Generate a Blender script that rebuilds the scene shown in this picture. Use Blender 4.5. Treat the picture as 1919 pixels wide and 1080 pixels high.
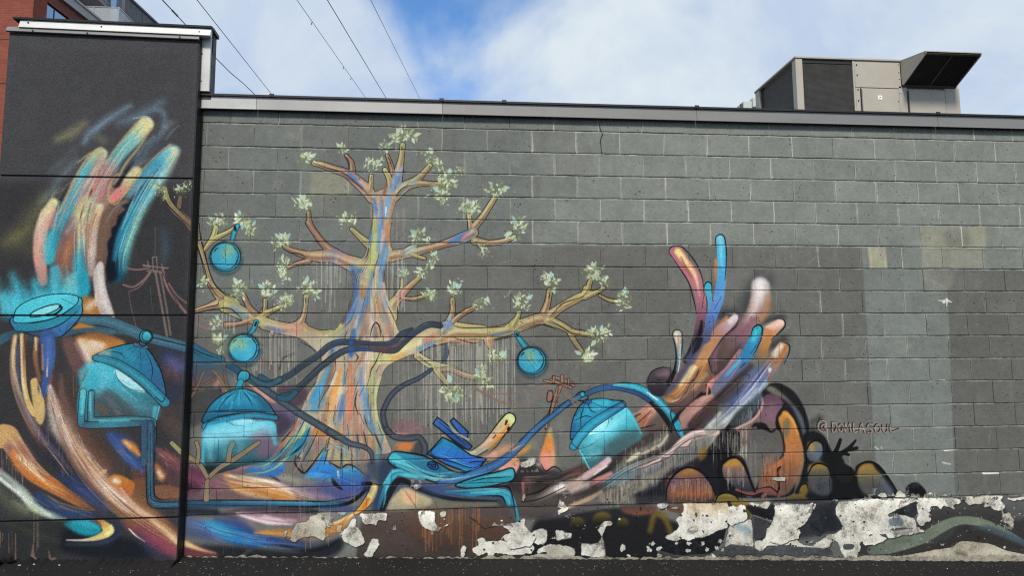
import bpy, bmesh, math, random
import numpy as np
from mathutils import Matrix, Vector
for o in list(bpy.data.objects): bpy.data.objects.remove(o)
CLOUD_SC, CLOUD_OFF, CLOUD_LO, CLOUD_HI, EXPO, PAINT = 3.2, (17.936, 32.25, .437), .30, .52, .2, .82
scene = bpy.context.scene
C = scene.collection
# ---------------- camera ----------------
CAM = (2.09755, -5.86934, 1.58621); YAW, PITCH, ROLL, FPX = .0878, .10315, -.00584, 1280.
cam = bpy.data.cameras.new('camera'); cam.sensor_width = 36; cam.lens = FPX / 1919 * 36; cam.clip_end = 2000; cam.clip_start = .05
co = bpy.data.objects.new('camera', cam); C.objects.link(co); scene.camera = co
co.matrix_world = Matrix.Translation(CAM) @ Matrix.Rotation(-YAW, 4, 'Z') @ Matrix.Rotation(math.pi/2 + PITCH, 4, 'X') @ Matrix.Rotation(ROLL, 4, 'Z')
# ---------------- sky and sun ----------------
SUN_EL, SUN_AZ = math.radians(46), math.radians(184)      # azimuth clockwise from +Y: sun behind the camera
world = bpy.data.worlds.new('World'); scene.world = world; world.use_nodes = True
nt = world.node_tree; nt.nodes.clear()
def WN(t, **k):
    n = nt.nodes.new(t)
    for a, b in k.items(): setattr(n, a, b)
    return n
def WM(op, a, b=None, c=None):
    n = WN('ShaderNodeMath', operation=op)
    for i, v in enumerate((a, b, c)):
        if v is None: continue
        if isinstance(v, (int, float)): n.inputs[i].default_value = v
        else: nt.links.new(v, n.inputs[i])
    return n.outputs[0]
sky = WN('ShaderNodeTexSky', sky_type='NISHITA', sun_disc=False, sun_elevation=SUN_EL, sun_rotation=SUN_AZ, air_density=1.0, dust_density=.15, ozone_density=3.0, altitude=300)
tc = WN('ShaderNodeTexCoord'); sp = WN('ShaderNodeSeparateXYZ'); nt.links.new(tc.outputs['Generated'], sp.inputs[0])
zc = WM('MAXIMUM', WM('ADD', sp.outputs[2], .55), .1)      # project directions on a cloud deck
cx = WM('DIVIDE', sp.outputs[0], zc); cy = WM('DIVIDE', sp.outputs[1], zc)
cb = WN('ShaderNodeCombineXYZ'); nt.links.new(cx, cb.inputs[0]); nt.links.new(cy, cb.inputs[1]); cb.inputs[2].default_value = 3.7
def noise(sc, det, ro, dist=0., off=0.):
    m = WN('ShaderNodeMapping'); m.inputs['Location'].default_value = off if isinstance(off, tuple) else (off, off*.7, 0); nt.links.new(cb.outputs[0], m.inputs[0])
    n = WN('ShaderNodeTexNoise'); n.inputs['Scale'].default_value = sc; n.inputs['Detail'].default_value = det; n.inputs['Roughness'].default_value = ro; n.inputs['Distortion'].default_value = dist
    nt.links.new(m.outputs[0], n.inputs[0]); return n.outputs[0]
n1 = noise(CLOUD_SC, 9, .52, .25, CLOUD_OFF); n2 = noise(3.0, 9, .6, .4, 11.)
cover = WN('ShaderNodeMapRange', interpolation_type='SMOOTHSTEP'); nt.links.new(n1, cover.inputs[0]); cover.inputs[1].default_value = CLOUD_LO; cover.inputs[2].default_value = CLOUD_HI
shade = WN('ShaderNodeMapRange'); nt.links.new(n2, shade.inputs[0]); shade.inputs[1].default_value = .36; shade.inputs[2].default_value = .62
cc = WN('ShaderNodeMix', data_type='RGBA'); nt.links.new(shade.outputs[0], cc.inputs[0]); cc.inputs[6].default_value = (3.8, 4.6, 5.9, 1); cc.inputs[7].default_value = (5.3, 5.9, 6.3, 1)
mx = WN('ShaderNodeMix', data_type='RGBA'); nt.links.new(cover.outputs[0], mx.inputs[0]); tint = WN('ShaderNodeMix', data_type='RGBA', blend_type='MULTIPLY'); tint.inputs[0].default_value = 1; nt.links.new(sky.outputs[0], tint.inputs[6]); tint.inputs[7].default_value = (.86, 1.2, 1.45, 1); nt.links.new(tint.outputs[2], mx.inputs[6]); nt.links.new(cc.outputs[2], mx.inputs[7])
bg = WN('ShaderNodeBackground'); bg.inputs[1].default_value = .12; nt.links.new(mx.outputs[2], bg.inputs[0])
wo = WN('ShaderNodeOutputWorld'); nt.links.new(bg.outputs[0], wo.inputs[0])
sl = bpy.data.lights.new('sun', 'SUN'); sl.energy = 3.3; sl.angle = math.radians(10); sl.color = (1, .93, .83)
so = bpy.data.objects.new('sun', sl); C.objects.link(so)
sd = Vector((math.sin(SUN_AZ)*math.cos(SUN_EL), math.cos(SUN_AZ)*math.cos(SUN_EL), math.sin(SUN_EL)))
so.rotation_euler = (-sd).to_track_quat('-Z', 'Y').to_euler(); so.location = (2, -20, 25)
vs = scene.view_settings; vs.view_transform = 'Standard'; vs.look = 'None'; vs.gamma = 1; vs.use_curve_mapping = False; vs.exposure = EXPO
scene.cycles.use_denoising = False
scene.cycles.filter_width = 1.15
# ---------- small airbrush painter: every mark is drawn by code into a canvas in wall metres ----------
def fractal(h, w, seed, octs):
    r = np.random.RandomState(seed); out = np.zeros((h, w), np.float32); amp = 1.; tot = 0.
    for o in range(octs):
        st = 2 ** (octs - o); gh, gw = h // st + 3, w // st + 3; g = r.rand(gh, gw).astype(np.float32)
        y = np.arange(h) / st; x = np.arange(w) / st; yi, xi = y.astype(int), x.astype(int); fy, fx = (y - yi)[:, None], (x - xi)[None, :]
        fy = fy*fy*(3-2*fy); fx = fx*fx*(3-2*fx)
        a = g[yi][:, xi]; b = g[yi][:, xi+1]; c = g[yi+1][:, xi]; d = g[yi+1][:, xi+1]
        out += amp * ((a*(1-fx)+b*fx)*(1-fy) + (c*(1-fx)+d*fx)*fy); tot += amp; amp *= .76
    out /= tot; lo, hi = np.percentile(out, (2, 98)); return np.clip((out - lo) / (hi - lo), 0, 1)
class Canvas:
    def __init__(s, w, h, mapper, scale, base):
        s.w, s.h, s.map, s.k = w, h, mapper, scale
        s.c = np.empty((h, w, 3), np.float32); s.c[:] = base
        s.m = np.zeros((h, w, 3), np.float32)
        s.clip = None
        r = np.random.RandomState(5)
        s.n = r.rand(h, w).astype(np.float32); s.f = fractal(h, w, 3, 6); s.f2 = fractal(h, w, 9, 5)
def hexc(h): return np.array([int(h[i:i+2], 16) / 255. for i in (0, 2, 4)], np.float32)
CV = None; OX = 0.; OY = 0.; SC = 1.
def R(x, y, s):
    global OX, OY, SC
    OX, OY, SC = x, y, s
def arr(p):
    a = np.array([float(t) for t in p.split()] if isinstance(p, str) else p, float).reshape(-1, 2)
    return a
def topx(a): return a / SC + (OX, OY)
def cat(a, closed=False, n=6):
    m = len(a)
    if m < 3 and not closed: return a
    if closed: e = np.vstack([a[-1:], a, a[:2]])
    else: e = np.vstack([2*a[0]-a[1], a, 2*a[-1]-a[-2]])
    out = []; t = np.linspace(0, 1, n, endpoint=False)[:, None]
    for i in range(len(e) - 3):
        p0, p1, p2, p3 = e[i:i+4]
        out.append(.5*((2*p1)+(p2-p0)*t+(2*p0-5*p1+4*p2-p3)*t*t+(3*p1-p0-3*p2+p3)*t**3))
    r = np.vstack(out)
    return r if closed else np.vstack([r, a[-1:]])
def box(m, r):
    r = int(round(r))
    if r < 1: return m
    for ax in (0, 1):
        p = [(0, 0), (0, 0)]; p[ax] = (r+1, r)
        c = np.cumsum(np.pad(m, p, mode='edge'), axis=ax)
        m = (c[2*r+1:] - c[:-2*r-1]) if ax == 0 else (c[:, 2*r+1:] - c[:, :-2*r-1])
        m = m / (2*r+1)
    return m
def comp(x0, y0, al, col, a, grain, layer=None):
    h, w = al.shape
    nz = CV.n[y0:y0+h, x0:x0+w]
    if grain: al = np.clip(al + (nz - .5) * grain * 1.6 * al * (1 - al), 0, 1)
    al = al * a
    if CV.clip is not None: al = al * CV.clip[y0:y0+h, x0:x0+w]
    al = al[..., None]
    if layer is None: t = CV.c[y0:y0+h, x0:x0+w]; t += (col - t) * al
    else: t = CV.m[y0:y0+h, x0:x0+w, layer:layer+1]; t += (col - t) * al
def kloc(q):
    c = q.mean(0); m = CV.map(np.array([c, c + (4, 0), c + (0, 4)])); return (np.hypot(*(m[1]-m[0])) + np.hypot(*(m[2]-m[0]))) / 8 * CV.k
def strokemask(p, w, soft):
    q0 = topx(p); k = kloc(q0) / SC; p = CV.map(q0)
    w = np.asarray(w, float) * k; soft = max(soft * k, .8); soft *= 1 + min(max(soft - 1.5, 0) / 2, .8)
    pad = w.max() + soft + 2
    x0 = max(int(p[:, 0].min() - pad), 0); x1 = min(int(p[:, 0].max() + pad) + 1, CV.w)
    y0 = max(int(p[:, 1].min() - pad), 0); y1 = min(int(p[:, 1].max() + pad) + 1, CV.h)
    if x1 <= x0 or y1 <= y0: return None
    D = np.full((y1-y0, x1-x0), 1e6, np.float32); T = np.zeros_like(D)
    n = len(p) - 1
    for i in range(n):
        a, b = p[i], p[i+1]; q = max(w[i], w[i+1]) + soft + 1
        u0 = max(int(min(a[0], b[0]) - q), x0); u1 = min(int(max(a[0], b[0]) + q) + 2, x1)
        v0 = max(int(min(a[1], b[1]) - q), y0); v1 = min(int(max(a[1], b[1]) + q) + 2, y1)
        if u1 <= u0 or v1 <= v0: continue
        X = np.arange(u0, u1)[None, :] + .5 - a[0]; Y = np.arange(v0, v1)[:, None] + .5 - a[1]
        d = b - a; L = d @ d + 1e-9
        t = np.clip((X*d[0] + Y*d[1]) / L, 0, 1)
        e = np.sqrt((X - t*d[0])**2 + (Y - t*d[1])**2) - (w[i] + (w[i+1]-w[i])*t)
        S_ = np.s_[v0-y0:v1-y0, u0-x0:u1-x0]
        c = e < D[S_]
        D[S_] = np.where(c, e, D[S_]); T[S_] = np.where(c, (i + t) / n, T[S_])
    return x0, y0, np.clip(.5 - D / soft, 0, 1), T
def S(p, w, col, soft=1.5, a=1., g=.5, layer=None, sm=True):
    """tapered stroke; w radius or list of radii, col hex or list of hex along the path"""
    p = arr(p); m = len(p)
    w = np.array(w if isinstance(w, (list, tuple)) else [w, w], float)
    q = cat(p) if sm else p
    ww = np.interp(np.linspace(0, 1, len(q)), np.linspace(0, 1, len(w)), w)
    r = strokemask(q, ww, soft)
    if r is None: return
    x0, y0, al, T = r
    al = al * al * (3 - 2 * al)
    if layer is not None: C = np.float32(col)
    elif isinstance(col, (list, tuple)):
        cs = np.array([hexc(c) for c in col]); ts = np.linspace(0, 1, len(cs))
        C = np.stack([np.interp(T, ts, cs[:, i]) for i in range(3)], -1)
    else: C = hexc(col)
    comp(x0, y0, al, C, a, g, layer)
def polymask(p, soft, jag=0):
    q0 = topx(p); k = kloc(q0) / SC; p = CV.map(q0); soft *= k
    pad = soft * 2 + 3
    x0 = max(int(p[:, 0].min() - pad), 0); x1 = min(int(p[:, 0].max() + pad) + 1, CV.w)
    y0 = max(int(p[:, 1].min() - pad), 0); y1 = min(int(p[:, 1].max() + pad) + 1, CV.h)
    if x1 <= x0 or y1 <= y0: return None
    H, W = (y1-y0)*2, (x1-x0)*2
    m = np.zeros((H, W), bool)
    xs = x0 + (np.arange(W) + .5) / 2
    for i in range(len(p)):
        a, b = p[i-1], p[i]
        if a[1] == b[1]: continue
        lo, hi = (a, b) if a[1] < b[1] else (b, a)
        r0 = max(int(np.ceil((lo[1]-y0)*2 - .5)), 0); r1 = min(int(np.ceil((hi[1]-y0)*2 - .5)), H)
        if r1 <= r0: continue
        ys = y0 + (np.arange(r0, r1) + .5) / 2
        xi = lo[0] + (ys - lo[1]) * (hi[0]-lo[0]) / (hi[1]-lo[1])
        m[r0:r1] ^= xs[None, :] > xi[:, None]
    f = m.reshape(H//2, 2, W//2, 2).mean((1, 3), dtype=np.float32)
    for _ in range(2):
        f = box(f, soft * .5)
    return x0, y0, f
def P(p, col, soft=1., a=1., sm=True, g=.5, layer=None, ang=None):
    """filled outline; col hex or [top, ..., bottom] gradient, ang = direction vector of the gradient"""
    p = arr(p); q = cat(p, True, 5) if sm else p
    r = polymask(q, soft)
    if r is None: return
    x0, y0, al = r
    if layer is not None: C = np.float32(col)
    elif isinstance(col, (list, tuple)):
        h, w = al.shape; d = np.array(ang or (0, 1), float); d /= np.hypot(*d)
        pm = CV.map(topx(q)) @ d
        t = ((np.arange(w)[None, :] + x0) * d[0] + (np.arange(h)[:, None] + y0) * d[1] - pm.min()) / (np.ptp(pm) + 1e-6)
        cs = np.array([hexc(c) for c in col]); ts = np.linspace(0, 1, len(cs))
        C = np.stack([np.interp(t, ts, cs[:, i]) for i in range(3)], -1)
    else: C = hexc(col)
    comp(x0, y0, al, C, a, g, layer)
def ramp(t, *cs):
    cs = np.array([hexc(c) for c in cs]); return np.stack([np.interp(t, np.linspace(0, 1, len(cs)), cs[:, i]) for i in range(3)], -1)
def NP(p, cols, soft=5., rg=1.2, a=1., layer=None, sm=False, shadow=False):
    """patch with a ragged, flaked outline and mottled filling taken from fractal noise"""
    p = arr(p); r = polymask(cat(p, True, 4) if sm else p, soft)
    if r is None: return
    x0, y0, f = r; h, w = f.shape; N = CV.f[y0:y0+h, x0:x0+w]; M = CV.f2[y0:y0+h, x0:x0+w]
    al = np.clip((f - .5 + (N - .5) * rg * .55) * 5 + .5, 0, 1)
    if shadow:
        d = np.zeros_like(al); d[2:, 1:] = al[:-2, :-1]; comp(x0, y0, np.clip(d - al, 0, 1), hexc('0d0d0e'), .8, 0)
    C_ = ramp(np.clip(M*.75 + (CV.n[y0:y0+h, x0:x0+w]-.5)*.35 + .12, 0, 1), *cols)
    comp(x0, y0, al, C_, a, 0)
    if layer is not None: comp(x0, y0, al, np.float32(1.), 1., 0, layer)
def clip(p=None, soft=1., sm=True):
    CV.clip = None
    if p is None: return
    p = arr(p); r = polymask(cat(p, True, 5) if sm else p, soft)
    m = np.zeros((CV.h, CV.w), np.float32)
    if r: x0, y0, f = r; m[y0:y0+f.shape[0], x0:x0+f.shape[1]] = f
    CV.clip = m
def K(p, w=3., a=.9, col='14171c', soft=2.):
    """black ink line, thin at both ends"""
    S(p, [w*.35, w, w, w*.4], col, soft, a, .3)
def PK(p, col, w=3., soft=1., ink='14171c', sm=True, a=1., ang=None):
    """filled outline with an ink contour"""
    P(p, col, soft, a, sm, ang=ang); q = arr(p)
    S(np.vstack([cat(q, True, 5) if sm else q, q[:1]]), w, ink, 2., .9, .3, sm=False)
def ell(cx, cy, rx, ry, rot=0, n=18):
    t = np.linspace(0, 2*np.pi, n, endpoint=False); c, s = np.cos(np.radians(rot)), np.sin(np.radians(rot))
    x, y = rx*np.cos(t), ry*np.sin(t)
    return np.stack([cx + c*x - s*y, cy + s*x + c*y], 1)
def tube(p, r, col, hi=None, ink=3., inkcol='14171c'):
    """hose or pipe: ink contour, body, lighter streak"""
    rr = np.atleast_1d(np.array(r, float))
    S(p, list(rr + ink) if len(rr) > 1 else float(rr[0] + ink), inkcol, 2., .9, .3)
    S(p, list(rr) if len(rr) > 1 else float(rr[0]), col, 2.)
    if hi: S(p, list(rr*.35) if len(rr) > 1 else float(rr[0]*.35), hi, float(rr.mean()*.6), .7)
def drips(x0, x1, y, ylen, n, col, seed, a=.5, w=.5, jit=6):
    """paint runs, given in photograph pixels"""
    r = np.random.RandomState(seed); o = (OX, OY, SC); R(0, 0, 1)
    for i in range(n):
        x = r.uniform(x0, x1); f = (x-x0)/(x1-x0+1e-6)
        yy = (y[0] + (y[1]-y[0])*f if isinstance(y, (list, tuple)) else y) + r.uniform(-jit, jit)
        L = ylen * r.uniform(.25, 1)
        S([x, yy, x+r.uniform(-.8, .8), yy+L*.5, x+r.uniform(-1, 1), yy+L], [w*r.uniform(.6, 1.5), w*.8, w*1.3], col, 1.1, min(1, a*r.uniform(.45, 1.4)), .6)
    R(*o)
def wisps(p, wd, n, pal, seed, a=.55, th=3.):
    """many thin overlapping strokes that follow one sweep of the arm"""
    r = np.random.RandomState(seed); q = cat(arr(p), n=8); t = np.gradient(q, axis=0); t /= np.hypot(t[:, 0], t[:, 1])[:, None] + 1e-9; nr = np.stack([-t[:, 1], t[:, 0]], 1); m = len(q)
    for i in range(n):
        i0 = r.randint(0, max(1, int(m*.7))); i1 = min(m, i0 + r.randint(max(4, m//6), max(6, m//2))); o = r.normal(0, .45)*wd; o2 = o + r.normal(0, .15)*wd
        s = q[i0:i1] + nr[i0:i1]*np.linspace(o, o2, i1-i0)[:, None]
        if len(s) < 3: continue
        w = th*r.uniform(.5, 1.8); S(s, [w*.2, w, w*.9, w*.2], pal[r.randint(len(pal))], th*r.uniform(1, 3.5), a*r.uniform(.4, 1.3), .8, sm=False)
def leaf(x, y, dx, dy, wd, col, a=.95):
    nx, ny = -dy*wd, dx*wd
    P([x, y, x+dx*.35+nx, y+dy*.35+ny, x+dx*.7+nx*.7, y+dy*.7+ny*.7, x+dx, y+dy, x+dx*.7-nx*.7, y+dy*.7-ny*.7, x+dx*.35-nx, y+dy*.35-ny], col, .4, a, g=.2)
def leaves(x, y, r, seed, n=26, big=2):
    """cluster of sprayed leaves, photograph pixels"""
    q = np.random.RandomState(seed); o = (OX, OY, SC); R(0, 0, 1)
    for i in range(3): S([x+q.uniform(-.4, .4)*r, y+q.uniform(-.3, .3)*r, x+q.uniform(-.4, .4)*r, y+q.uniform(-.3, .3)*r], r*.4, '7c8660', r*.8, .22, 1.)
    cs = ['a9b884', '93a470', 'c6d2a6', 'dde5c6', 'b4c096', '84946a', 'e8eddc', 'd0dab4', 'dfe6cc', 'bcc8a0']
    sx, sy = q.uniform(.35, .75), q.uniform(.3, .6); lob = [(q.uniform(-sx, sx)*r, q.uniform(-sy, sy)*r) for _ in range(4)]; up = q.uniform(-2.6, -.5); fan = q.rand() < .4; ls = q.uniform(.8, 1.35)
    for i in range(n):
        lx, ly = lob[i % 4]; cx, cy = x + lx + q.normal(0, .24)*r, y + ly + q.normal(0, .22)*r
        an = (up + q.uniform(-1.2, 1.2)) if fan else np.arctan2(cy-y, cx-x) + q.uniform(-1.5, 1.5); L = q.uniform(.2, .5) * r * ls
        leaf(cx, cy, L*np.cos(an), L*np.sin(an)-1, q.uniform(.15, .27), cs[q.randint(10)], q.uniform(.7, 1))
    for i in range(int(r*1.2)):
        lx, ly = lob[i % 4]; cx, cy = x + lx + q.normal(0, .4)*r, y + ly + q.normal(0, .36)*r
        S([cx, cy, cx+q.uniform(-2, 2), cy+q.uniform(-2, 2)], q.uniform(.4, .9), cs[q.randint(8)], .8, .8)
    for i in range(big):
        an = q.uniform(-2.6, -.5) if i == 0 else q.uniform(0, 6.28); L = r*q.uniform(.5, .75)
        leaf(x+r*.5*np.cos(an), y+r*.45*np.sin(an), L*np.cos(an), L*np.sin(an), .27, ['b2d4c6', 'a0c8ba', 'c4dabe'][q.randint(3)], .9)
    R(*o)
def paint_ground():
    # rolled-on grey fields of the block wall
    R(0, 0, 1)
    P('330 170 1060 170 1060 1100 300 1100', '747873', 10, 1, False)
    P('1000 170 2300 170 2300 470 1613 464 1000 462', '7e827c', 60, 1, False)
    P('1080 170 2300 170 2300 470 1613 464 1000 460 1002 418 1040 416 1042 377 1080 376 1082 335 1120 333', '868b84', 4, .95, False)
    P('940 462 1613 462 1645 1000 300 1000 300 640 700 520', '6b6b66', 22, .85, False)
    P('1000 463 1614 465 1624 700 1000 700', '6b6b66', 2, .9, False)
    P('1614 462 1740 462 1742 520 1776 540 1790 930 1645 930', '7b817b', 2.5, 1, False)
    P('1776 548 1782 505 2300 505 2300 960 1800 960', '686863', 2., 1, False)
    P('1782 470 2300 466 2300 508 1782 506', '7e847e', 3, .95, False)
    P('1822 508 1900 508 1900 512 1824 514', '686863', 2, .8, False)
    # bare blocks where the paint was scrubbed
    P('1726 424 1846 424 1848 466 1728 464', 'a09f8a', 3, .9, False); P('1770 430 1812 430 1815 460 1774 462', '7f8076', 8, .7); P('1728 466 1842 468 1845 502 1726 502', '989988', 4, .85, False)
    P('1625 463 1660 463 1662 503 1630 503', 'a8a68a', 2, .9, False); S('1630 465 1632 502', 2.5, 'b6b294', 2, .7); S('1656 465 1660 502', 2.5, 'b6b294', 2, .7)
    P('1728 506 1782 508 1776 545 1740 544', '8a8c7e', 6, .6)
    P('583 322 660 322 662 366 580 364', '918f7a', 5, .8, False); P('580 366 672 370 670 408 586 408', '7e7e72', 7, .5, False)
    for q, r in (('545 253', 6), ('470 244', 3), ('1150 300', 9), ('1660 290', 8), ('1880 330', 9), ('900 290', 6), ('1330 250', 8), ('520 345', 9)): S(q+' '+q.split()[0]+' '+str(float(q.split()[1])+2), r, '9a9a8e', r, .35, 1)
    rr = np.random.RandomState(2)
    for i in range(70):   # faint rolled patches, cooler or warmer
        x, y = rr.uniform(380, 1900), rr.uniform(230, 900); w, h = rr.uniform(20, 60), rr.uniform(14, 40)
        P([x, y, x+w, y, x+w, y+h, x, y+h], ['8c928c', '6a6b68', '80807a', '626460'][i % 4], 7, rr.uniform(.06, .2), False)
    for i in range(260):   # pinholes and scuffs of bare block
        x, y = rr.uniform(380, 1910), rr.uniform(215, 905)
        S([x, y, x+rr.uniform(-2, 2), y+rr.uniform(-1, 1)], rr.uniform(.4, 1.1), ['a6a79c', '8f9088', '33332f', '2f302e'][i % 4], .8, .7)
    # pale mortar smears along the joints of the upper rows: mask layer 1
    P('1000 180 2200 180 2200 520 1000 470', 1., 6, .95, False, layer=1); P('360 180 1060 180 1060 470 340 470', 1., 20, .75, False, layer=1)
    P('1600 460 2200 460 2200 960 1600 960', 1., 6, .75, False, layer=1); P('1100 460 1620 460 1620 760 1100 760', 1., 30, .4, False, layer=1)
    P('340 460 1100 460 1100 960 340 960', 1., 30, .18, False, layer=1)
    S('1122 229 1124 240 1129 252 1125 262 1126 275 1128 293', [.7, 1., .8, .6], '1c1c1b', .8, .9, sm=False); S('1160 237 1161 290', .8, 'a9a99c', .8, .7); S('1768 566 1774 562', 3, 'e8e6de', 1.5); S('1757 563 1775 564 1783 566', [.6, 1.6, .8], 'eceae2', 1); S('1774 562 1774 573', [1.6, .8], 'eceae2', 1)
    S('1733 714 1770 712', [.5, 1.5, .6], 'e4e2d8', 1); S('1770 845 1795 842', [1, 2, .8], 'e8e5da', 1); S('1843 887 1872 887', [2, 2, 1], 'e8e5da', 1); S('1775 825 1793 821', [.4, 1.2, .4], 'a9aaa2', 1, .8)
    for q in ('1640 838 1645 842', '1651 838 1652 840', '1766 867 1780 870'): S(q, 1.6, 'c9c8bf', 1.2, .8)
def paint_tree():
    R(340, 580, 4.5)
    # soft colour behind: navy / plum / pink in the lower left
    R(340, 580, 4.5)
    S('30 560 90 640 40 720', [40, 60, 40], '7d4052', 80, .7, 1); S('100 560 250 540 340 620', [50, 60, 40], '3b4658', 80, .6, 1); S('0 480 60 520', [40, 40], '46549a', 60, .6, 1)
    P('30 760 160 680 330 640 420 690 280 790 200 940 40 980', '35373a', 40, .7); S('290 640 330 600 370 680', [20, 30, 20], 'b58a7c', 26, .8, 1)
    P('530 600 640 640 960 880 830 1080 700 960 660 820', '5a4c5c', 40, .7); P('800 680 900 640 1060 680 1020 800 900 820', '4d3a48', 30, .8)
    P('560 620 620 640 800 760 760 790 640 700', 'd9a08c', 20, .85); P('760 780 960 900 900 960 800 860', '6a6488', 36, .7); P('820 850 940 960 800 1080 800 920', '3c3448', 40, .8)
    S('330 400 360 640', [12, 14], '6d5c50', 10, .8); S('780 250 830 360 820 500', [10, 16, 14], '6b6460', 12, .8); S('640 400 720 450 800 520', [16, 18, 14], '6f6058', 12, .8); S('830 500 860 410 950 370', [10, 8, 6], '3f4447', 6, .8); K('830 440 870 400 920 400 955 360', 3, .6)
    for q in ('60 50 130 120 230 160 330 160', '90 40 180 85 300 105 420 100', '70 70 150 140 260 175'): S(q, 6, '96706a', 5, .9)
    # twiggy sketches beside the lamp
    for q, c in (('80 540 95 620 70 700', '6e5f56'), ('190 520 140 640 80 740 40 790', '7d6a5c'), ('260 510 310 560 360 640 380 690', '8a7058'), ('160 640 220 620 280 590', '7a5c4c'), ('360 440 370 560 385 660', '756254')):
        tube(q, [9, 11, 14], c, None, 2)
    # ------- limbs: ink first, then colour -------
    B = []
    def b(org, p, w, c): B.append((org, p, w, c))
    F_, J_, I_, K_, L_, M_, G_ = (340, 380, 4.5), (500, 420, 4.5), (520, 220, 4.5), (540, 600, 4.5), (820, 320, 4.1526), (820, 540, 4.1526), (340, 580, 4.5)
    t1, t2, t3 = 'a89c6c', '8f735c', 'b39a72'
    # far-left limb
    b(F_, '-40 60 40 140 90 210', [16, 20, 22], '96826a')
    b(F_, '125 185 140 300 180 440 210 570 250 690 330 790 430 860', [22, 22, 20, 18, 24, 40, 60], ['b3a27a', 'a8966e', 'a08f6c', 'a59672', 'a08e68', 'a39a66', 'a39b68'])
    b(F_, '290 210 270 280 220 360 185 410', [20, 22, 18, 12], ['c3c084', 'b0b070', 'a8a06c', '9c8c64'])
    b(F_, '480 190 400 240 300 290 240 330', [16, 16, 20, 20], ['9c8666', 'a89c6a', 'b2b070', 'aaa86a'])
    b(F_, '120 910 220 880 330 850', [18, 24, 50], ['b8896e', 'b08a6c', 'a08a68'])
    b(F_, '230 690 290 760 340 800', [10, 20, 20], '8a6c58')
    b(F_, '380 870 470 910 600 970 760 1030 900 1060 1010 1060', [60, 56, 50, 44, 46, 60], ['a8a468', '9aa08c', 'a69a6a', 'ada068', 'b0947a', 'b8907a'])
    b(F_, '530 790 570 880 620 940', [20, 22, 30], ['8a6a58', '8f6e5a', '96846a'])
    b(F_, '705 820 705 880 680 940', [15, 16, 26], ['a8a068', '8f7f60', 'a08f68'])
    b(F_, '860 865 780 900 690 940', [16, 18, 30], ['98905c', 'a49c64', 'aaa06c'])
    b(F_, '1050 790 1045 880 1020 980 960 1060', [20, 16, 22, 50], ['aca06c', '9c8c64', 'b09270', 'b8907a'])
    b(G_, '700 130 850 160 1000 180 1150 240 1260 240', [40, 46, 60, 66, 70], ['9c9c78', 'b88f78', 'c09678', 'b3a070', 'b0a46c'])
    b(G_, '765 190 770 210', [16, 8], 'b98c78'); b(G_, '380 130 480 120 580 90', [26, 16, 20], ['8a6a5c', '9c7466', 'a88a70'])
    # mid-left limb
    b(I_, '262 800 270 880 310 960 360 1040', [16, 20, 20, 22], ['8f7058', '8a6858', '8a6858', '8a6858'])
    b(J_, '350 -10 420 90 500 190 600 260', [22, 24, 30, 40], ['8a6858', '866252', '8f6c60', '9c8078'])
    b(J_, '150 190 220 225 340 260 450 270 560 270 660 310 760 350', [16, 20, 34, 50, 56, 56, 70], ['94705c', '94705c', '9c7660', 'b08a70', '8a86a0', 'c09484', 'b8a484'])
    b(J_, '180 365 250 335 350 310', [12, 16, 24], ['a07c68', '946c58', '9c7660'])
    b(J_, '715 40 780 100 860 170', [16, 22, 34], ['a89c68', 'a8a468', '98a070'])
    # top crown
    b(I_, '310 385 380 400 460 430 580 470 660 530 750 610 800 680', [20, 26, 30, 36, 44, 50, 44], ['a8a068', '9c8a64', '98765c', '8a7078', '9a8074', 'a89078', 'a89078'])
    b(I_, '580 320 620 380 630 450', [14, 22, 26], ['8c6a54', '8c6c58', '8c705c'])
    b(I_, '790 490 785 560 780 610', [14, 18, 24], ['a4a068', 'a08c64', 'a08c6c'])
    b(I_, '1055 230 1045 330 1025 430 1000 540 940 680', [20, 20, 32, 46, 60], ['a8ac68', 'a4946c', 'a89484', '7c94b4', '8a94a8'])
    b(I_, '925 320 955 400 970 470', [14, 18, 20], ['9c7a5c', '96745c', '8f7060'])
    b(I_, '905 440 940 510 950 580', [18, 22, 26], ['b8b47c', 'a8a06c', '9c8a68'])
    b(I_, '1285 405 1220 480 1150 540 1060 590 980 660', [18, 22, 32, 44, 50], ['a49a68', 'a08e68', 'a09a78', '98a098', '98886c'])
    b(I_, '1400 560 1300 560 1200 555 1120 570', [20, 18, 26, 30], ['a0906a', '98825e', '9c8c64', 'a09478']); b(I_, '1385 625 1350 590 1310 565', [8, 14, 18], '9c8660')
    # right mid limb
    b(L_, '455 190 400 280 340 370 270 450', [18, 20, 24, 30], ['b0a474', 'a4966c', '9c8a68', '98866c'])
    b(L_, '245 350 250 400 255 440', [16, 14, 20], ['bcb078', 'a89c6c', '9c8a70'])
    b(L_, '600 510 520 545 400 560 290 545', [14, 20, 20, 30], ['b0a478', 'a08c68', 'a07c60', 'a0906c'])
    b(L_, '280 480 200 520 80 560 0 580', [36, 40, 30, 20], ['a0907c', '8498b8', '98766c', '946c58']); b(L_, '335 590 325 570', [14, 18], '9c9468')
    b(J_, '1640 110 1500 170 1380 200 1260 230 1150 250 1040 270', [24, 26, 30, 34, 40, 50], ['94705c', '94705c', '94705c', 'a0a08c', 'b0a07c', 'a8885c'])
    b(J_, '1330 290 1260 270 1180 240', [14, 16, 20], ['9c8860', 'a0945c', '98a084']); b(J_, '1260 180 1210 200 1150 240', [12, 20, 26], ['a08c74', '9cb0b0', 'a0947c'])
    # right small limb
    b(J_, '1300 440 1220 510 1140 590 1060 680 1040 780', [16, 22, 30, 44, 60], ['a8a060', 'a89468', 'cc7c6c', 'a8a060', 'b09c70'])
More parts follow.
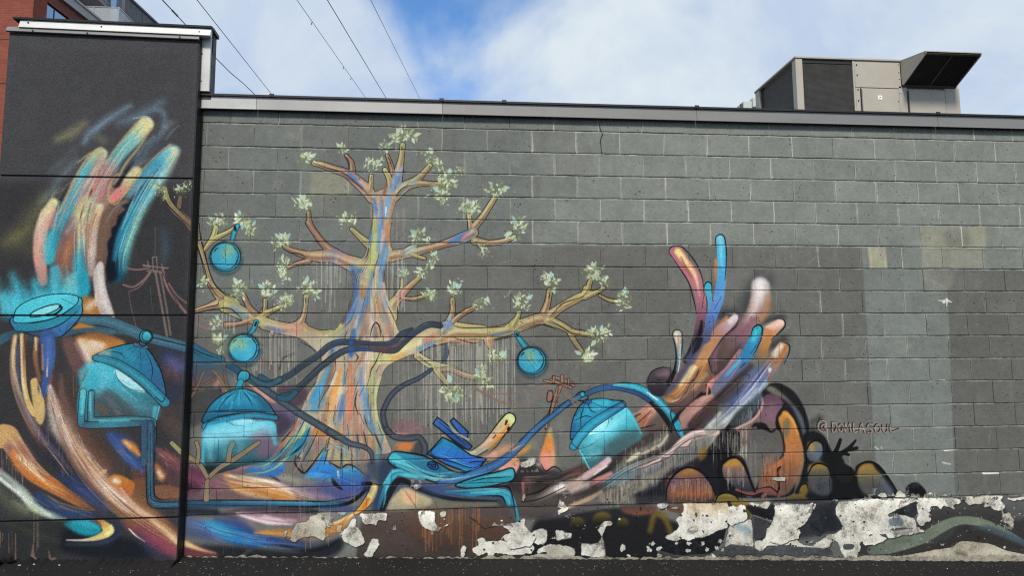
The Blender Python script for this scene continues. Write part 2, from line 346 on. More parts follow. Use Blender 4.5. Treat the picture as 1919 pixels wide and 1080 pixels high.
    b(J_, '1140 470 1135 540 1100 600', [12, 14, 20], ['a8a468', '989860', 'a09868']); b(J_, '1320 610 1240 630 1150 625', [14, 16, 12], ['a49a5c', '98865c', '8f6c54'])
    # big right limb
    b(K_, '830 260 960 220 1080 180 1220 120 1340 80 1500 90 1640 100', [90, 90, 90, 76, 70, 60, 56], ['b8b474', 'c0a060', 'b0a884', 'b89c7c', 'b0a468', 'b8a870', 'b8a874'])
    b(M_, '0 400 120 350 250 345 400 350 520 330 640 290 760 250 850 225 960 150 1060 90 1140 50 1220 40', [44, 56, 50, 46, 44, 44, 44, 40, 30, 28, 24, 16], ['b4a46c', 'b8a474', 'b4a470', 'b0a068', 'a89c68', 'a8986c', 'a48a68', 'a4866c', 'a48c68', 'a0985c', 'a09860', '98885c'])
    b(M_, '115 90 115 180 90 260 40 340', [17, 17, 28, 40], ['ac9468', 'a4986c', '8494a8', 'a49c84']); b(M_, '285 155 210 190 150 230 115 270', [14, 18, 20, 20], ['a87c64', '98745c', '94785c', '90887c'])
    b(M_, '640 185 615 240 590 290', [12, 20, 40], ['a0945c', 'a09c5c', 'a49c64']); b(M_, '875 15 855 110 830 200', [18, 22, 30], ['a48c5c', '9c7c5c', 'a08468'])
    b(M_, '1150 0 1140 40', [18, 20], 'a49c58'); b(M_, '1290 5 1200 45 1140 70', [12, 16, 20], ['a49c58', '9c9460', '9c9060']); b(M_, '1420 105 1340 95 1260 60', [12, 12, 8], ['a09c58', '9c945c', '907c5c'])
    b(M_, '860 250 960 290 1050 340 1140 355 1215 375', [36, 28, 24, 20, 14], ['a8986c', 'a49c64', 'a08c64', '98885c', 'a0946c']); b(M_, '1030 350 1070 420 1125 495', [20, 18, 15], ['98905c', '988860', '947464'])
    b(M_, '395 400 410 450 440 520', [36, 22, 8], ['b88c68', 'a87c60', 'a06c58'])
    b(K_, '1090 300 1180 360 1260 390 1380 410 1480 460 1575 485', [30, 34, 34, 26, 24, 22], ['b0a884', 'b4bc7c', 'b0b878', '947c64', '8c7060', 'a4806c']); b(K_, '1230 380 1280 460 1345 540', [30, 24, 16], ['b4b878', 'a89c68', '98745c'])
    b(L_, '870 930 855 1030 830 1100', [18, 22, 30], ['a48c5c', '9c7c5c', 'a08468']); b(L_, '1190 850 1160 930 1100 990 980 1050', [16, 22, 24, 28], ['a08c5c', 'a49c58', 'a49c58', 'a0885c']); b(L_, '1295 910 1220 950 1150 985', [10, 14, 18], ['a49c58', '9c9460', '9c9060']); b(L_, '1420 1018 1340 1010 1260 970', [12, 12, 8], ['a09c58', '9c945c', '907c5c']); b(L_, '115 1000 118 1090', [16, 16], 'ac9468'); b(L_, '285 1065 220 1090', [12, 14], 'a87c64')
    for o, p, w, c in B:
        R(*o); S(p, [x+5.5 for x in w], '171514', 3, .95, .3)
    # trunk
    R(0, 0, 1)
    trunk = '697 366 712 356 728 352 742 366 740 385 734 405 733 420 730 440 732 458 735 470 728 484 721 505 722 530 727 556 733 575 741 590 742 608 752 624 784 620 790 655 762 668 736 680 720 694 711 722 706 750 708 775 714 800 724 822 733 848 700 852 660 850 620 862 580 862 545 850 530 836 546 812 560 778 574 744 590 718 600 690 602 670 588 654 566 636 545 626 560 618 604 628 630 616 645 592 658 562 663 540 660 518 652 502 664 492 680 482 688 464 693 440 698 412 699 390'
    S(np.vstack([cat(arr(trunk), True, 4), arr(trunk)[:1]]), 1.1, '1b1a1a', .8, .85, .3, sm=False)
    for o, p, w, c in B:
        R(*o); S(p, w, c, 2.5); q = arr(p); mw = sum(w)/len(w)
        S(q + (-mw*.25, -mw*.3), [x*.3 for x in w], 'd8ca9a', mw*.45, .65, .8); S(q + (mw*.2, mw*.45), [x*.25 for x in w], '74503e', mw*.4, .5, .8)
    R(0, 0, 1)
    P(trunk, ['b09a86', 'b0a68c', 'bcb092', 'b8ac96', 'b09e90'], 1, 1)
    clip(trunk, .4)
    # colour streaks down the trunk
    R(0, 0, 1); rr = np.random.RandomState(41)
    TY = [360, 400, 440, 480, 520, 560, 600, 625, 660, 690, 720, 750, 780, 810, 850]; TL = [700, 699, 692, 684, 660, 660, 640, 610, 592, 600, 590, 572, 560, 546, 535]; TR_ = [738, 733, 730, 728, 720, 724, 742, 752, 760, 724, 711, 706, 709, 717, 730]
    pal = ['6c94b8', 'd8a894', 'dccc98', 'b4b878', '8a6c5c', 'd09460', 'e4d8c0', 'b4a48c', '5888b8', 'e0c0a8', '6c5448', 'd4cca8']
    for i in range(150):
        f = rr.uniform(.04, .96); y0 = rr.uniform(360, 800); y1 = min(y0 + rr.uniform(40, 150), 852); ys_ = np.linspace(y0, y1, 5); f2 = f + rr.uniform(-.06, .06)
        ff = np.linspace(f, f2, 5); xl, xr = np.interp(ys_, TY, TL), np.interp(ys_, TY, TR_); wd = np.interp((y0+y1)/2, TY, np.array(TR_)-TL)*rr.uniform(.018, .05)
        S(np.stack([xl + (xr-xl)*ff, ys_], 1), [wd*.3, wd, wd, wd*.3], pal[rr.randint(12)], wd*1.2, rr.uniform(.35, .8), .9)
    for i in range(46):
        f = rr.uniform(.05, .95); y0 = rr.uniform(380, 800); y1 = y0 + rr.uniform(18, 60); ys_ = np.linspace(y0, y1, 4); xl, xr = np.interp(ys_, TY, TL), np.interp(ys_, TY, TR_)
        K(np.stack([xl + (xr-xl)*(f + np.linspace(0, rr.uniform(-.05, .05), 4)), ys_], 1), rr.uniform(.5, 1.), .7, soft=.7)
    def st(p, w, c, soft=14, a=.85): S(p, w, c, soft, a, .8)
    R(520, 220, 4.5)
    st('815 690 830 760 835 840', [10, 18, 8], '4a7cb8', 14); st('850 700 860 800 840 950', [10, 20, 14], 'c4a48c'); st('930 680 925 760 910 840', [20, 22, 12], '6fa0c8', 12); st('915 760 912 830', [7, 5], 'cfe6ec', 8)
    st('985 700 965 800 950 900', [14, 16, 20], 'a4785c'); st('880 700 885 850 870 1000', [12, 16, 10], '8c6458', 14, .7); st('830 880 830 1000 820 1080', [18, 24, 26], 'a0a468', 16); st('920 900 930 1000 920 1080', [14, 20, 20], 'c08858', 14); st('880 920 880 1060', [12, 16], '6488b4', 14); st('790 1000 770 1060', [20, 20], '4f7cac', 20)
    st('940 960 925 1040', [8, 14], 'cc7c54', 12, .8); st('900 1000 880 1100', [10, 14], 'd8c4a8', 12)
    R(500, 420, 4.5)
    st('870 60 850 130', [20, 24], '5484b0', 24); st('920 0 915 120 880 280 880 420', [22, 26, 26, 20], 'a8ac6c', 22); st('975 60 970 180 960 240', [16, 20, 12], 'd8b498', 14); st('1000 120 985 230 950 330', [12, 20, 22], '5c8cb8', 18); st('1010 20 1020 120', [14, 20], 'b88464', 20)
    st('690 330 760 390 820 460', [20, 30, 20], '5080b4', 22); st('560 240 640 290 720 320', [20, 26, 20], 'c88878', 22, .8); st('540 220 580 250', [24, 24], '5480b8', 24); st('760 330 850 340', [30, 30], 'c4b88c', 30)
    st('880 400 870 500 850 640 820 740 750 860', [20, 24, 24, 26, 24], '5c84ac', 20); st('800 430 830 470 840 520', [20, 30, 20], 'c8ac84', 26); st('800 540 810 600', [24, 26], 'b88454', 26); st('720 400 745 520 735 620 690 720 640 830', [16, 22, 22, 20, 16], '5c4038', 16, .9)
    st('905 400 900 440', [4, 6], '15181c', 5, 1); st('940 440 945 560 960 660', [16, 22, 16], 'a8a880', 20); st('970 460 975 560 1000 700 1010 740', [10, 14, 14, 10], 'd4a098', 12); st('985 600 1010 700', [6, 12], '84a8c8', 12); st('930 640 960 740', [14, 20], 'c49058', 20); st('985 400 985 480', [14, 10], '5c4440', 12)
    st('760 620 730 700 710 760', [6, 8, 5], 'e4d8c8', 7, .95); st('720 720 670 800', [18, 16], '4c74b0', 18); st('800 640 770 740 740 850', [16, 16, 14], '84a4c4', 16); st('770 780 745 860 735 900', [8, 14, 10], 'd8b49c', 12); st('840 700 820 800 800 930', [14, 18, 20], 'a07868', 18, .8); st('880 640 890 760 900 820', [14, 14, 8], '989898', 18, .7)
    st('730 900 725 960 730 1060', [20, 24, 28], '3464a8', 16, .95); st('660 870 600 900 560 950', [18, 30, 20], 'a4a468', 30); st('1000 800 1020 900', [30, 40], 'b08c74', 40, .8); st('980 760 990 820', [24, 20], '8c9ca4', 30, .6); st('850 830 840 920', [20, 24], '9c8474', 30, .7)
    R(540, 600, 4.5)
    st('545 290 550 330', [16, 12], 'dcb49c', 12); st('520 360 520 420 505 500', [12, 16, 8], 'c8744c', 12); st('530 240 530 300', [24, 16], '3464b0', 14); st('640 370 620 460 610 540', [14, 18, 16], 'd49c88', 14); st('660 380 650 440', [8, 8], '5484b4', 10); st('420 460 400 560 360 680', [20, 22, 16], 'cc9c58', 18); st('330 420 290 500 270 560', [16, 20, 14], '98a088', 20)
    st('260 560 230 620 200 690', [18, 28, 18], '3c94c0', 18); st('250 560 270 600 240 650 190 680', [8, 14, 8], '48a8d4', 8, .9); st('310 660 260 740', [14, 18], '6498b4', 18); st('220 720 200 760', [14, 20], '40a4c0', 16); st('460 640 450 740 430 840', [14, 24, 14], '4c7cb8', 20); st('540 540 530 640 520 780', [18, 20, 14], 'd08450', 16); st('525 700 525 830', [18, 14], 'd4745c', 16)
    st('400 640 390 760', [20, 16], 'd4a894', 18, .8); st('580 600 560 700', [10, 12], 'a08c80', 14); st('630 600 625 700 640 780', [12, 14, 10], 'c4c49c', 14); st('660 590 665 680 680 800 720 940', [12, 14, 18, 20], '4c8cbc', 14); st('655 740 680 840', [8, 10], 'dce0d0', 10, .7); st('700 600 700 680', [12, 14], 'b88848', 14); st('720 440 700 560 705 680', [18, 18, 12], 'b4bc80', 14); st('780 480 740 600 735 760 770 900', [8, 14, 14, 14], 'ccd498', 10)
    st('740 330 850 320', [30, 40], 'c8cc84', 40); st('880 330 960 290', [20, 26], 'd4a050', 30); st('480 380 470 540', [10, 14], '6c94ac', 14); st('590 800 640 900 670 1000', [20, 30, 30], 'c4947c', 30, .7); st('360 800 420 880', [30, 40], '98a4a4', 40, .6); st('560 900 600 1000', [30, 40], 'b88474', 40, .7); st('760 860 800 960', [14, 20], '98a87c', 16)
    st('460 370 470 420', [6, 8], 'd8c4a0', 8)
    R(0, 0, 1)
    for q, ww, c_, s_, a_ in (('729 690 716 726 712 770 722 826', [2, 4, 4, 3], 'e0e4a8', 4, .8), ('690 655 682 720 676 790', [2, 4, 2], 'efe2c4', 5, .7), ('655 505 667 540 662 580 648 610', [3, 6, 5, 3], '4c84c4', 6, .75), ('706 500 700 540 694 600', [2, 5, 2], 'e8d8b8', 6, .6), ('715 380 712 420 708 470', [2, 4, 3], '5c98d0', 4, .8), ('726 470 716 500 712 540', [3, 5, 3], '70a8d8', 5, .7), ('640 690 628 730 618 780', [3, 6, 4], 'e4a45c', 7, .8), ('660 690 655 740 650 800', [3, 6, 4], 'e48868', 7, .7), ('615 690 600 730 590 770', [3, 6, 3], '4ca4d4', 6, .75), ('676 690 680 740 690 800', [2, 5, 3], '5090cc', 6, .75), ('740 660 765 650 790 640', [4, 8, 5], 'e8e098', 9, .7), ('690 590 700 610 715 615', [4, 8, 4], 'd8bca8', 9, .6), ('702 440 700 480 690 520', [3, 6, 4], 'c8d088', 6, .7), ('630 700 622 720', [2, 4], 'f0ecd8', 4, .7)):
        S(q, ww, c_, s_, a_, .9)
    R(540, 600, 4.5)
    for q in ('470 290 475 340', '560 490 555 540', '775 265 740 350 700 420 690 480', '770 380 740 440', '640 560 600 640', '580 600 565 700 590 800', '400 720 380 850', '315 590 250 740', '240 520 160 620 150 700', '500 400 480 540', '690 460 660 580', '640 800 670 900 720 980', '600 780 640 880', '500 880 510 970', '760 880 790 960', '560 280 590 310 570 350'): K(q, 5, .85)
    K('690 140 710 60 740 20 770 60 780 140', 6); st('735 60 735 130', [16, 26], '6c6a68', 20, .8)
    clip()
    # colour streaks on limbs
    R(820, 540, 4.1526)
    st('400 370 480 355 580 340', [4, 12, 4], '6484a0', 10); st('60 400 200 410 330 410', [14, 18, 10], 'c4946c', 18, .7); st('250 320 350 315 500 310', [14, 16, 10], 'c0b880', 16, .7); st('60 420 200 432 300 420', [6, 10, 4], 'b88468', 10, .7); st('90 250 60 310', [14, 20], '8098b8', 20)
    R(540, 600, 4.5)
    st('1150 180 1220 150 1260 130', [14, 18, 8], 'd48474', 16); st('1110 240 1200 200 1240 180', [18, 20, 6], '5c88b4', 18); st('1360 30 1370 70', [18, 14], '7c98bc', 20)
    R(820, 320, 4.1526)
    st('110 550 160 525 240 470', [10, 20, 8], '4c78b0', 14); st('190 535 230 490', [10, 12], 'd88070', 12)
    R(340, 380, 4.5)
    st('420 880 480 920 540 960', [16, 20, 24], '7c94a8', 22, .8); st('760 1060 830 1080', [12, 10], '5484b4', 12)
    R(340, 580, 4.5)
    st('730 145 800 180 860 190', [6, 14, 6], '6484b0', 14); st('900 200 980 180 1000 170', [20, 30, 14], 'd48c78', 30, .8); st('860 200 960 215', [8, 8], 'a0b4c0', 12, .7)
    R(520, 220, 4.5)
    st('600 470 650 520 720 590', [10, 18, 8], '4474b0', 12); st('700 540 760 600', [14, 18], 'c8a490', 18); st('560 500 640 540 720 600', [6, 8, 6], '7c5444', 9, .8); st('1010 480 990 560 960 620', [16, 24, 20], '6c94c0', 20); st('1040 430 1020 480', [14, 14], '9cb4cc', 16, .8); st('1130 560 1170 545', [10, 12], '84a8c4', 14); st('920 560 900 640', [10, 14], '84584c', 14)
    R(500, 420, 4.5)
    st('1540 150 1620 120', [14, 18], '4c80b4', 16); st('1170 250 1240 200', [10, 12], 'a4c4cc', 14); st('1120 600 1150 570', [14, 14], 'd8706c', 14)
    # inner ink of the limbs
    R(340, 380, 4.5)
    for q in ('110 185 115 300 160 440 200 570 230 680 300 780', '150 200 160 300 195 430 240 590 290 700 360 770 420 800', '860 390 920 420 1000 430 1060 470', '110 915 220 880 300 860 320 820', '110 930 250 900 400 890 470 940 510 985', '640 935 680 920 690 860', '1040 800 1050 830 1045 850', '860 875 870 880'): K(q, 4)
    R(520, 220, 4.5)
    for q in ('575 330 600 370 610 440', '1040 240 1050 260 1045 280', '930 330 950 370 960 420', '300 380 400 420 560 470 700 590 770 660', '1285 400 1280 430', '790 500 785 530', '1000 660 1050 600 1120 570'): K(q, 4, .7)
    R(820, 540, 4.1526)
    for q in ('115 95 112 130', '240 165 290 155', '865 30 870 60 860 80', '870 230 960 130 1060 90 1140 60', '870 245 960 300 1040 350 1110 360', '660 320 780 285 860 295 930 330', '110 380 260 425 330 420', '120 290 200 310 340 308 500 300 530 285', '420 410 520 390 620 370', '640 260 660 270'): K(q, 4, .8)
    R(540, 600, 4.5)
    for q in ('1110 280 1200 230 1330 195 1450 190', '1100 300 1160 350 1220 390', '1260 400 1360 395 1480 440', '1310 60 1330 30', '100 180 190 230 230 270'): K(q, 4, .8)
    # runs of paint under limbs
    c = 'c0bcb0'
    drips(585, 640, 490, 100, 16, c, 20, .7, .6, 5); drips(725, 765, 490, 100, 26, c, 21, .6, .5, 8); drips(410, 440, 592, 35, 14, c, 22, .6); drips(505, 530, 590, 35, 10, c, 23, .5); drips(560, 655, 480, 190, 22, '8a8a84', 24, .45, .5, 20)
    drips(470, 560, 625, 110, 34, 'b8b2a2', 25, .65, .6, 8); drips(790, 965, 640, 170, 110, 'bdb6a4', 26, .6, .55, 12); drips(740, 900, 700, 130, 70, 'a8a296', 27, .5, .5, 40); drips(740, 760, 395, 120, 12, '8f8680', 28, .5, .9); drips(640, 720, 620, 200, 60, '8f8074', 29, .28, .6, 60); drips(600, 720, 760, 90, 50, '8a7668', 30, .3, .6, 30); drips(960, 1060, 610, 90, 24, '85827a', 31, .35, .5, 14)
    drips(560, 640, 500, 160, 10, '82827c', 32, .4, .4, 60); drips(350, 420, 640, 60, 8, '8a8a80', 33, .3)
    # leaves
    for i, q in enumerate('574 299 17 641 279 12 698 309 15 721 275 12 758 254 20 811 296 17 823 311 11 840 336 19 829 366 20 569 385 20 649 415 18 788 444 18 874 389 15 529 452 17 527 493 15 534 515 15 572 539 19 586 552 13 537 564 15 758 514 11 796 507 14 809 482 13 804 553 15 849 548 18 407 416 18 455 411 17 471 430 17 379 529 12 449 541 19 501 547 18 536 567 14 407 607 14 411 641 17 932 352 19 880 390 16 970 431 21 906 474 11 1034 530 19 1111 510 18 1140 529 13 1168 560 19 899 568 16 979 567 19 1123 630 20 1097 669 18 931 670 17 903 711 20 846 729 22 863 318 10 905 690 9 413 660 9'.split()):
        if i % 3 == 0: x = float(q)
        elif i % 3 == 1: y = float(q)
        else: leaves(x, y, float(q)*1.08, 100+i, int(float(q)*1.8), 1 + (i // 3) % 2)
    # hoses over the trunk
    R(540, 600, 4.5)
    d = ['39434e', '3a4652', '3c4856', '36455e', '3a4452', '3e4a58', '36424e']
    tube('-900 620 -760 590', 1, '39434e')
    tube('-230 480 -140 530 0 470 130 375 250 300 350 215 450 185 560 190 720 205 870 195 960 120 1040 90', 24, ['2f5568', '35505e', '39434e', '3a4652', '3c4856', '36455e', '3e4450', '3a4452', '3e4a58', '36424e'], None, 4)
    tube('-60 650 30 620 120 545 270 400 400 300 500 250 640 235 760 245 890 255 960 200 1060 110 1180 40 1280 45', 24, ['2b5c72', '36454f', '38424c', '3a4652', '3c4856', '34507c', '544448', '44444e', '3a4452', '3e4a58', '36424e'], None, 4)
    for q in ('0 440 130 350 250 275 360 195 470 170', '560 172 720 182 860 180', '20 600 130 520 280 385 420 280 520 232', '900 235 960 180 1060 85 1170 25', '1050 75 1090 70'): S(q, 2.5, '6a7684', 4, .6)
    S('560 210 700 222 860 225 940 190', [6, 8, 6], '6a4c40', 8, .8); S('530 160 535 290', [10, 18, 14], '2f5ca4', 22, .7)
    S('1330 210 1330 280 1310 340', [14, 22, 16], '3d5166', 16, .8); K('1350 220 1350 290 1330 340', 3, .7)
    tube('1210 415 1100 490 980 545 880 620 820 720 800 800 830 920 900 985 1020 1000 1100 990 1150 1060 1150 1120', [12, 16, 18, 20, 20, 20, 22, 22, 22, 22, 24, 24], ['39465a', '3c4652', '3c4450', '3e4450', '40444c', '42464c', '42464e', '44464c'], '5c6670', 4)
def paint_left_lamp():
    # teal hose coming off the pier, the straight pipe, and the lamp
    R(340, 580, 4.5)
    tube('20 270 120 330 230 390 340 425', [34, 34, 30, 28], ['2f6a86', '2a6480', '2b6078', '2c5c70'], '3a7c98', 3); K('50 300 180 370 330 420', 4); K('50 330 200 420', 4)
    S('50 380 160 420 260 450', [24, 30, 20], '2c6884', 14, .9)
    S('100 480 300 480 430 540', [40, 30, 20], '35566e', 40, .7); tube('400 470 460 500 500 540', [24, 26, 26], '2c5468', None, 4)
    tube('545 570 650 640 760 715 880 800 1000 880 1150 970 1310 1070', [22, 24, 26, 26, 28, 28, 30], ['2f5f74', '36505e', '3a4e5c', '3c4c58', '3e4a56', '3e4850', '404850'], '5a6a74', 4)
    tube('1250 1030 1330 1075 1420 1130 1540 1160 1600 1210 1610 1290', [28, 26, 22, 18, 16, 12], '454c56', '5f6a74', 4)
    tube('580 565 650 615 740 635 830 590', [20, 24, 26, 24], '30505f', '4a6c7c', 4)
    tube('820 745 900 750 960 700', [20, 24, 22], '2f5a6c', None, 4)
    PK('470 580 500 520 560 525 575 570 540 605 490 600', ['3db0c8', '2a87a0'], 5, 2); tube('500 610 480 660', 22, '2c9cb4', None, 4)
    # dome
    PK('190 960 215 850 290 760 400 690 470 670 540 672 640 710 730 790 790 880 800 920 500 890', ['2a84a0', '2c88a8', '1f6a8c', '1c5674'], 5, 2)
    for q, w in (('450 690 380 790', 18), ('500 690 480 800', 14), ('540 690 590 760', 12), ('360 760 300 840', 20), ('430 780 410 850', 14)): S(q, [6, w, 4], '38b0d0', 18, .8)
    S('640 740 720 820', [20, 26], '274c66', 30, .7)
    for q in ('470 685 380 750 310 840', '480 690 440 780', '500 690 500 760', '515 690 560 740 600 810', '540 690 620 740', '470 680 400 700', '230 860 400 850 700 850'): K(q, 4, .8)
    tube('200 985 300 940 480 905 640 895 795 915', [26, 30, 28, 26, 22], ['2a7ea4', '2c86aa', '2a7c9c', '2a6c88', '245a70'], '3c9cc0', 5)
    K('190 960 300 915 480 880 640 868 790 885', 4); S('195 1000 230 950 320 930', 3, '14171c', 4, .8)
    R(340, 780, 3.857)
    # glass
    P('165 105 260 55 400 30 540 35 670 45 692 170 690 240 600 330 400 370 250 400 150 350', ['58c4dc', '48b4cc', '3a8898', '2c5a66', '20363e'], 8, 1)
    P('500 120 620 80 690 170 690 260 560 300 500 200', '7c5a70', 40, .8); S('640 100 680 200', [10, 14], '56b8cc', 16, .7)
    P('300 170 480 150 560 240 420 330 320 300', '3c6a72', 40, .6); S('160 130 155 340', [4, 14, 10], '50b8d0', 14, .8)
    P('370 40 440 22 530 30 480 60 410 60', 'aeeaf2', 8, .95); P('165 105 350 50 600 50 560 100 350 130 170 150', '5cc8e0', 26, .6)
    K('165 130 350 125 560 100 600 75', 2.5, .5); K('330 35 380 65 460 70', 3, .6); K('690 60 692 160', 3, .8); K('515 40 525 10', 4)
    P('180 110 350 60 520 50 640 60 650 120 420 170 190 220', 'a4e6f2', 40, .55); S('200 160 210 300', [16, 20], '7cd4e4', 40, .5); S('300 150 320 280', [10, 18], '68bccc', 50, .5); S('420 180 430 260', [14, 20], '84c8d4', 50, .4)
    for q in ('240 90 235 330', '445 70 450 180', '265 180 265 340'): K(q, 1.6, .4)
    P('170 370 230 360 280 400 230 420 200 430', '162428', 14, .9)
    # forked twig
    for q, w in (('180 600 185 480 200 430', [20, 14, 14]), ('200 440 280 370 400 300 560 190', [14, 16, 18, 14]), ('340 320 350 250 370 200', [18, 16, 20]), ('185 440 130 350 20 270', [14, 16, 18]), ('115 340 125 260 110 190', [14, 12, 14])):
        tube(q, w, '8c7c62', None, 3)
    S('20 270 60 310', [12, 12], 'a09c60', 8, .8); S('370 190 350 250', [20, 12], '4a9cb0', 20, .5)
def paint_low_left():
    R(340, 780, 3.857)
    # plum, orange and blue swirls under the roots
    P('-20 360 130 380 170 440 140 540 -20 560', ['6a3c52', '5c2c44', '6a3c50'], 20, .9); P('200 420 420 400 640 420 900 600 700 610 200 610', '7a5c5c', 26, .8); P('0 540 160 560 160 610 0 610', '6a4c58', 20, .8)
    P('690 180 660 260 520 340 400 400 280 410 330 360 450 330 560 280', '8a5668', 22, .8); S('500 330 540 300', [8, 20], 'c87c84', 20, .8); S('400 360 500 340 620 300', [8, 14, 8], '9c6470', 20, .8)
    K('270 410 340 390 420 370', 7); K('440 360 600 310 700 200', 3, .6); P('20 480 120 490 150 530 30 530', '2c1c2c', 20, .8)
    S('330 440 400 500 520 530 660 560 760 600 860 600', [26, 40, 40, 40, 30, 8], ['c4884c', 'c0803c', 'b87c40', 'b87838', 'b4783c', '8c6450'], 24, .95, 1)
    S('350 430 460 470 600 470 700 500 820 580', [6, 14, 14, 22, 8], ['e4c8a0', 'e0c098', 'e4cca4', 'e4d4bc', 'c89860'], 18, .95); S('400 430 520 430 640 450', [4, 8, 4], '8c8458', 12, .8)
    S('640 440 760 450 880 480 960 490', [8, 22, 20, 8], '9c9888', 26, .8); S('720 500 860 550 960 580', [8, 14, 6], 'd8c8bc', 16, .8); S('820 540 960 570 1080 600', [20, 24, 10], '8c6878', 36, .7); P('860 480 1100 500 1320 520 1200 610 1000 600', '5a5478', 40, .7)
    P('560 400 660 430 720 480 620 430 580 420', '1c1c28', 10, .8)
    # blue roots
    P('470 380 600 340 740 330 720 420 620 440 480 410', '2c6cb0', 18, .9); P('900 420 960 360 1030 280 1090 350 1140 400 1100 450 960 450', ['2478c4', '2c84cc', '2c6cb4'], 10, 1); P('1140 400 1200 360 1280 390 1330 470 1340 520 1200 540 1100 470', ['3490c8', '3470b0', '34509c'], 12, 1)
    S('1180 390 1250 380', [14, 20], '48a8d4', 20, .8); P('1000 470 1330 500 1330 580 1100 610', '3c4c90', 40, .6); S('1130 400 1135 440', [6, 10], 'cfe8f0', 5, .9)
    P('640 260 760 240 900 120 900 60 830 260 700 340 620 380', ['4c9cac', '2f7c98', '2c6c94'], 12, .9)
    P('760 210 860 110 900 50 880 140 800 210', 'bcc474', 8, .95); P('880 130 920 90 940 160 880 240 820 280 720 330', '1f8098', 10, .9)
    P('690 210 840 40 860 50 790 150 730 230 640 320', 'a8705c', 14, .85); P('950 90 1080 90 1180 150 1120 150 940 150', 'b87c48', 14, .9)
    P('900 160 1030 150 1010 260 900 400 860 400 880 260', ['a4847c', '84786c', '6c6c64'], 20, .8); P('1000 280 1050 170 1060 200 1030 270', '38a0b0', 8, .9); P('1060 170 1240 180 1360 280 1380 330 1280 350 1150 380 1060 320 1050 250', ['a48474', 'b0a080', '8c7c70'], 20, .95)
    S('1080 260 1140 280 1180 320', [20, 40, 20], 'c0b07c', 34, .8); S('1240 220 1330 300', [16, 24], '94807c', 30, .7)
    for q, w in (('850 160 760 260 640 360', 6), ('930 80 880 200 800 270 700 320', 7), ('830 280 820 340 880 410 930 370 1030 230', 7), ('1060 330 1100 350 1150 375 1200 350 1260 370 1320 420', 6), ('1050 170 1040 250 1070 240', 5), ('1220 220 1240 300', 4), ('1080 440 1110 490 1160 530', 14), ('1020 470 1080 440 1100 450', 4), ('840 270 880 400', 5), ('900 170 880 260', 4)): K(q, w, .9)
    rr = np.random.RandomState(6); R(0, 0, 1); pal = ['2f8298', '3c78b4', 'b8b474', 'b87c58', '8a6c60', '2c6c94', 'c0946c', '6c6c68', '4c94a8', '94706c']
    for i in range(60):
        x = rr.uniform(545, 720); y = rr.uniform(795, 840); k = (x-650)/120.; L = rr.uniform(20, 60)
        S([x, y, x+k*L*.4, y+L*.5, x+k*L*(1.0 if k < 0 else .3), y+L], [.6, 2.4, .8], pal[rr.randint(10)], 2.5, rr.uniform(.3, .75), .9)
    for i in range(16):
        x = rr.uniform(540, 715); y = rr.uniform(800, 850); k = (x-650)/120.; L = rr.uniform(14, 36)
        K([x, y, x+k*L*.5, y+L*.5, x+k*L, y+L], 1., .75, soft=.8)
    R(340, 780, 3.857)
    # pipe along the bottom
    S('-20 635 300 635 600 632 900 630 1080 630 1200 620', [30, 28, 26, 22, 18, 6], ['2c4c64', '305874', '2f5c78', '2f6c8c', '2c6484', '1c3c54'], 6); S('700 625 1000 628', [6, 8], '3c8cb0', 14, .7)
    K('-20 610 200 608 600 610 900 615 1060 615 1300 570', 5); K('0 640 300 645 700 650', 3, .7); S('700 655 1000 655 1160 645 1260 600 1340 520 1350 490', [4, 8, 12, 14, 12, 8], '12151c', 5)
    P('1300 490 1330 475 1360 490 1350 550', '12151c', 3); P('-20 665 240 670 300 700 500 660 900 660 1000 700 800 740 240 720 0 720', '1c222c', 24, .85)
    P('960 660 1260 650 1230 690 1100 690', '3c4c7c', 14, .8)
    # pink streaks below
    P('300 690 460 680 700 680 900 700 1000 740 980 800 700 790 480 760', '7a6068', 30, .85)
    S('400 705 520 740 640 770 800 780', [5, 12, 12, 4], 'e0d4d4', 14, .95); S('600 720 700 745 800 755', [4, 8, 3], 'c8b4b8', 12, .8); S('300 715 400 740', [6, 10], '4c4048', 14, .8)
    S('520 830 620 840 760 840 900 850 1040 840 1160 780 1240 710', [4, 20, 26, 26, 30, 28, 10], ['a8783c', 'b07c40', 'a87440', 'b47c3c', 'c08038', 'b88448', 'c89858'], 18, .95, 1)
    S('1040 790 1140 760 1240 710', [6, 10, 8], 'd8c090', 8, .9); S('1050 860 1150 820', [12, 16], '8c5c34', 20, .7)
    # blue bottom lens
    P('130 800 200 750 400 790 560 860 720 890 640 930 480 945 300 900', ['246a98', '2668a4', '2858a0'], 18, 1); S('180 780 260 820 360 870', [14, 40, 20], '2f94b4', 34, .9); P('0 740 130 740 260 900 100 880 0 850', '3c4c78', 40, .7); P('560 870 800 880 960 960 740 950', '2c3c74', 30, .7)
    S('250 740 420 780 560 860 700 890', [10, 30, 20, 6], '2a3f7c', 26, .8)
    P('0 940 300 930 560 950 860 970 1160 880 1100 1010 700 1050 0 1050', '14181f', 30, .85); P('620 940 800 900 1000 900 1120 910 900 970 740 970', '3c3c4c', 26, .6); S('720 930 900 970 1060 940 1160 880', [6, 12, 14, 6], '10141a', 20, .8)
    P('0 900 100 920 250 985 250 1020 0 1010', ['8c5c40', '8a3c50', '7c4c44'], 20, .8); S('-10 900 60 930 150 965 250 988', [20, 18, 10, 3], ['d8bc80', 'e4d090', 'd8b47c', 'a88458'], 14, .95)
    # orange finger by the blue machine
    tube('1395 520 1370 580 1320 650 1260 700', [28, 30, 24, 12], ['d8c078', 'dcc87c', 'd4a04c', 'c88c48'], None, 5); S('1350 600 1320 660', [12, 16], 'c87024', 12, .9); S('1400 510 1410 560 1380 620', 4, 'ece4b0', 6, .8)
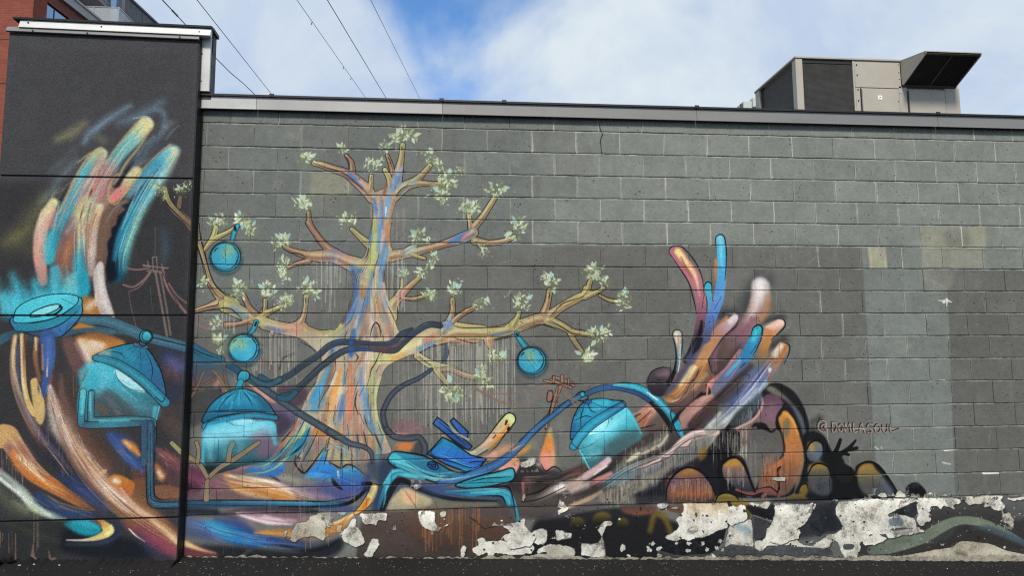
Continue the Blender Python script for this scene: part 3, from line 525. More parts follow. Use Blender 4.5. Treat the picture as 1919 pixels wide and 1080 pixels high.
    # dark triangle and ochre sail right of it
    P('1440 330 1480 300 1560 450 1440 680 1380 640 1420 520', '2c3854', 20, .8)
    for q, ww, c, s, a in (('330 440 460 490 640 520 800 590', [10, 22, 24, 10], 'e0a45c', 30, .7), ('340 430 520 450 680 490 800 560', [3, 8, 10, 4], 'f4e6cc', 14, .9), ('700 500 900 560 1080 590', [10, 20, 10], 'b094a8', 40, .6), ('500 340 620 280 680 220', [8, 20, 10], 'd08c98', 30, .6), ('200 770 320 830 460 880 600 900', [8, 24, 24, 10], '3a90b8', 36, .7), ('600 370 720 350', [10, 16], '4c94d0', 24, .6), ('440 700 620 740 820 760', [6, 14, 8], 'd0b0b8', 30, .7), ('540 840 700 850 880 855 1020 845', [6, 14, 16, 8], 'd89c58', 24, .7), ('40 420 120 470 240 500 340 520', [20, 26, 26, 10], '9c5c74', 50, .5), ('360 520 480 560 620 590', [6, 16, 8], 'e8c494', 24, .6), ('900 440 1000 430 1080 460', [8, 20, 10], '5cb4dc', 30, .6), ('60 770 160 800 260 870', [20, 30, 20], '5c6ca0', 60, .5), ('300 620 600 622 900 625', [4, 8, 4], '5c98b4', 12, .6)):
        S(q, ww, c, s, a, .8)
    wisps('200 430 460 480 700 530 960 600', 45, 46, ['f0d8b0', 'e0a050', 'b87058', '8c5c68', 'd8b8a8', '4c70b0'], 21); wisps('60 760 300 850 600 910 900 940', 50, 36, ['3c90bc', '2c60a4', '1c3464', '5ca8c8', '6c6ca0'], 22); wisps('400 700 650 740 950 790', 26, 26, ['f0e4e0', 'b890a0', '8c6c78'], 23); wisps('520 840 800 850 1100 810 1240 710', 20, 22, ['e8b468', 'b87838', '8c5830'], 24); wisps('860 100 760 260 620 370 460 400', 40, 44, ['3c9cb4', 'b8bc74', 'c88868', '2c70a8', '7cc0c8', '1c3840'], 25); wisps('960 120 940 260 880 400', 60, 22, ['a8988c', '5c5c58', 'c8a088', '3c8ca0'], 26); wisps('1060 180 1200 260 1340 420', 60, 24, ['d8c8a8', '8c7c70', 'b09078', '5c88b0'], 27); wisps('920 430 1100 440 1320 520', 50, 30, ['3c8cd0', '2c60ac', '5cb0dc', '3c4890'], 28); wisps('300 400 500 340 680 230', 30, 22, ['b87484', 'd8a0a0', '8c5068'], 29); wisps('0 440 120 500 260 560', 40, 18, ['7c4460', '9c6478', '4c2840'], 30)
    drips(480, 680, 900, 80, 40, 'a08c7c', 40, .35, .5, 30); drips(560, 640, 960, 70, 16, 'b08c78', 41, .4, .6, 20); drips(400, 500, 1000, 40, 16, '6c6c6c', 42, .35)
def pan(org, cx, cy, r, handle, hw, tilt, seed):
    R(*org)
    tube(handle, hw, ['2f8ca0', '2b7c92', '2a6c80'], '4cb4c4', 4)
    S(ell(cx+6, cy+12, r*1.04, r*1.04), 14, '2c4854', 20, .7)
    PK(ell(cx, cy, r, r*.96), ['3a8ca0', '2f86a0', '2a7c98'], 4); PK(ell(cx-r*.04, cy-r*.02, r*.88, r*.86), ['48a4b4', '3a98b4', '3490b0'], 3)
    S([cx+tilt*.3*r, cy-r*.45, cx+tilt*.1*r, cy-r*.2], [r*.2, r*.28], 'a8bc84', r*.5, .85); S([cx+.3*r, cy+.1*r, cx+.35*r, cy+.4*r], [r*.2, r*.3], '48b4cc', r*.5, .7); S([cx-.4*r, cy+.2*r, cx-.2*r, cy+.5*r], [r*.2, r*.2], '3aa8c8', r*.5, .6)
    K([cx-.1*r, cy-.6*r, cx, cy-.1*r], 3, .6); K([cx-r*.75, cy-r*.3, cx-r*.6, cy-r*.5, cx-r*.45, cy-r*.6], 5); K([cx+r*.5, cy-r*.7, cx+r*.7, cy-r*.4], 5); K([cx+.8*r, cy+.1*r, cx+.65*r, cy+.5*r, cx+.3*r, cy+.78*r], 4)
def paint_mid():
    pan((340, 380, 4.5), 370, 455, 130, '475 190 445 250 425 330', [16, 20, 16], 1, 1)
    R(340, 380, 4.5); S('450 205 455 230', 10, '14171c', 5)
    pan((340, 580, 4.5), 525, 330, 130, '630 105 610 160 575 210', [20, 18, 18], -1, 2)
    R(340, 580, 4.5); S('632 108 622 135', 8, '14171c', 5); S('420 330 440 290', [20, 20], 'a8c084', 40, .7)
    pan((820, 540, 4.1526), 730, 565, 112, '610 350 640 400 685 460', [14, 18, 26], -.5, 3)
    R(820, 540, 4.1526); S('612 355 625 370', 7, '14171c', 4); K('660 500 760 640', 3, .6); K('690 500 790 620', 2, .5)
    # utility pole right
    w = '8c6c62'
    for q, r in (('420 825 560 820 720 800 860 745', 5), ('560 822 700 806 860 752', 4), ('270 760 400 840 520 895 620 905 740 880 830 800 880 745', 6), ('300 790 460 880 600 910', 4), ('960 750 1000 830 1080 920', 6), ('975 750 1030 840 1100 890', 5)): S(q, r, w, 4, .95, .4)
    for q, r in (('960 755 920 850 880 960 850 1080', 13), ('935 770 905 880', 8), ('900 690 1050 740', 9), ('880 715 1040 775', 9), ('830 720 900 735', 7), ('968 685 968 725', 12), ('905 690 900 730', 8), ('1020 705 1018 755', 6), ('1040 745 1060 760', 8)):
        S(q, r+4, '141210', 4, .9, .3); S(q, r, '977464', 4, 1, .4)
    PK('858 810 885 798 898 820 890 870 868 888 850 870', '94705c', 4); S('905 830 965 835', 6, w, 4)
    K('890 870 870 980 855 1080', 6)
    # yellow sprout
    R(680, 740, 4.1526)
    S('860 460 950 400 1020 330 1090 250 1140 190', [30, 36, 46, 56, 54], '14171a', 4, .95); S('860 460 950 400 1020 330 1090 250 1140 190', [24, 30, 38, 46, 44], ['a8a88c', 'b4a88c', 'c4a888', 'c8b484', 'ccd088'], 5)
    S('1130 240 1060 330 980 420', [14, 18, 8], 'd08438', 14, .95); S('1010 310 940 400', [10, 18], 'd0a094', 18, .8); S('1130 170 1160 200', [12, 12], 'dce4a4', 14, .8); S('1110 230 1118 205', [8, 10], '141210', 5); S('1128 270 1135 255', 8, '141210', 5); S('1015 335 1030 315', 8, '2c201c', 5); K('950 480 1040 400 1100 320 1160 260', 4)
    S('1000 470 1080 430 1150 400', [20, 30, 20], 'd89468', 30, .7); S('950 490 1020 470', [16, 26], 'e0a494', 24, .8); S('1210 460 1260 430 1300 400', [14, 22, 8], 'cc8840', 22, .9); S('1280 390 1320 380', [20, 20], '98986c', 40, .5)
    P('1060 560 1180 480 1220 540 1180 620 1160 600 1080 590', ['d8985c', 'e0a08c', 'd8948c'], 10, .95)
    # yellow-pink flame
    R(980, 680, 4.5)
    P('230 540 250 620 270 740 270 860 230 900 190 910 150 860 140 780 180 680', ['a8a478', 'cc9448', 'd88858', 'e09484', 'd88c7c'], 20, 1); S('215 640 200 720', [14, 20], 'd88430', 26, .9); S('185 800 200 870', [20, 20], 'e49888', 24, .9); S('250 760 262 850', [8, 12], 'c4b874', 20, .8); P('270 800 330 850 300 890 270 870', '807c60', 24, .7)
    K('150 850 190 912 250 880 290 885 330 920', 6)
    # machine / tarp of blue and teal
    R(680, 740, 4.1526)
    P('20 520 240 560 150 700 60 900 130 900 250 700 300 640 600 720 1100 700 1160 780 1200 960 1080 960 700 900 200 760', '2b3a56', 30, .6)
    S('40 640 20 700 40 740', [30, 30, 20], '2c3c70', 40, .7); S('30 690 60 690', 14, '12141c', 6)
    PK('545 225 580 175 690 260 850 400 825 435 700 350', ['3c70b8', '2c5494', '2c4c88'], 5, 1, sm=False); PK('680 205 705 180 820 290 812 350 740 290', ['3c68b0', '34549c'], 5, 1, sm=False)
    S('660 220 720 290 820 350', [4, 10, 8], 'c4c8a4', 8, .8); K('580 200 700 300 800 390', 3); K('740 340 760 310', 3, .7)
    S('620 320 720 400 830 450 880 440', [6, 12, 14, 6], 'c0c49c', 10, .9); K('640 300 740 390 830 440', 5)
    P('360 440 440 360 480 440 480 480 400 480', '2c3038', 16, .6); S('290 400 350 400', [30, 40], 'd0783c', 30, .9); S('240 270 320 260 420 260', [20, 60, 40], '94646c', 70, .7, 1); S('240 310 330 320', [10, 14], 'e09c94', 26, .8)
    R(540, 600, 4.5); tube('830 920 900 985 1020 1000 1100 990 1150 1060 1150 1120', [22, 22, 22, 22, 24, 24], '42464e', '5c6670', 4); R(680, 740, 4.1526)
    PK('500 460 620 330 700 370 840 470 960 500 900 580 800 600 640 540', ['2c94b0', '2478b4', '2c5cb0', '2484a0'], 6, 1, sm=False)
    P('540 450 630 370 800 470 940 510 860 570 700 510', ['2c8cc0', '2c6cc0', '2c58b0'], 8, .9, False); K('625 350 530 460 720 530 860 570 940 520', 4); K('700 400 640 480', 3, .6); K('740 440 690 520', 3, .6); K('800 540 870 520 980 520', 4)
    PK('195 500 240 445 330 450 480 480 600 540 720 600 900 600 1050 560 900 640 640 640 560 680 400 620 240 560', ['2c8ca4', '2c7c98', '2c6c8c', '2c7c94'], 6, 1)
    P('240 450 330 510 480 590 620 640 560 670 400 610 250 540 200 500', ['3cb4c4', '5cc0c8', '6cb8bc'], 10, .95); K('330 520 500 620 640 650', 4); K('260 440 420 460 500 480', 5)
    PK(ell(545, 552, 44, 26, 25), ['3068b8', '2c58ac'], 5); S('510 540 560 545 560 565 530 555', 5, '14181c', 4)
    tube('600 690 780 650 930 590 1080 520 1220 400 1350 260 1480 160 1600 60', [24, 28, 30, 30, 24, 20, 18, 18], ['3c6c94', '3c5c8c', '34609c', '345c90', '3a6090', '345c8c', '2c5880', '2c5478'], '5080b0', 4); S('560 720 640 690', [30, 20], '3c4c80', 26, .7)
    PK('720 700 880 640 1050 600 1165 572 1172 660 1050 700 900 725 780 725', ['40a4b4', '2c90a4', '268498'], 6, 1); S('960 640 1150 610', [8, 14], '5cb8c0', 16, .7); K('820 680 960 650 1150 640', 4)
    S('130 880 170 760 230 640 270 600 340 620 480 650', [20, 26, 26, 24, 22, 10], ['2c5870', '2c7490', '38a4bc', '3cacc0', '44b4c4', '3c98ac'], 8, 1); S('160 700 230 590', [8, 10], '5cd0dc', 10, .8); S('250 600 420 640', [6, 10], '60c4cc', 12, .8)
    S('150 900 200 780 260 680 320 670 420 720 600 790 780 820 1040 828', [22, 26, 26, 22, 20, 18, 14, 6], '161a22', 8, .95); S('420 690 560 740 760 770', [20, 34, 20], '3c4c78', 30, .8); K('260 660 300 650 360 680 480 700', 4)
    P('300 730 420 760 560 830 420 900 190 905', ['d0bc94', 'b8ac84', '94907c'], 14, .95); P('340 740 420 770 420 840 350 850 300 800', 'e0b088', 20, .9); P('540 800 700 830 1040 840 1050 870 700 880 560 890', '74705c', 20, .85); K('310 730 400 860', 3, .7); K('330 740 420 880', 3, .6); K('540 800 580 880', 3, .8)
    S('640 750 860 770 1060 760 1120 780 1150 840 1175 960', [10, 24, 26, 34, 40, 40], ['2c6c98', '2c7c9c', '2c98ac', '34a0b4', '2c90a8', '2c88a0'], 6); S('840 760 1000 755 1100 745', [6, 10, 6], '6cc8d0', 14, .8); S('1130 800 1170 950', [6, 8], '4cb4c4', 14, .8)
    S('860 730 1000 722 1120 715 1160 780 1190 950', [4, 6, 8, 6, 4], '12161c', 5, .95); K('880 790 1060 788 1100 820 1120 880', 6); S('1060 830 1110 900 1110 960', [20, 30, 20], '2c3840', 26, .7)
    wisps('220 520 480 620 700 640 1050 560', 36, 36, ['6cd4dc', '2c8ca8', '1c5c78', '3c70b0', 'a4e0e0'], 41); wisps('150 880 240 620 480 650', 16, 16, ['5cd0dc', '2c90a8', '1c5068'], 42); wisps('700 760 1100 750 1175 960', 22, 24, ['6cc8d4', '2c88a0', '1c5870'], 43); wisps('560 450 700 500 900 560', 30, 20, ['3c84d0', '2c58b0', '4cb0d0'], 44); wisps('860 460 1020 330 1140 190', 26, 20, ['e8e0a8', 'd89848', 'e0b8a8', 'b8b48c'], 45); wisps('1000 480 1160 420 1300 380', 30, 18, ['e8a878', 'e0b0a0', 'd89040', 'a8a078'], 46)
    # brown plinth colours
    P('0 910 600 890 1180 860 1200 1080 1600 1100 1600 1300 -60 1300', ['4a3c38', '4c3c36', '2c2824'], 20, .85, False)
def paint_right():
    R(980, 680, 4.5)
    # dark ground of the wave
    P('-20 820 60 850 190 915 330 920 520 850 640 800 900 700 1100 560 1300 500 1620 330 1700 900 1600 1100 -40 1100', ['4a4240', '40393a', '2a2728', '221f22'], 24, .9)
    P('380 930 560 850 540 900 420 970 340 1000', '6a4438', 16, .8); P('0 860 150 900 330 920 200 980 0 1000', '342e30', 26, .7); S('30 990 40 1040 60 1060', [20, 40, 20], '8c5c5c', 40, .7)
    # glow sheets
    S('960 480 1040 400 1110 370', [20, 40, 14], 'b87c68', 26, .9); P('1000 420 1060 370 1120 380 1100 460 1000 570 940 520', ['cc9c8c', 'a86c50', '9c6044'], 14, .95); P('1100 470 1200 430 1260 540 1150 560 1000 600', '5c4840', 30, .8)
    P('1200 290 1300 200 1500 -40 1620 -60 1560 80 1420 260 1290 420 1250 380', ['c4946c', 'c08848', 'b47c48', '9c6840'], 16, 1, ang=(-1, 1)); S('1380 160 1440 90 1520 0', [20, 26, 10], 'efe4b4', 22, 1); S('1500 80 1420 180 1330 270', [8, 24, 20], 'b8783c', 30, .9); S('1330 180 1250 260', [14, 20], '584c60', 26, .7); K('1470 60 1440 140 1390 190', 4); K('1400 220 1320 320', 4, .6); K('1250 300 1330 240', 4, .6)
    K('960 510 1010 470 1080 400', 4); K('900 560 1000 550 1120 520', 5); S('920 440 1000 400 1060 350', 7, 'b08474', 5, .9); S('930 460 990 430', 4, '181416', 4, .9)
    # lamp glass and dome
    P('470 735 560 900 620 870 720 820 900 700 1000 600 870 380 700 470 560 590', ['5cccdc', '48b4c4', '3c848c', '3c5c60'], 7, 1, ang=(.35, 1)); P('740 640 900 570 990 590 900 700 780 800 640 840', '4a5054', 50, .6); P('540 600 620 530 710 470 720 510 680 580 600 615', ['b4ecf2', '98e4ec'], 6, 1); K('720 460 715 520 660 590 560 615', 4, .8)
    S('480 740 560 895', 5, '70d8e4', 5, .8); S('875 385 1000 600', 5, '58c0cc', 5, .7); S('560 660 700 560 860 440', [14, 30, 14], '60d4e4', 40, .6); K('470 730 560 700 660 640', 2.5, .6); K('520 830 640 780 800 770', 2.5, .5)
    S('600 640 700 560 820 470', [20, 40, 30], '9ce8f2', 60, .6); S('560 720 660 660 780 600', [20, 30, 20], '74d0de', 60, .5); S('520 800 640 760', [14, 24], '8cdce6', 40, .5); K('700 720 860 560', 1.8, .35)
    PK('410 650 405 560 430 450 490 350 560 315 660 300 760 315 850 330 700 420 540 530', ['2c94b0', '2c88ac', '24648c'], 5, 2); S('600 330 700 340', [14, 30], '3cb8cc', 26, .9); S('560 400 480 480', [14, 20], '2ca0bc', 26, .8); S('600 390 640 380', [14, 14], '3cb0c8', 20, .8); S('430 520 420 600', [14, 14], '2c5c90', 20, .8)
    for q in ('520 330 440 450', '525 330 490 450 485 540', '540 320 570 400 620 420', '560 320 660 370', '430 490 520 450 580 460'): K(q, 4, .85)
    tube('425 705 480 620 580 520 700 440 840 355', [30, 34, 36, 34, 28], ['2c84a0', '2c94b4', '2488a4', '2c7ca0', '2c5c88'], '40b0cc', 5); K('400 670 470 730', 6); K('830 325 872 375', 6)
    PK(ell(520, 310, 24, 26), '2c5c98', 5); PK('445 275 500 240 540 260 545 300 500 320 460 315', '5c7884', 5, 2); PK(ell(502, 266, 24, 22), '2ca4b8', 4); tube('560 325 545 335', 16, '34588c', None, 4)
    # blue arm over the lamp
    tube('540 260 640 220 760 205 880 225 980 260 1080 330', [18, 20, 22, 22, 20, 16], ['345c80', '34608c', '344c88', '34507c', '2c4468'], None, 5)
    tube('760 190 860 190 980 215 1080 270 1170 350 1250 440 1310 540 1350 640', [8, 22, 26, 28, 30, 34, 34, 20], ['2c7c9c', '2c90a8', '2898b0', '30a0b8', '2888a0', '2c7890', '3090a8', '2c5068'], '68c8d4', 5); S('1050 250 1130 310', [6, 8], 'e0f4f4', 8, .9)
    S('1080 340 1160 420 1230 520 1250 580', [14, 20, 20, 10], '14181c', 8, .95); PK('1240 420 1270 410 1320 490 1340 570 1290 570 1260 490', ['30a0b4', '3094b0'], 4)
    tube('-10 670 100 570 250 430 400 330 470 290', [24, 24, 24, 24, 22], ['34608c', '305c84', '2f5478', '3c5c78', '44647c'], '5080a8', 4)
    S('140 780 180 620 220 500 290 300', [8, 8, 9, 9], '6c5c50', 6, .9); S('190 560 240 420', 6, '14120f', 6, .9)
    # drip-streaked band under it
    P('640 1080 760 1000 900 920 1060 860 1200 800 1300 720 1420 650 1620 600 1640 680 1400 840 1200 960 1060 1080', ['8c8880', '7c7c78', '60666a'], 20, .95); S('760 1010 940 930 1120 860 1300 760', [14, 26, 26, 14], '9aa0a0', 40, .6); P('760 920 900 760 1060 690 1200 580 1230 620 1180 700 960 820 840 900', '847c6c', 24, .7)
    S('880 830 940 790 980 760', [10, 20, 8], 'd4ccac', 8, .9); S('960 790 1060 740 1160 690 1220 610', [8, 10, 12, 8], 'c4bca4', 12, .8)
    drips(1150, 1260, (870, 800), 40, 50, 'd0c8b4', 50, 0.35, .6, 16); drips(1130, 1300, (905, 850), 45, 60, 'b4b0a4', 51, 0.23, .6, 10); drips(1180, 1330, (880, 830), 50, 80, '18181c', 52, 0.29, .7, 14)
    # pink rag edges running up to the right
    P('980 895 1080 836 1200 770 1300 668 1400 590 1500 562 1640 556 1640 612 1480 612 1430 655 1390 706 1310 724 1250 795 1180 815 1140 850 1020 890', ['e4beb2', 'd8aea4', 'c89c96'], 6, 1)
    P('1330 480 1380 400 1480 340 1500 290 1560 280 1560 200 1590 160 1640 150 1640 300 1540 330 1500 420 1420 440 1400 520 1340 560', ['d88c80', 'c89084', 'b08074', '9c7c70'], 8, .95)
    P('1450 450 1520 420 1640 260 1700 260 1500 520 1400 560', '3c2c2e', 16, .9)
    S('1000 880 1100 835 1210 770 1300 685 1400 610 1500 582 1600 580', [3, 6, 8, 8, 6, 4], 'ecccc4', 8, .9)
    S('980 900 1080 860 1160 830 1180 805 1240 795 1310 720 1390 705 1430 650 1490 610', [2, 3, 4, 6, 3, 5, 3, 4, 2], '14120f', 5, .8)
    S('440 1010 560 940 660 870 720 820', [20, 30, 30, 26], ['b4a8a0', 'd0b0ac', 'd4a8a8', 'c8b0bc'], 14, 1); S('560 1010 640 980 740 940', [8, 20, 14], 'd09088', 18, .9); S('600 940 700 870', [8, 10], 'f0e4e4', 10, .8); K('560 990 700 920 740 900', 4, .7)
    S('240 1060 320 1030 440 1000', [14, 26, 20], 'd0c4b8', 34, .9); S('290 1040 310 1050', 24, 'f4f0ea', 26, .9); P('640 1000 820 900 980 830 900 950 760 1030', '4c8490', 40, .7); S('620 990 740 930', [8, 14], 'c87c74', 16, .8)
    K('150 1080 260 1030 420 960', 6, .8); K('20 1060 200 1040', 3, .6)
    R(860, 860, 4.1717)
    P('420 200 600 200 800 160 1000 180 1260 240 1000 340 700 460 440 440', ['3c3434', '483c38', '342c2c'], 30, .75)
    S('560 340 640 300 760 240 940 190', [8, 20, 30, 30], ['4c4040', '84746c', 'c8b8a8', 'c4a898'], 30, .85); S('770 240 800 220', [20, 26], 'f4f0ea', 26, .95); S('880 250 1000 200', [20, 26], 'd8c4b8', 30, .8); S('780 410 900 360 1020 310 1110 260', [10, 16, 18, 14], ['b49c84', 'c0a480', 'b4987c', 'a08c78'], 14, .9); S('1040 200 1160 150', [8, 14], 'c88078', 16, .8)
    S('640 440 800 430 1000 370 1200 350', [6, 14, 20, 10], '50464a', 20, .7); S('500 290 620 260 700 210', [4, 6, 4], '14100f', 5, .9); S('490 340 640 310 830 220', [3, 5, 3], '14100f', 5, .8); S('500 190 505 300', [14, 4], 'b06c64', 10, .8)
    P('1090 280 1200 240 1500 120 1700 0 1640 80 1480 210 1280 330 1130 350', '8c8474', 14, .8); drips(1130, 1260, (915, 885), 45, 70, 'bab09c', 53, 0.35, .7, 8); drips(1130, 1270, (925, 890), 30, 50, '1c1c20', 54, 0.29, .7, 8)
    R(980, 680, 4.5); wisps('640 1060 900 900 1200 780 1420 640 1640 590', 55, 60, ['b8b4a8', 'd8ccc0', '7c8488', 'e0b8ac', '50585c', '3c4448'], 31); wisps('400 1000 640 880 740 820', 36, 20, ['f0e4e0', 'c89c98', 'e8c4bc'], 32); wisps('0 990 300 960 600 880', 55, 30, ['6c5c58', '8c6c60', '2c2828', 'a08478'], 33); wisps('980 560 1060 440 1140 380', 40, 16, ['d8a494', 'a86c54', '6c4c40'], 34)
    # ----- splashing fingers -----
    R(1180, 420, 4.1528)
    S('960 500 930 620 880 740', [50, 60, 50], '23282e', 80, .6); S('660 770 740 700 800 680', [30, 40, 20], '20242a', 60, .7); S('1060 760 1180 720', [30, 30], '20242a', 50, .6); S('1110 950 1200 900', [30, 30], '1c2024', 50, .6); S('1000 420 1080 440', 40, '2c3034', 70, .5)
    R(1180, 620, 4.1528)
    P('150 340 240 290 330 300 340 380 270 500 180 500 130 420', ['5c4c54', '3c343c', '28242a'], 10, 1); S('220 340 280 330', [10, 26], '846c78', 30, .8); K('135 400 170 320 250 285 320 290', 5)
    # main mauve / brown body
    P('280 520 340 380 480 160 560 20 640 -80 780 -100 960 -140 1000 0 940 180 800 320 640 440 560 520 420 640 340 640', ['6a545c', '7a5c60', '7c5a4c', '4a3c3c'], 16, 1)
    P('480 230 560 100 700 -60 760 -120 760 -20 640 150 560 320 460 430 330 560 270 520 380 390', ['b47c58', 'c48c50', 'b87c40', 'a47040'], 14, 1); S('610 100 520 250 440 360 390 420', [12, 34, 34, 10], 'f2e2a8', 26, 1); S('600 220 540 340 420 480', [16, 36, 24], 'b8783c', 34, .9); S('700 0 620 110 560 220', [14, 26, 20], 'd09468', 26, .9); S('590 340 500 440', [14, 20], 'c09c74', 26, .8); K('540 300 510 370 470 400', 5); K('520 400 420 500 340 560', 4, .7)
    S('500 180 420 320 340 430 280 500', [16, 24, 24, 14], '4a4a68', 24, .85)
    P('620 230 640 120 720 20 860 -60 920 -40 880 120 820 240 700 350 640 320', ['6c545c', '5c4848', '403838'], 14, 1); S('690 60 660 180 660 300', [14, 20, 14], '84606c', 24, .9); K('700 10 640 110 615 230 640 330', 5); S('780 60 740 180', [20, 26], '6c5848', 40, .7); S('860 150 800 260', [20, 24], '241c1e', 30, .8)
    S('860 160 800 260 720 360 640 420 610 470 620 520', [20, 30, 30, 26, 16, 10], ['c07c70', 'c88074', 'd07c70', 'd4847c', 'd88c80', 'c88478'], 12, .95); S('1000 20 940 130 880 230 780 330 700 420 650 500', [46, 46, 44, 40, 44, 40], ['2c98b4', '3484ac', '446c9c', '50648c', '6c6c84', '7c7078'], 12, 1)
    S('980 -10 930 120 850 240 760 340', [10, 14, 10, 4], '4cb8d4', 14, .9); K('1020 60 960 180 860 290', 5); S('600 420 610 480 570 500', [10, 20, 8], '181416', 8, .95); S('650 380 610 420 600 500', [6, 10, 6], 'e8988c', 9, .9)
    S('560 490 470 590 380 660 330 720', [14, 20, 20, 10], '16131a', 12, .95); P('380 680 470 570 560 510 650 500 640 560 560 600 540 640 460 760', ['c89488', 'b08478', '98786c'], 10, .9)
    S('940 280 820 400 700 520 600 610 480 740', [26, 30, 34, 36, 30], ['3c3440', '2c262a', '241f22', '282022', '1c191c'], 24, .9)
    P('470 760 490 680 560 640 580 570 650 550 700 540 580 690', '4a3634', 14, .9)
    # two pale-ended arms, right
    S('1190 130 1120 250 1040 360 940 470 820 590 720 700 620 770', [46, 50, 56, 60, 60, 50, 40], ['b47850', 'a47c60', '5c6c9c', '5c6898', '4c5c80', '8c9494', 'a09c94'], 10, 1)
    S('1180 120 1130 180', [22, 26], 'e4dccc', 22, .95); S('1210 130 1180 220', [12, 14], 'b06a3c', 16, .9); S('1090 300 1085 320', [14, 10], 'e4ecf4', 6, .9); S('1060 400 960 500 840 620 740 720', [10, 20, 26, 20], 'bccccc', 26, .9); S('940 470 840 560', [20, 20], '4c64a0', 40, .7); S('900 380 980 320 1040 290', [20, 34, 20], '54608c', 34, .7); S('720 560 820 480 880 420', [16, 24, 10], '34384c', 30, .8); S('700 640 620 740', [10, 14], 'd8d4cc', 18, .8)
    drips(1355, 1440, (790, 720), 40, 50, 'd4dce0', 55, 0.29, .7, 12); drips(1390, 1430, (770, 730), 40, 26, '1c2430', 56, 0.29, .8, 10)
    S('1080 330 1090 400', [14, 6], 'a8683c', 14, .7); drips(1443, 1466, 655, 50, 12, 'a06c44', 57, 0.35, .6); K('1180 85 1240 110 1240 170 1200 260', 5); S('900 340 930 345 925 370', 3, '14171c', 4, .7)
    wisps('700 -60 560 220 390 500 280 540', 65, 50, ['f4e0ac', 'd89458', '8c5c50', '5c5878', 'e8b484', '4c3438'], 35); wisps('960 0 820 260 640 440', 46, 28, ['5cb4d0', '5c70a0', 'd08c80', '8c6070'], 36); wisps('1160 180 940 470 720 700 600 780', 46, 44, ['9cb0cc', 'e4ecec', '5c6c9c', 'a89890', 'ece0d4', '3c4460'], 37); wisps('900 340 700 540 480 760', 36, 24, ['1c181c', '4c3c40', '6c5050'], 38); wisps('660 500 560 580 440 700', 40, 22, ['d8a89c', 'b08074', '8c6860'], 39)
    # tall fingers
    R(1180, 420, 4.1528)
    S('1020 490 1010 600 960 720 880 840 800 920', [74, 76, 66, 60, 50], ['b8aca8', 'b49c90', '94786c', '8c6870', '6c5458'], 20, 1); S('1015 470 1000 580 950 700 900 770', [44, 36, 24, 10], ['f0ecea', 'ecdcd8', 'dcc0bc', 'b8909c'], 40, 1); S('1080 560 1070 660 1030 740', [14, 26, 20], 'b08058', 30, .85); S('960 740 880 850', [16, 20], '8c5c70', 36, .8)
    S('1170 770 1100 830 1050 920 1030 1020', [34, 46, 46, 40], ['dca88c', 'c48458', 'b07c4c', '8c6c4c'], 9, 1); S('1180 765 1110 790 1060 800', [22, 26, 10], 'e8c4b8', 26, .95); S('1090 850 1060 960', [14, 16], 'b87c3c', 26, .8); K('1120 735 1190 740 1210 780 1180 830 1100 900', 6); drips(1425, 1442, 630, 60, 12, '9c7c5c', 58, 0.29)
    S('1000 830 960 930 900 1040', [40, 44, 40], ['2ca4b4', '2c90b8', '3478a8'], 6, 1); S('990 830 960 900', [12, 14], '48c4d0', 18, .9); S('1020 850 990 960', [8, 10], '3c5c9c', 12, .8); K('940 880 960 810 1000 785 1030 810 1020 900 960 1020', 6); K('985 940 940 1010', 6, .8)
    S('820 730 760 790 690 850 620 940 540 1060', [28, 36, 44, 46, 50], ['d8c8cc', 'c09ca0', 'a87c74', 'b88460', 'c08c58'], 9, 1); S('815 720 780 760', [14, 18], 'e8dce0', 18, .9); S('700 850 620 960', [10, 14], 'c48454', 20, .8); K('845 720 830 790 760 850 700 920 640 1020', 4)
    S('605 480 615 560 625 660 610 780 580 880', [30, 26, 26, 40, 50], ['3cb0c4', '4ca0c0', '6488b0', '54709c', '545c7c'], 6, 1); K('585 520 580 480 605 450 635 470 640 540', 5); K('585 520 600 600 600 700', 4); K('640 560 650 640 640 720', 3, .6)
    S('705 105 715 200 715 320 710 440 690 580 660 680 620 800', [32, 38, 38, 38, 40, 36, 30], ['6cbcd8', '44acd0', '48a8d0', '4c9cd0', '5c90c8', '5480c0', '54689c'], 5, 1); S('705 110 710 220 715 320', [12, 12, 8], '7ccce4', 16, .8); K('670 180 668 110 700 80 735 100 750 200 748 340 740 440', 5); K('715 560 660 660', 4); S('670 280 668 400 660 500', [12, 12, 4], ['c07c4c', 'b07450', '8c5c50'], 6, .9)
    S('365 220 420 300 490 400 535 500 555 600 555 720 530 860 480 1000', [56, 54, 52, 46, 42, 36, 34, 30], ['b4707c', 'b06c74', 'b07074', 'ac7078', 'a46c78', '84586c', '54404c', '28242a'], 6, 1)
    S('375 215 440 300 490 370 520 440 545 560', [26, 24, 18, 10, 4], ['f0dc84', 'ecd08c', 'e8b88c', 'e8c0a0', 'd8a098'], 14, 1); S('400 260 440 340 480 410', [6, 14, 6], '94584c', 14, .8); S('410 250 450 330', 5, 'f4dcb0', 6, .8); K('330 260 305 210 330 175 400 175 470 240 530 330 565 430 580 560', 5); K('320 240 400 360 460 460 500 600 520 700', 5); K('575 560 565 650', 5)
    S('560 760 540 880 500 960 440 1060', [10, 22, 26, 26], '15151a', 12, .95); S('620 820 540 940 470 1060', [20, 34, 40], ['545c80', '4c5478', '505070'], 18, .85); P('500 960 540 880 570 890 540 970 490 1010', '1c1c22', 5, .9)
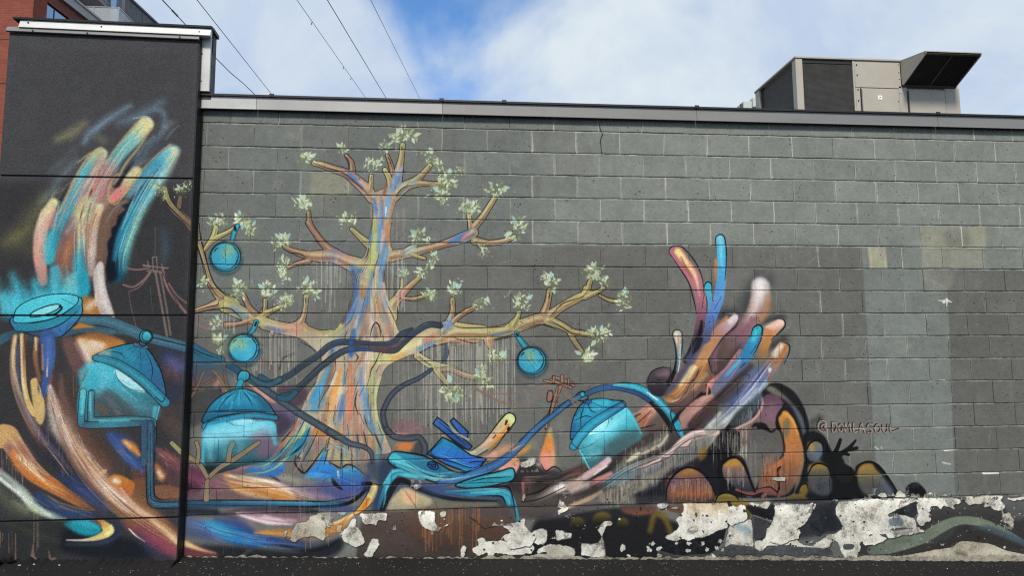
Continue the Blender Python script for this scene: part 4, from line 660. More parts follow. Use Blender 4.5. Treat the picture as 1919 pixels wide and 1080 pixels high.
    S('370 860 380 940 375 1040 350 1140 300 1240', [42, 34, 20, 14, 20], '14171a', 6, .95); S('370 860 382 940 380 1040 365 1140', [34, 24, 10, 8], ['c0bca8', 'b0a494', '8498a4', '5c6470'], 10, 1); S('360 850 375 920', [10, 12], 'f0e4d0', 14, .9); S('375 880 378 930', [5, 5], 'b0785c', 8, .8); S('392 940 390 1050 375 1150', [4, 6, 4], 'c8e4ec', 6, .8)
    # ----- shell and rocks -----
    R(1380, 720, 4.5)
    P('0 260 120 170 220 60 290 -10 360 -10 480 60 560 180 610 340 600 480 560 560 560 700 500 840 430 950 0 960 -300 960 -300 640', ['1a1a1e', '16161a', '15151a'], 12, .95)
    P('250 40 300 20 400 90 500 200 570 340 595 460 575 480 540 360 480 220 400 130 330 100', ['84806c', '5c5c58', '484e58', '3c424c'], 14, .9); S('480 180 545 300 580 440', [8, 18, 8], '58626c', 20, .8)
    P('230 110 300 80 380 130 390 180 340 260 330 380 290 400 240 330 150 330 130 400 60 490 20 400 -60 380 0 360 150 280 210 200', ['5c4450', '7c5c6c', '7c6860', '6c5c58'], 10, .95); S('300 200 290 280', [30, 34], '8c6478', 40, .7); S('215 120 210 200 140 300 0 375', [10, 12, 12, 8], 'c89c90', 8, .95)
    P('0 230 90 160 190 70 220 120 190 210 120 290 0 350 -60 340', ['5c707c', '40484c', '3c4044'], 16, .85); drips(1380, 1425, (790, 750), 35, 30, 'a4b0b0', 59, 0.29, .7, 8)
    P('120 400 160 350 200 370 300 410 340 380 380 440 390 580 300 700 200 800 100 960 -40 700 60 520', ['5c5a57', '6a6864', '66625c'], 12, .95)
    P('350 290 370 265 400 225 440 240 490 320 530 430 570 560 575 660 540 760 470 880 400 940 250 930 180 860 250 720 400 600 400 460 370 360', ['c88838', 'b4783c', 'b07040', 'a86c48', '7c5844', '5c4c44'], 8, 1); P('390 330 430 280 450 330 440 430 400 440', '6c6454', 16, .8); S('540 560 560 660 500 820', [14, 20, 14], '8c7458', 30, .7); S('400 240 470 300 520 420', [8, 12, 8], 'dc9c44', 12, .8)
    drips(1428, 1480, (870, 850), 60, 60, 'c07850', 60, 0.35, .7, 14); drips(1428, 1490, (880, 850), 50, 40, '5c3c2c', 61, 0.29, .7, 14); drips(1380, 1420, 830, 90, 30, 'a09888', 62, 0.29, .6, 20); drips(1330, 1400, 812, 60, 60, 'c8c0ac', 63, 0.38, .6, 14); drips(1385, 1400, 790, 50, 14, 'a89888', 64, 0.29)
    S('60 460 60 490 100 480 120 400', [14, 16, 12, 8], '6c5c58', 14, .8); S('130 360 160 340 190 370 230 350 290 400 330 380', [6, 10, 8, 10, 6], '121214', 8, .9); S('345 270 340 340 370 380', [8, 12, 6], '15120f', 10, .9)
    # red crayfish-like creature, left plain
    S('20 900 120 930 200 900 280 890 340 920 360 860 350 760 345 720 370 700', [20, 16, 20, 26, 16, 7, 6, 6, 8], '120f0f', 5, .95); S('0 890 120 925 200 900 280 895 330 925', [12, 12, 16, 20, 12], '844c48', 6, .95); S('220 950 240 930', [14, 14], '8c5450', 8, .9); S('352 860 346 760 365 710', 5, '5c302c', 4, .9); S('355 950 360 900', [14, 8], '7c4844', 8, .8)
    # boulders
    P('560 440 640 400 740 440 800 560 860 640 1000 740 1000 960 520 960 540 800 570 640', '131417', 12, .95)
    for e, c in ((ell(660, 565, 66, 90, 20), ['8c7c54', '5c6470', '4c5868']), (ell(705, 800, 98, 138, 0), ['947c40', '5c5850', '383a40', '3c4048']), ):
        P(e, '121316', 16, .9); P(e, c, 10, 1)
    S('620 510 640 560', [14, 24], 'a08850', 30, .8); S('700 560 680 620', [20, 26], '64748c', 40, .7); S('640 720 690 690', [20, 30], 'a0803c', 40, .8)
    P('1000 740 1010 690 1060 660 1130 650 1200 690 1290 800 1350 900 1320 950 1000 960', '101114', 8, 1); P('1020 740 1060 685 1130 672 1180 720 1260 820 1320 920 1240 950 1100 930 1030 860', ['a07c34', '7c6c44', '484c50', '50545c'], 14, 1); S('1200 780 1290 900', [20, 34], '5c6474', 50, .7)
    P('840 770 970 770 960 820 920 840 870 820', '84704c', 8, .95)
    P('740 480 800 580 860 570 900 640 910 740 1000 740 1000 960 800 960 560 960 600 850 780 700', '141518', 10, .9); P('610 690 690 670 760 700 800 800 800 900 760 940 680 930 620 860 600 770', ['947c40', '54544c', '3c3e44', '444850'], 14, 1)
    S('800 640 850 540 875 470', [26, 18, 14], '131416', 5, 1); S('860 600 940 550 1005 475', [22, 20, 8], '131416', 5, 1); S('940 555 1015 540', [14, 14], '131416', 5, 1); S('890 580 945 595', [16, 12], '131416', 5, 1); P('840 640 900 640 910 720 850 760', '17181a', 8)
    P('1420 930 1440 860 1490 830 1540 840 1600 910 1560 950', '131418', 5); S('1480 860 1520 850', [10, 20], '3c4048', 24, .6); S('700 460 660 420 640 400', [20, 40, 40], '16181b', 50, .6)
    S('640 320 700 290', [20, 30], '1c1c1e', 40, .5)
    P('480 940 540 925 570 950 590 1000 440 1010 430 970', '74643c', 10, .9); S('560 900 590 860', [24, 24], '786430', 26, .9)
    R(1200, 840, 4.5)
    P('-20 380 150 300 260 180 420 140 560 60 660 200 640 440 560 460 120 470 -20 480', '1c1c24', 24, .7)
    P('230 260 320 200 400 170 480 190 560 260 620 380 600 440 400 460 240 450', ['9c6c3c', '6c4c50', '7c4c38', '503c38'], 14, .95); S('380 200 430 190', [14, 26], 'a8743c', 34, .8); S('300 250 260 330', [20, 26], '5c4c64', 40, .6); drips(1258, 1338, 905, 38, 60, 'c8a888', 65, 0.35, .6, 8); S('260 400 400 380 600 400', [6, 14, 8], 'a85c38', 26, .6)
    P('690 160 720 110 800 90 860 120 900 190 930 280 960 360 860 360 760 300 700 240', ['b0843c', '7c6058', '4c4850', '2c2c34'], 10, 1); S('730 140 800 120', [14, 26], 'c08c3c', 30, .8); P('680 110 760 70 840 65 890 130 930 250 970 360 950 360 890 200 840 100 760 90 700 140', '111216', 6, .95); drips(1362, 1395, 880, 40, 24, 'd0c4b0', 66, 0.29, .6)
    P('640 400 720 380 790 390 830 450 640 455', '746430', 10, .95); P('500 20 560 -20 560 60 500 110', '8c6c2c', 20, .7)
    P('1225 440 1290 390 1380 400 1400 440', '6c5c30', 12, .9); P('1340 380 1360 310 1410 300 1410 370 1380 410', '74602c', 14, .9)
    R(1380, 720, 4.5)
    for q, ww in (('640 700 690 680 740 700', 24), ('1030 730 1070 690 1140 685', 24), ('620 520 640 500', 20), ('540 880 560 850', 16), ('-20 640 20 630', 20)): S(q, [ww*.5, ww, ww*.5], '9c7c3c', 34, .5, .9)
    for q in ('600 770 640 690 700 668 770 700 800 790', '1005 740 1040 680 1120 655 1200 690 1280 790 1350 900', '590 560 620 500 670 475 720 500 735 570', '520 900 545 850 590 840 605 890'): S(q, [4, 8, 8, 4], '0c0d0f', 6, .95)
    S('650 800 640 880', [20, 30], '5c5a58', 50, .7); S('1090 800 1110 890', [30, 40], '5a5650', 60, .7); S('750 820 760 880', [20, 24], '4c545c', 40, .7)
    R(1200, 840, 4.5); S('330 230 400 190 470 210', [14, 24, 12], '9c6c40', 36, .6); S('720 140 790 115 840 140', [14, 22, 12], 'ac8040', 30, .6); S('650 410 720 392 780 405', [8, 16, 8], '94803c', 16, .8)
    R(1200, 840, 4.5)
    for q in ('215 440 225 330 280 230 380 165 480 180 570 260 640 400', '690 240 685 150 740 90 820 85 890 170 930 290 970 370', '630 450 660 395 730 375 800 400 835 450'): S(q, [4, 9, 9, 4], '0c0d0f', 7, .95)
    # signature, brush letters with a dark drop edge
    R(1380, 720, 4.5)
    G = ['758 392 752 330 722 308 692 330 690 372 718 402 762 404', '746 340 722 345 716 368 736 376 748 352 752 374', '808 326 812 404 838 392 846 356 830 332 806 326', '880 338 862 356 866 392 886 400 900 372 896 344 880 338', '916 404 918 334 938 376 956 332 966 404', '986 334 992 404 1026 398', '1040 408 1056 336 1084 408', '1046 382 1076 380', '1148 344 1120 338 1104 358 1122 376 1144 390 1134 412 1108 410', '1186 342 1168 366 1174 402 1200 410 1216 382 1208 350 1186 342', '1234 348 1236 392 1256 410 1274 392 1276 344', '1296 346 1304 404 1376 382']
    for q in G: S([v-8 if i % 2 == 0 else v-4 for i, v in enumerate(arr(q).ravel())], 6.5, '121110', 3, .97, .3); S([v-3 if i % 2 == 0 else v+2 for i, v in enumerate(arr(q).ravel())], 6., '1c1a18', 3, .8, .3)
    for q in G: S(q, 5.6, 'a08e84', 2.5, 1, .3)
def paint_plinth():
    # bottom band: paint fallen off the concrete.  Mask layer 0 = bare concrete
    R(860, 860, 4.1717)
    P('200 440 440 480 440 640 200 700 -300 700 -380 400', ['54443c', '5c4034', '3c322c'], 30, .7); drips(790, 900, 960, 70, 60, '94603c', 70, .5, .8, 20); drips(1180, 1230, 1000, 50, 14, '5c5450', 71, .5, .7)
    P('600 480 820 430 1200 380 1500 380 1560 440 1900 600 1900 800 1000 780 560 800', '17171b', 20, .9); S('620 470 800 430 1000 380 1200 350', [10, 24, 20, 8], '4c4448', 24, .8)
    for e, c in ((ell(925, 500, 56, 44), '5c5028'), (ell(1115, 470, 76, 56, -10), '645628'), (ell(1280, 505, 48, 44), '5c5028')): P(e, [c, '38321c', '15151a'], 16, 1)
    S('1490 560 1520 450 1560 430 1610 470 1650 570', [20, 24, 26, 24, 20], '645624', 24, .9); P('1280 370 1530 370 1520 420 1400 440 1290 420', ['4c3430', '84503c'], 14, .9); P('1600 380 1750 360 1750 420 1680 420', '5c3c30', 10, .9)
    S('150 490 80 455 200 545 310 520', 2.5, '1c1512', 4, .8, sm=False)
    R(1200, 840, 4.5)
    P('740 480 880 440 920 520 900 600 740 660', ['7c682c', '54481f', '15151a'], 12, 1); P('730 480 760 460 800 640 740 660', '121317', 10, .9); P('890 480 1060 510 1110 460 1130 560 1100 640 1060 640 940 560', '15151a', 6, 1)
    R(1520, 840, 4.5)
    P('-330 440 40 420 250 460 260 700 -100 760 -330 700', '22252b', 30, .8, False)
    P('880 470 1290 405 1800 400 1900 600 1900 900 400 900 380 720 600 740 880 660', ['4c4c4b', '3c3b3a', '383634', '3a3836'], 12, 1); P('1600 420 1800 420 1800 560 1700 600', '5c5e5c', 26, .8)
    # grey-green wave
    S('500 860 640 830 800 790 960 740 1100 660 1240 610 1400 620 1560 680 1700 750 1830 820', [36, 56, 54, 46, 44, 34, 34, 36, 26, 16], ['5c6458', '6c7668', '747e6c', '6c7868', '788270', '747e70', '78846f', '788473', '5c6c70', '485c68'], 9, 1)
    S('1300 680 1480 680 1640 740 1800 810', [6, 26, 24, 14], '44525c', 26, .9); S('1000 790 1140 730 1240 680', [10, 26, 20], '3c4648', 26, .7); P('980 830 1140 770 1240 660 1340 660 1560 740 1760 850 1500 800 1300 780 1100 850', '34322f', 12, .9); S('700 790 820 770', [14, 20], '545c50', 30, .6); K('800 770 900 830', 3, .4)
    # bare patches
    C = []
    def c(org, *ps):
        for p in ps: C.append((org, p))
    T_, U_, V_, W_ = (500, 880, 4.1717), (860, 860, 4.1717), (1200, 840, 4.5), (1520, 840, 4.5)
    c(T_, '180 555 200 470 230 410 320 400 335 360 420 355 410 390 455 410 455 500 445 560 370 520 300 535 225 570', '590 500 640 440 680 370 700 400 690 440 740 480 780 570 690 610 610 560', '720 345 940 338 935 400 880 395 860 435 865 485 845 430 760 430 740 370', '800 560 830 530 870 530 885 580 850 640 830 685 770 680 750 660 780 630', '1180 325 1310 325 1310 390 1325 455 1270 465 1210 440 1190 390', '1350 330 1410 320 1400 360 1365 365', '1385 435 1425 415 1430 430 1395 440', '1455 325 1500 335 1490 345', '1510 620 1530 580 1565 600 1555 660 1540 685 1515 670', '140 530 150 450 158 460 150 530', '468 400 485 400 495 445 480 440', '1150 120 1175 115 1175 165 1155 150')
    c(U_, '90 700 150 660 120 620 200 600 210 640 330 640 400 650 420 590 340 520 440 490 510 460 520 520 560 580 640 540 690 550 680 640 620 665 560 640 590 700 560 740 420 745 280 730 260 795 220 790 225 720 150 765', '745 545 830 560 890 580 885 610 915 620 830 640 760 635', '600 740 620 700 700 670 790 670 780 705 690 725', '510 775 620 735 780 735 760 770 640 790', '800 755 830 725 900 720 895 760', '945 650 1020 655 1080 640 1110 600 1070 560 1110 500 1140 480 1200 490 1190 525 1150 520 1150 560 1120 600 1145 650 1145 760 1040 770 950 755', '1250 690 1270 650 1305 670 1300 710 1260 730', '480 35 595 5 560 50 500 65 465 30', '770 375 790 300 800 340 850 375 800 380', '755 405 870 375 840 400 790 425', '1555 360 1640 352 1600 385 1560 385', '498 335 505 260 515 290 508 330', '5 700 30 665 60 675 50 760 20 770 10 720', '920 550 990 530 1000 548', '1045 540 1090 510 1080 545')
    c(V_, '290 600 360 540 370 490 360 470 560 465 740 462 750 530 725 600 735 650 720 680 640 690 580 730 500 760 440 765 400 790 350 760 280 790 190 745 260 710 320 660 310 620', '710 830 720 750 750 650 800 640 860 600 935 600 935 660 945 740 940 820 860 815 800 815 740 840', '1090 450 1120 470 1130 560 1110 640 1060 690 1040 760 960 780 970 850 1010 870 1060 820 1180 800 1260 810 1330 830 1400 860 1500 855 1590 820 1620 750 1590 720 1530 770 1440 830 1380 820 1320 780 1340 700 1310 640 1345 560 1300 530 1250 490 1220 445', '880 460 1100 450 1060 510 960 490', '50 850 80 830 100 860 80 885', '130 830 160 820 185 860 150 860', '1340 540 1390 455 1420 490 1400 540', '1420 500 1480 445 1475 520 1430 540', '1080 245 1230 240 1232 290 1120 275', '560 900 600 870 640 900 600 935', '600 790 640 830 600 780', '380 845 420 850 410 880', '145 470 235 468 200 500 150 505', '640 790 690 760 660 800')
    c(W_, '200 500 230 450 320 445 480 430 600 440 720 425 880 430 760 500 660 545 640 570 760 560 860 580 890 680 780 680 660 690 600 730 540 720 480 720 470 760 400 790 410 830 385 890 380 925 280 925 250 880 240 840 225 790 130 740 220 700 260 680 230 620 195 560', '880 440 960 420 1210 415 1260 430 1250 475 1190 480 1230 530 1190 520 1150 490 1100 480 1090 520 1060 490 1000 490 990 530 960 540 1000 560 1000 610 950 620 935 655 905 655 880 600 890 540', '1290 440 1300 410 1365 405 1340 450 1300 465', '1425 410 1610 402 1580 440 1610 470 1630 490 1600 515 1540 515 1510 480 1440 500 1470 470', '1610 555 1660 550 1700 600 1690 660 1670 630 1615 615', '0 850 60 780 150 770 150 830 60 850', '700 415 735 350 790 400 790 415', '980 400 1000 360 1050 410', '1080 410 1130 375 1160 405', '1160 400 1170 355 1190 400', '560 390 610 378 640 410 600 415', '0 470 20 450 40 520 10 540', '580 800 620 765 600 805', '1060 810 1130 790 1100 830', '1760 565 1800 555 1800 575', '1620 830 1635 860 1625 860')
    CC = ('78746a', 'b8b4a8', 'd6d3c6', 'e2dfd2', 'ece9dd')
    c(W_, '-320 470 -200 450 -60 460 20 450 10 560 -60 640 -160 700 -300 690', '600 690 760 670 900 660 960 700 820 740 640 760', '420 760 560 720 640 760 560 800 440 820', '1280 440 1440 410 1420 460 1320 480', '1640 420 1790 405 1790 430 1700 450')
    c(V_, '740 480 880 470 900 600 760 650 720 620', '1100 640 1300 620 1330 760 1180 800 1080 780'); c(U_, '340 600 440 560 600 600 560 680 400 700', '660 690 800 660 920 690 900 760 700 770')
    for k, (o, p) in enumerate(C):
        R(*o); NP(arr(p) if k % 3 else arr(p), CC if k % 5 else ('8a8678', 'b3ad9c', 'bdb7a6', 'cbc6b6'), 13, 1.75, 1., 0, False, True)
    R(0, 0, 1); rr = np.random.RandomState(31)
    for k in range(150):   # crumbs of paint left on the concrete, crumbs of concrete in the paint
        x = rr.uniform(880, 1919); y = rr.uniform(935, 1045); s = rr.uniform(.8, 2.6); q = ell(x, y, s*rr.uniform(.7, 2), s, rr.uniform(0, 90), 7)
        if k % 5 == 0: NP(q, CC, .8, 1.2, .95, 0)
        else: NP(q, (['17181b', '26282c'], ['3a3a3a', '45443f'], ['17181b', '2c2c30'], ['8c887a', 'a39f92'])[k % 4], .8, 1.2, .9)
    # ochre rust veil and blue-black grime inside big patches
    R(1200, 840, 4.5); clip('360 470 745 465 720 640 500 760 300 740', 4)
    for x in range(390, 740, 14): S([x, 470, x+3, 520+(x*7) % 90], [7, 3], 'b08c58', 10, .5, 1)
    clip(); S('820 660 900 690 880 720', [30, 30, 20], '7c949c', 30, .7, 1)
    P('940 560 1080 610 1060 680 1040 760 960 770 940 680', '3c3c40', 4, .95)
    S('945 565 1075 610', 3, 'a8a49a', 4, .7); S('945 570 940 760', 3, '8c8880', 4, .5)
    NP('200 770 400 790 560 740 720 670 700 760 640 860 560 890 420 880 300 920 160 880 70 800', ('101114', '16171a', '1e2024', '34363a'), 8, 1.4, .97); NP('130 850 300 900 560 890 680 840 760 810 940 830 1000 870 1180 815 1600 850 1620 900 900 930 150 920', ('3c3d40', '4a4b4e', '55565a'), 6, 1.2, .92)
    for k, q in enumerate(('70 850', '155 840', '155 905', '400 860', '610 910', '640 840', '100 800', '670 780', '405 800', '300 800', '520 800', '560 850', '690 850')):
        x, y = [float(t) for t in q.split()]; e = ell(x, y, 26-k, 18); e += np.random.RandomState(k).uniform(-8, 8, e.shape); NP(e, CC, 3, 1.3, .95, 0)
    R(1520, 840, 4.5); NP('640 600 720 570 775 610 760 660 650 660', ('5c6c78', '74828a'), 12, 1.5, .85); NP('660 545 760 500 880 450 885 560 850 590 780 560', ('1a1c20', '26292e', '3c4046'), 6, 1.3, .97); NP('40 470 200 450 200 560 260 660 200 700 130 690 60 740 0 720 -40 600', ('1c1f24', '282c31', '3a3e44'), 8, 1.5, .95); P('270 810 350 810 340 850 270 850', '3c4444', 3, .9)
    for k in range(120):
        rr = np.random.RandomState(900+k); x, y = rr.uniform(-300, 1780), rr.uniform(440, 900); S([x, y, x+rr.uniform(-8, 8), y+rr.uniform(-8, 8)], rr.uniform(1, 4), ['d6d2c2', 'b8b4a8', '17181a'][k % 3], 2, .8)
    for k in range(60):
        rr = np.random.RandomState(1200+k); x, y = rr.uniform(200, 900), rr.uniform(450, 700); S([x, y, x+rr.uniform(-14, 14), y+rr.uniform(-5, 5)], rr.uniform(1, 4), '3c382f', 3, .45)
    # cream concrete foot, rising at the far right
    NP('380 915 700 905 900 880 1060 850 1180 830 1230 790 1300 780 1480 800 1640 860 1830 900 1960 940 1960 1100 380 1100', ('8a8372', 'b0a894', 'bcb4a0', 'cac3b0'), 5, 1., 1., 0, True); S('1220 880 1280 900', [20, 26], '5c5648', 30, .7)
    for k in range(200):
        rr = np.random.RandomState(1500+k); x = rr.uniform(400, 1800); y = rr.uniform(800 if 1180 < x < 1500 else 890, 960); S([x, y, x+rr.uniform(-6, 6), y+rr.uniform(-6, 6)], rr.uniform(1, 6), ['cbc4b0', '7c7565', '5c5648', 'd6d0be'][k % 4], 5, .5)
    R(0, 0, 1)
    rr = np.random.RandomState(77); xs = np.arange(330, 1960, 7.)
    yy = np.interp(xs, [330, 420, 700, 1000, 1200, 1350, 1560, 1919], [1045, 1044, 1046, 1044, 1046, 1044, 1044, 1042])
    top = [(x, y - 2 + rr.uniform(-3, 3)) for x, y in zip(xs, yy)]
    NP([c for t in top for c in t] + [1960, 1090, 330, 1090], ('4c483f', '7c776a', '9a9484', 'aca694', '6a655a'), 2.5, 1.6, .95, 0)
def paint_wall():
    paint_ground(); globals().get('paint_joints', lambda: 0)(); paint_tree(); paint_low_left(); paint_left_lamp(); paint_right(); paint_mid(); paint_plinth()
def paint_pier():
    # ground colour and the darker rolled-on field
    R(0, 0, 1)
    P('36 92 362 100 352 330 320 1060 -40 1060 -30 330', '4b4b4e', 8, .8, False)
    P('-60 340 360 345 330 1060 -60 1060', '38383a', 14, .8, False)
    R(0, 180, 3.857)
    # pale blue and olive haze strokes
    S('610 330 650 270 760 180 900 90 940 70', [8, 16, 16, 10, 4], '8fb4cc', 49, 0.75, .6)
    S('860 190 960 160 1060 110 1170 40', [10, 26, 22, 8], '7fa3b8', 64, 0.60, .6)
    S('1120 95 1170 110 1190 160 1180 210', [6, 12, 8], '7fa9c4', 41, 0.60, .6)
    S('1190 240 1090 340 1000 430 960 520', [10, 20, 20, 10], '55738a', 76, 0.55, .6)
    S('360 550 430 490 530 390', [6, 14, 4], '6f7f86', 64, 0.45, .6)
    S('550 470 430 600 370 690 300 760', [6, 18, 20, 8], '8ea6ae', 64, 0.55, .6)
    S('420 310 520 265 610 200', [14, 26, 10], '9c9870', 60, 0.80, .6)
    S('690 290 750 320', [10, 18], '8c8a70', 49, 0.50, .6)
    S('330 730 250 850 190 960 120 1020', [14, 34, 40, 20], '8f8b5c', 133, 0.60, .6)
    S('200 980 130 1030 60 1080', [20, 30, 30], '77754e', 133, 0.40, .6)
    S('40 1060 120 1010', [10, 16], '8c8a58', 76, 0.50, .6)
    S('160 1080 210 1120', [20, 30], '6d6a48', 95, 0.50, .6)
    S('1180 980 1195 1080 1180 1200', [14, 18, 8], '4c6f86', 64, 0.50, .6)
    # fingers, from the back
    S('1245 400 1150 545 1040 720 930 900 870 1100 840 1300', [46, 46, 50, 56, 62, 50], ['7fc9cf', '49a7c2', '3f9cba', '2f8cae', '2c86a4', '1d5468'], 22, 1, .7)
    S('1255 400 1190 560 1060 760 980 920 930 1060 900 1260', [30, 26, 22, 24, 24, 10], ['d7e3bf', '9fd6d6', '8fd0d8', '9cd2b8', '8ccab4', '3a8f9c'], 41, .95, .7)
    S('1240 410 1210 440', 26, 'd9dcae', 41, .9, .7)
    S('1140 500 1060 600 980 720 900 850 830 980 800 1140 800 1300', [10, 22, 26, 26, 40, 46, 46], '141d2a', 28, 1, .7)
    S('1200 410 1110 500 1010 620 930 720', [30, 36, 36, 24], ['6fc1d0', '3d97b8', '4f9db5', '5a8a96'], 22, .95, .7)
    S('1010 680 910 880 850 1040 825 1180', [8, 16, 16, 12], '2f86a6', 22, .9, .7)
    S('1225 350 1120 440 1030 530', 7, 'b59f77', 14, .8, .7)
    S('1295 400 1260 480 1190 590', 6, 'a99a78', 14, .6, .7)
    # brown shoulder with a torn edge
    P('700 700 790 790 930 740 935 770 870 790 910 820 850 860 838 930 800 960 806 1010 770 1060 780 1130 760 1250 770 1330 690 1330 680 1000 640 860', '6f5548', 5, 1, False)
    P('640 760 800 700 790 960 690 1300 600 1300', '7a6152', 26, .8)
    # body between the fingers
    P('430 900 520 700 600 540 700 470 800 480 830 590 800 760 690 900 650 1100 640 1350 440 1350 380 1150', ['8c6a66', 'a48378', '96706a', '7a5a54'], 20, 1)
    S('1050 205 960 310 850 430 780 560 700 700 620 850', [56, 54, 50, 46, 44, 40], ['e4dca0', '7ec3bd', '4ea3ad', '77727a', 'cf8078', '9a7f80'], 14, 1, .7)
    S('1045 210 1000 260', [34, 26], 'e3dc9a', 54, .95, .7)
    S('1090 230 1000 370 900 500 830 640', 8, 'c0a270', 12, .9, .7)
    S('985 195 880 320 790 450 730 560 660 690 620 770', 8, 'bda77a', 12, .8, .7)
    S('790 530 750 600 690 720', [30, 34, 20], 'c9706f', 57, .8, .7)
    S('725 420 620 560 520 740 430 920 370 1080 350 1180', [50, 48, 48, 48, 46, 40], ['c0cfa0', '52b6c6', '3ba7bd', '2a8da6', '2f93aa', '39aab8'], 16, 1, .7)
    S('725 380 640 440 570 540 510 660 430 840', 8, 'c6a877', 12, .95, .7)
    S('735 420 700 500 630 640 570 780', [12, 36, 36, 26], 'c59a8f', 41, .85, .7)
    S('660 680 625 770', [6, 12], '2b2523', 12, .9, .7)
    S('640 770 600 850 590 960 600 1060', [40, 56, 46, 40], ['d7d695', 'e0de92', 'cfcfb0', 'b4c9c4'], 54, .95, .7)
    S('520 900 480 1000 470 1130 460 1280', [16, 40, 40, 20], ['8a6f78', '7c5f62', '8a5f50', '71504a'], 48, .9, .7)
    S('520 1010 490 1100 460 1230', [8, 22, 12], 'c47a4e', 35, .8, .7)
    S('600 1040 575 1120 570 1240 600 1380 600 1450', [14, 30, 38, 46, 30], ['9ed4d6', '4fbacb', '37aec2', '2ba0b8', '1f86a0'], 28, 1, .7)
    S('720 800 690 880 670 980 660 1150 660 1280', [26, 34, 34, 30, 24], ['e2d6a0', 'd2a97e', 'cdb9ac', 'cbb8ad', 'b39a8c'], 16, 1, .7)
    S('690 860 650 960 640 1100', 9, 'a8683a', 19, .8, .7)
    S('985 545 930 610 880 680 820 740', [36, 42, 42, 34], ['e4d99b', 'dccf95', 'd6877c', 'dd7f79'], 14, 1, .7)
    S('985 510 1010 540 930 660 850 770 800 770 780 720 800 620 850 560', 6, 'c3a76f', 11, .85, .7)
    S('820 650 850 640 900 560 960 480', [6, 18, 12, 4], '25252a', 14, .9, .7)
    S('385 770 330 870 295 990 285 1100 290 1200 310 1340', [34, 46, 48, 46, 44, 34], ['e6df9e', 'd9bd9d', 'd8b3a3', 'd8a594', 'd49b8c', 'c0897c'], 14, 1, .7)
    S('395 830 370 930', [16, 26], 'd98f86', 38, .8, .7)
    S('360 1000 340 1100 330 1200', [20, 30, 10], '58b9c4', 41, .85, .7)
    R(0, 420, 3.857)
    # glow of the burner
    for a in ('10 540 60 620', '90 370 130 480 150 600', '240 430 250 520 230 600', '400 330 400 420 420 480', '500 380 520 480', '330 460 330 540'):
        S(a, [14, 34, 50] if a[0] != '1' else [40, 60], '3fbdd2', 60, .7, 1)
    P('0 520 70 500 200 560 330 490 560 470 560 560 300 640 100 670', '45c4d8', 44, .8)
    S('120 400 140 520', [4, 16], '3aa7c0', 26, .6, 1); S('250 410 240 520', [6, 20], '2d8fa6', 30, .6, 1)
    S('395 330 400 430', [30, 34], '52b8cc', 26, .8, 1)
    S('490 400 500 470', [14, 14], 'bcd7a8', 22, .7, 1)
    S('530 370 535 480', [18, 26], '6fcbd6', 26, .8, 1)
    S('590 200 600 360 610 470 600 520', [10, 34, 34, 20], '279fb6', 14, .9, 1)
    rr = np.random.RandomState(8)
    for i in range(60):
        x = rr.uniform(0, 560); y = 650 - x*.22 + rr.uniform(-30, 10); L = rr.uniform(60, 260)
        S([x, y, x-14, y-L*.5, x-rr.uniform(10, 50), y-L], [12, 9, 2], ['48c6dc', '3aaec6', '7fdbe6', '2d94b0'][rr.randint(4)], 22, rr.uniform(.12, .4), .8)
    # white flame tongue and orange ground below it
    P('560 560 640 520 680 560 740 640 760 670 580 670', ['a8703f', 'b5773c'], 20, 1)
    S('640 600 680 560', [30, 20], 'e3c9a0', 30, .9, 1)
    P('725 268 748 300 752 380 775 500 820 640 820 700 760 690 700 600 680 480 670 390 690 310', ['d8cdc6', 'c9bab2', 'd9c9c0', 'b8a89e'], 6, 1)
    S('720 300 720 400 750 560 790 640', [12, 20, 18, 10], 'e9e2dc', 22, .9, 1)
    S('690 500 690 590', [5, 5], 'e8d3b8', 8, .8, 1)
    # hoses behind
    S('-20 850 60 810 130 800 300 830 470 790 600 760 800 780', [34, 30, 28, 26, 22, 26, 30], '3d6273', 10, .95, 1)
    tube('580 690 760 700 930 760 1060 815 1340 890', 38, '40687a', '5d8698', 2)
    S('1100 820 1340 880', 4, '16202a', 4, .9); S('700 770 900 790 1000 830', [10, 14, 6], '4a7080', 14, .7, 1)
    P('520 760 575 715 600 722 690 745 600 752', 'c47a38', 5)
    # orange flank under the hose
    P('540 840 560 810 700 780 860 830 905 870 820 900 700 940 660 1060 620 1040 570 930', ['8a5a3a', 'c0813f', 'bf864f', 'a87a5a'], 14, 1)
    P('560 840 620 830 760 870 680 940 650 1030 600 960', 'd9b48c', 26, .95)
    S('570 850 620 950 650 1010', [8, 26, 10], 'efe3d2', 24, .9, 1)
    S('660 860 740 880', [10, 16], 'efe0cc', 26, .8, 1)
    S('540 860 580 940 640 1040', 9, 'e8cfc0', 8, .9, 1)
    P('450 830 540 830 600 960 640 1100 560 1100 480 960', '7d5a54', 22, .8)
    # bowl of the burner
    PK('90 670 105 765 180 785 260 812 400 822 460 800 540 720 590 650 592 590 570 530 400 600', ['3fb6cb', '3c8bb4', '3b67a6'], 4, 2)
    PK('100 668 130 600 240 540 380 508 500 508 565 530 540 590 420 670 250 710 110 715', ['58cfdf', '4ccadb', '45bfd4'], 3, 2)
    P('110 720 250 715 430 670 550 590 580 600 540 660 420 730 260 775 120 775', '2f8aa2', 4, .95)
    K('115 718 260 712 420 668 545 585', 4); K('120 775 260 778 430 730 560 630', 4)
    PK(ell(325, 627, 118, 28, -19), ['8fe3ea', '7fdbe4'], 4, 2)
    S('430 595 445 610 400 650 340 662', 7, '14181c', 5)
    K('440 540 540 585', 3); K('500 700 470 790', 3); K('420 740 440 790', 2); K('180 785 240 800', 3); K('560 660 500 740', 2); K('230 780 330 820', 2)
    # utility pole, sketched in pinkish chalk
    c = '8f7a74'
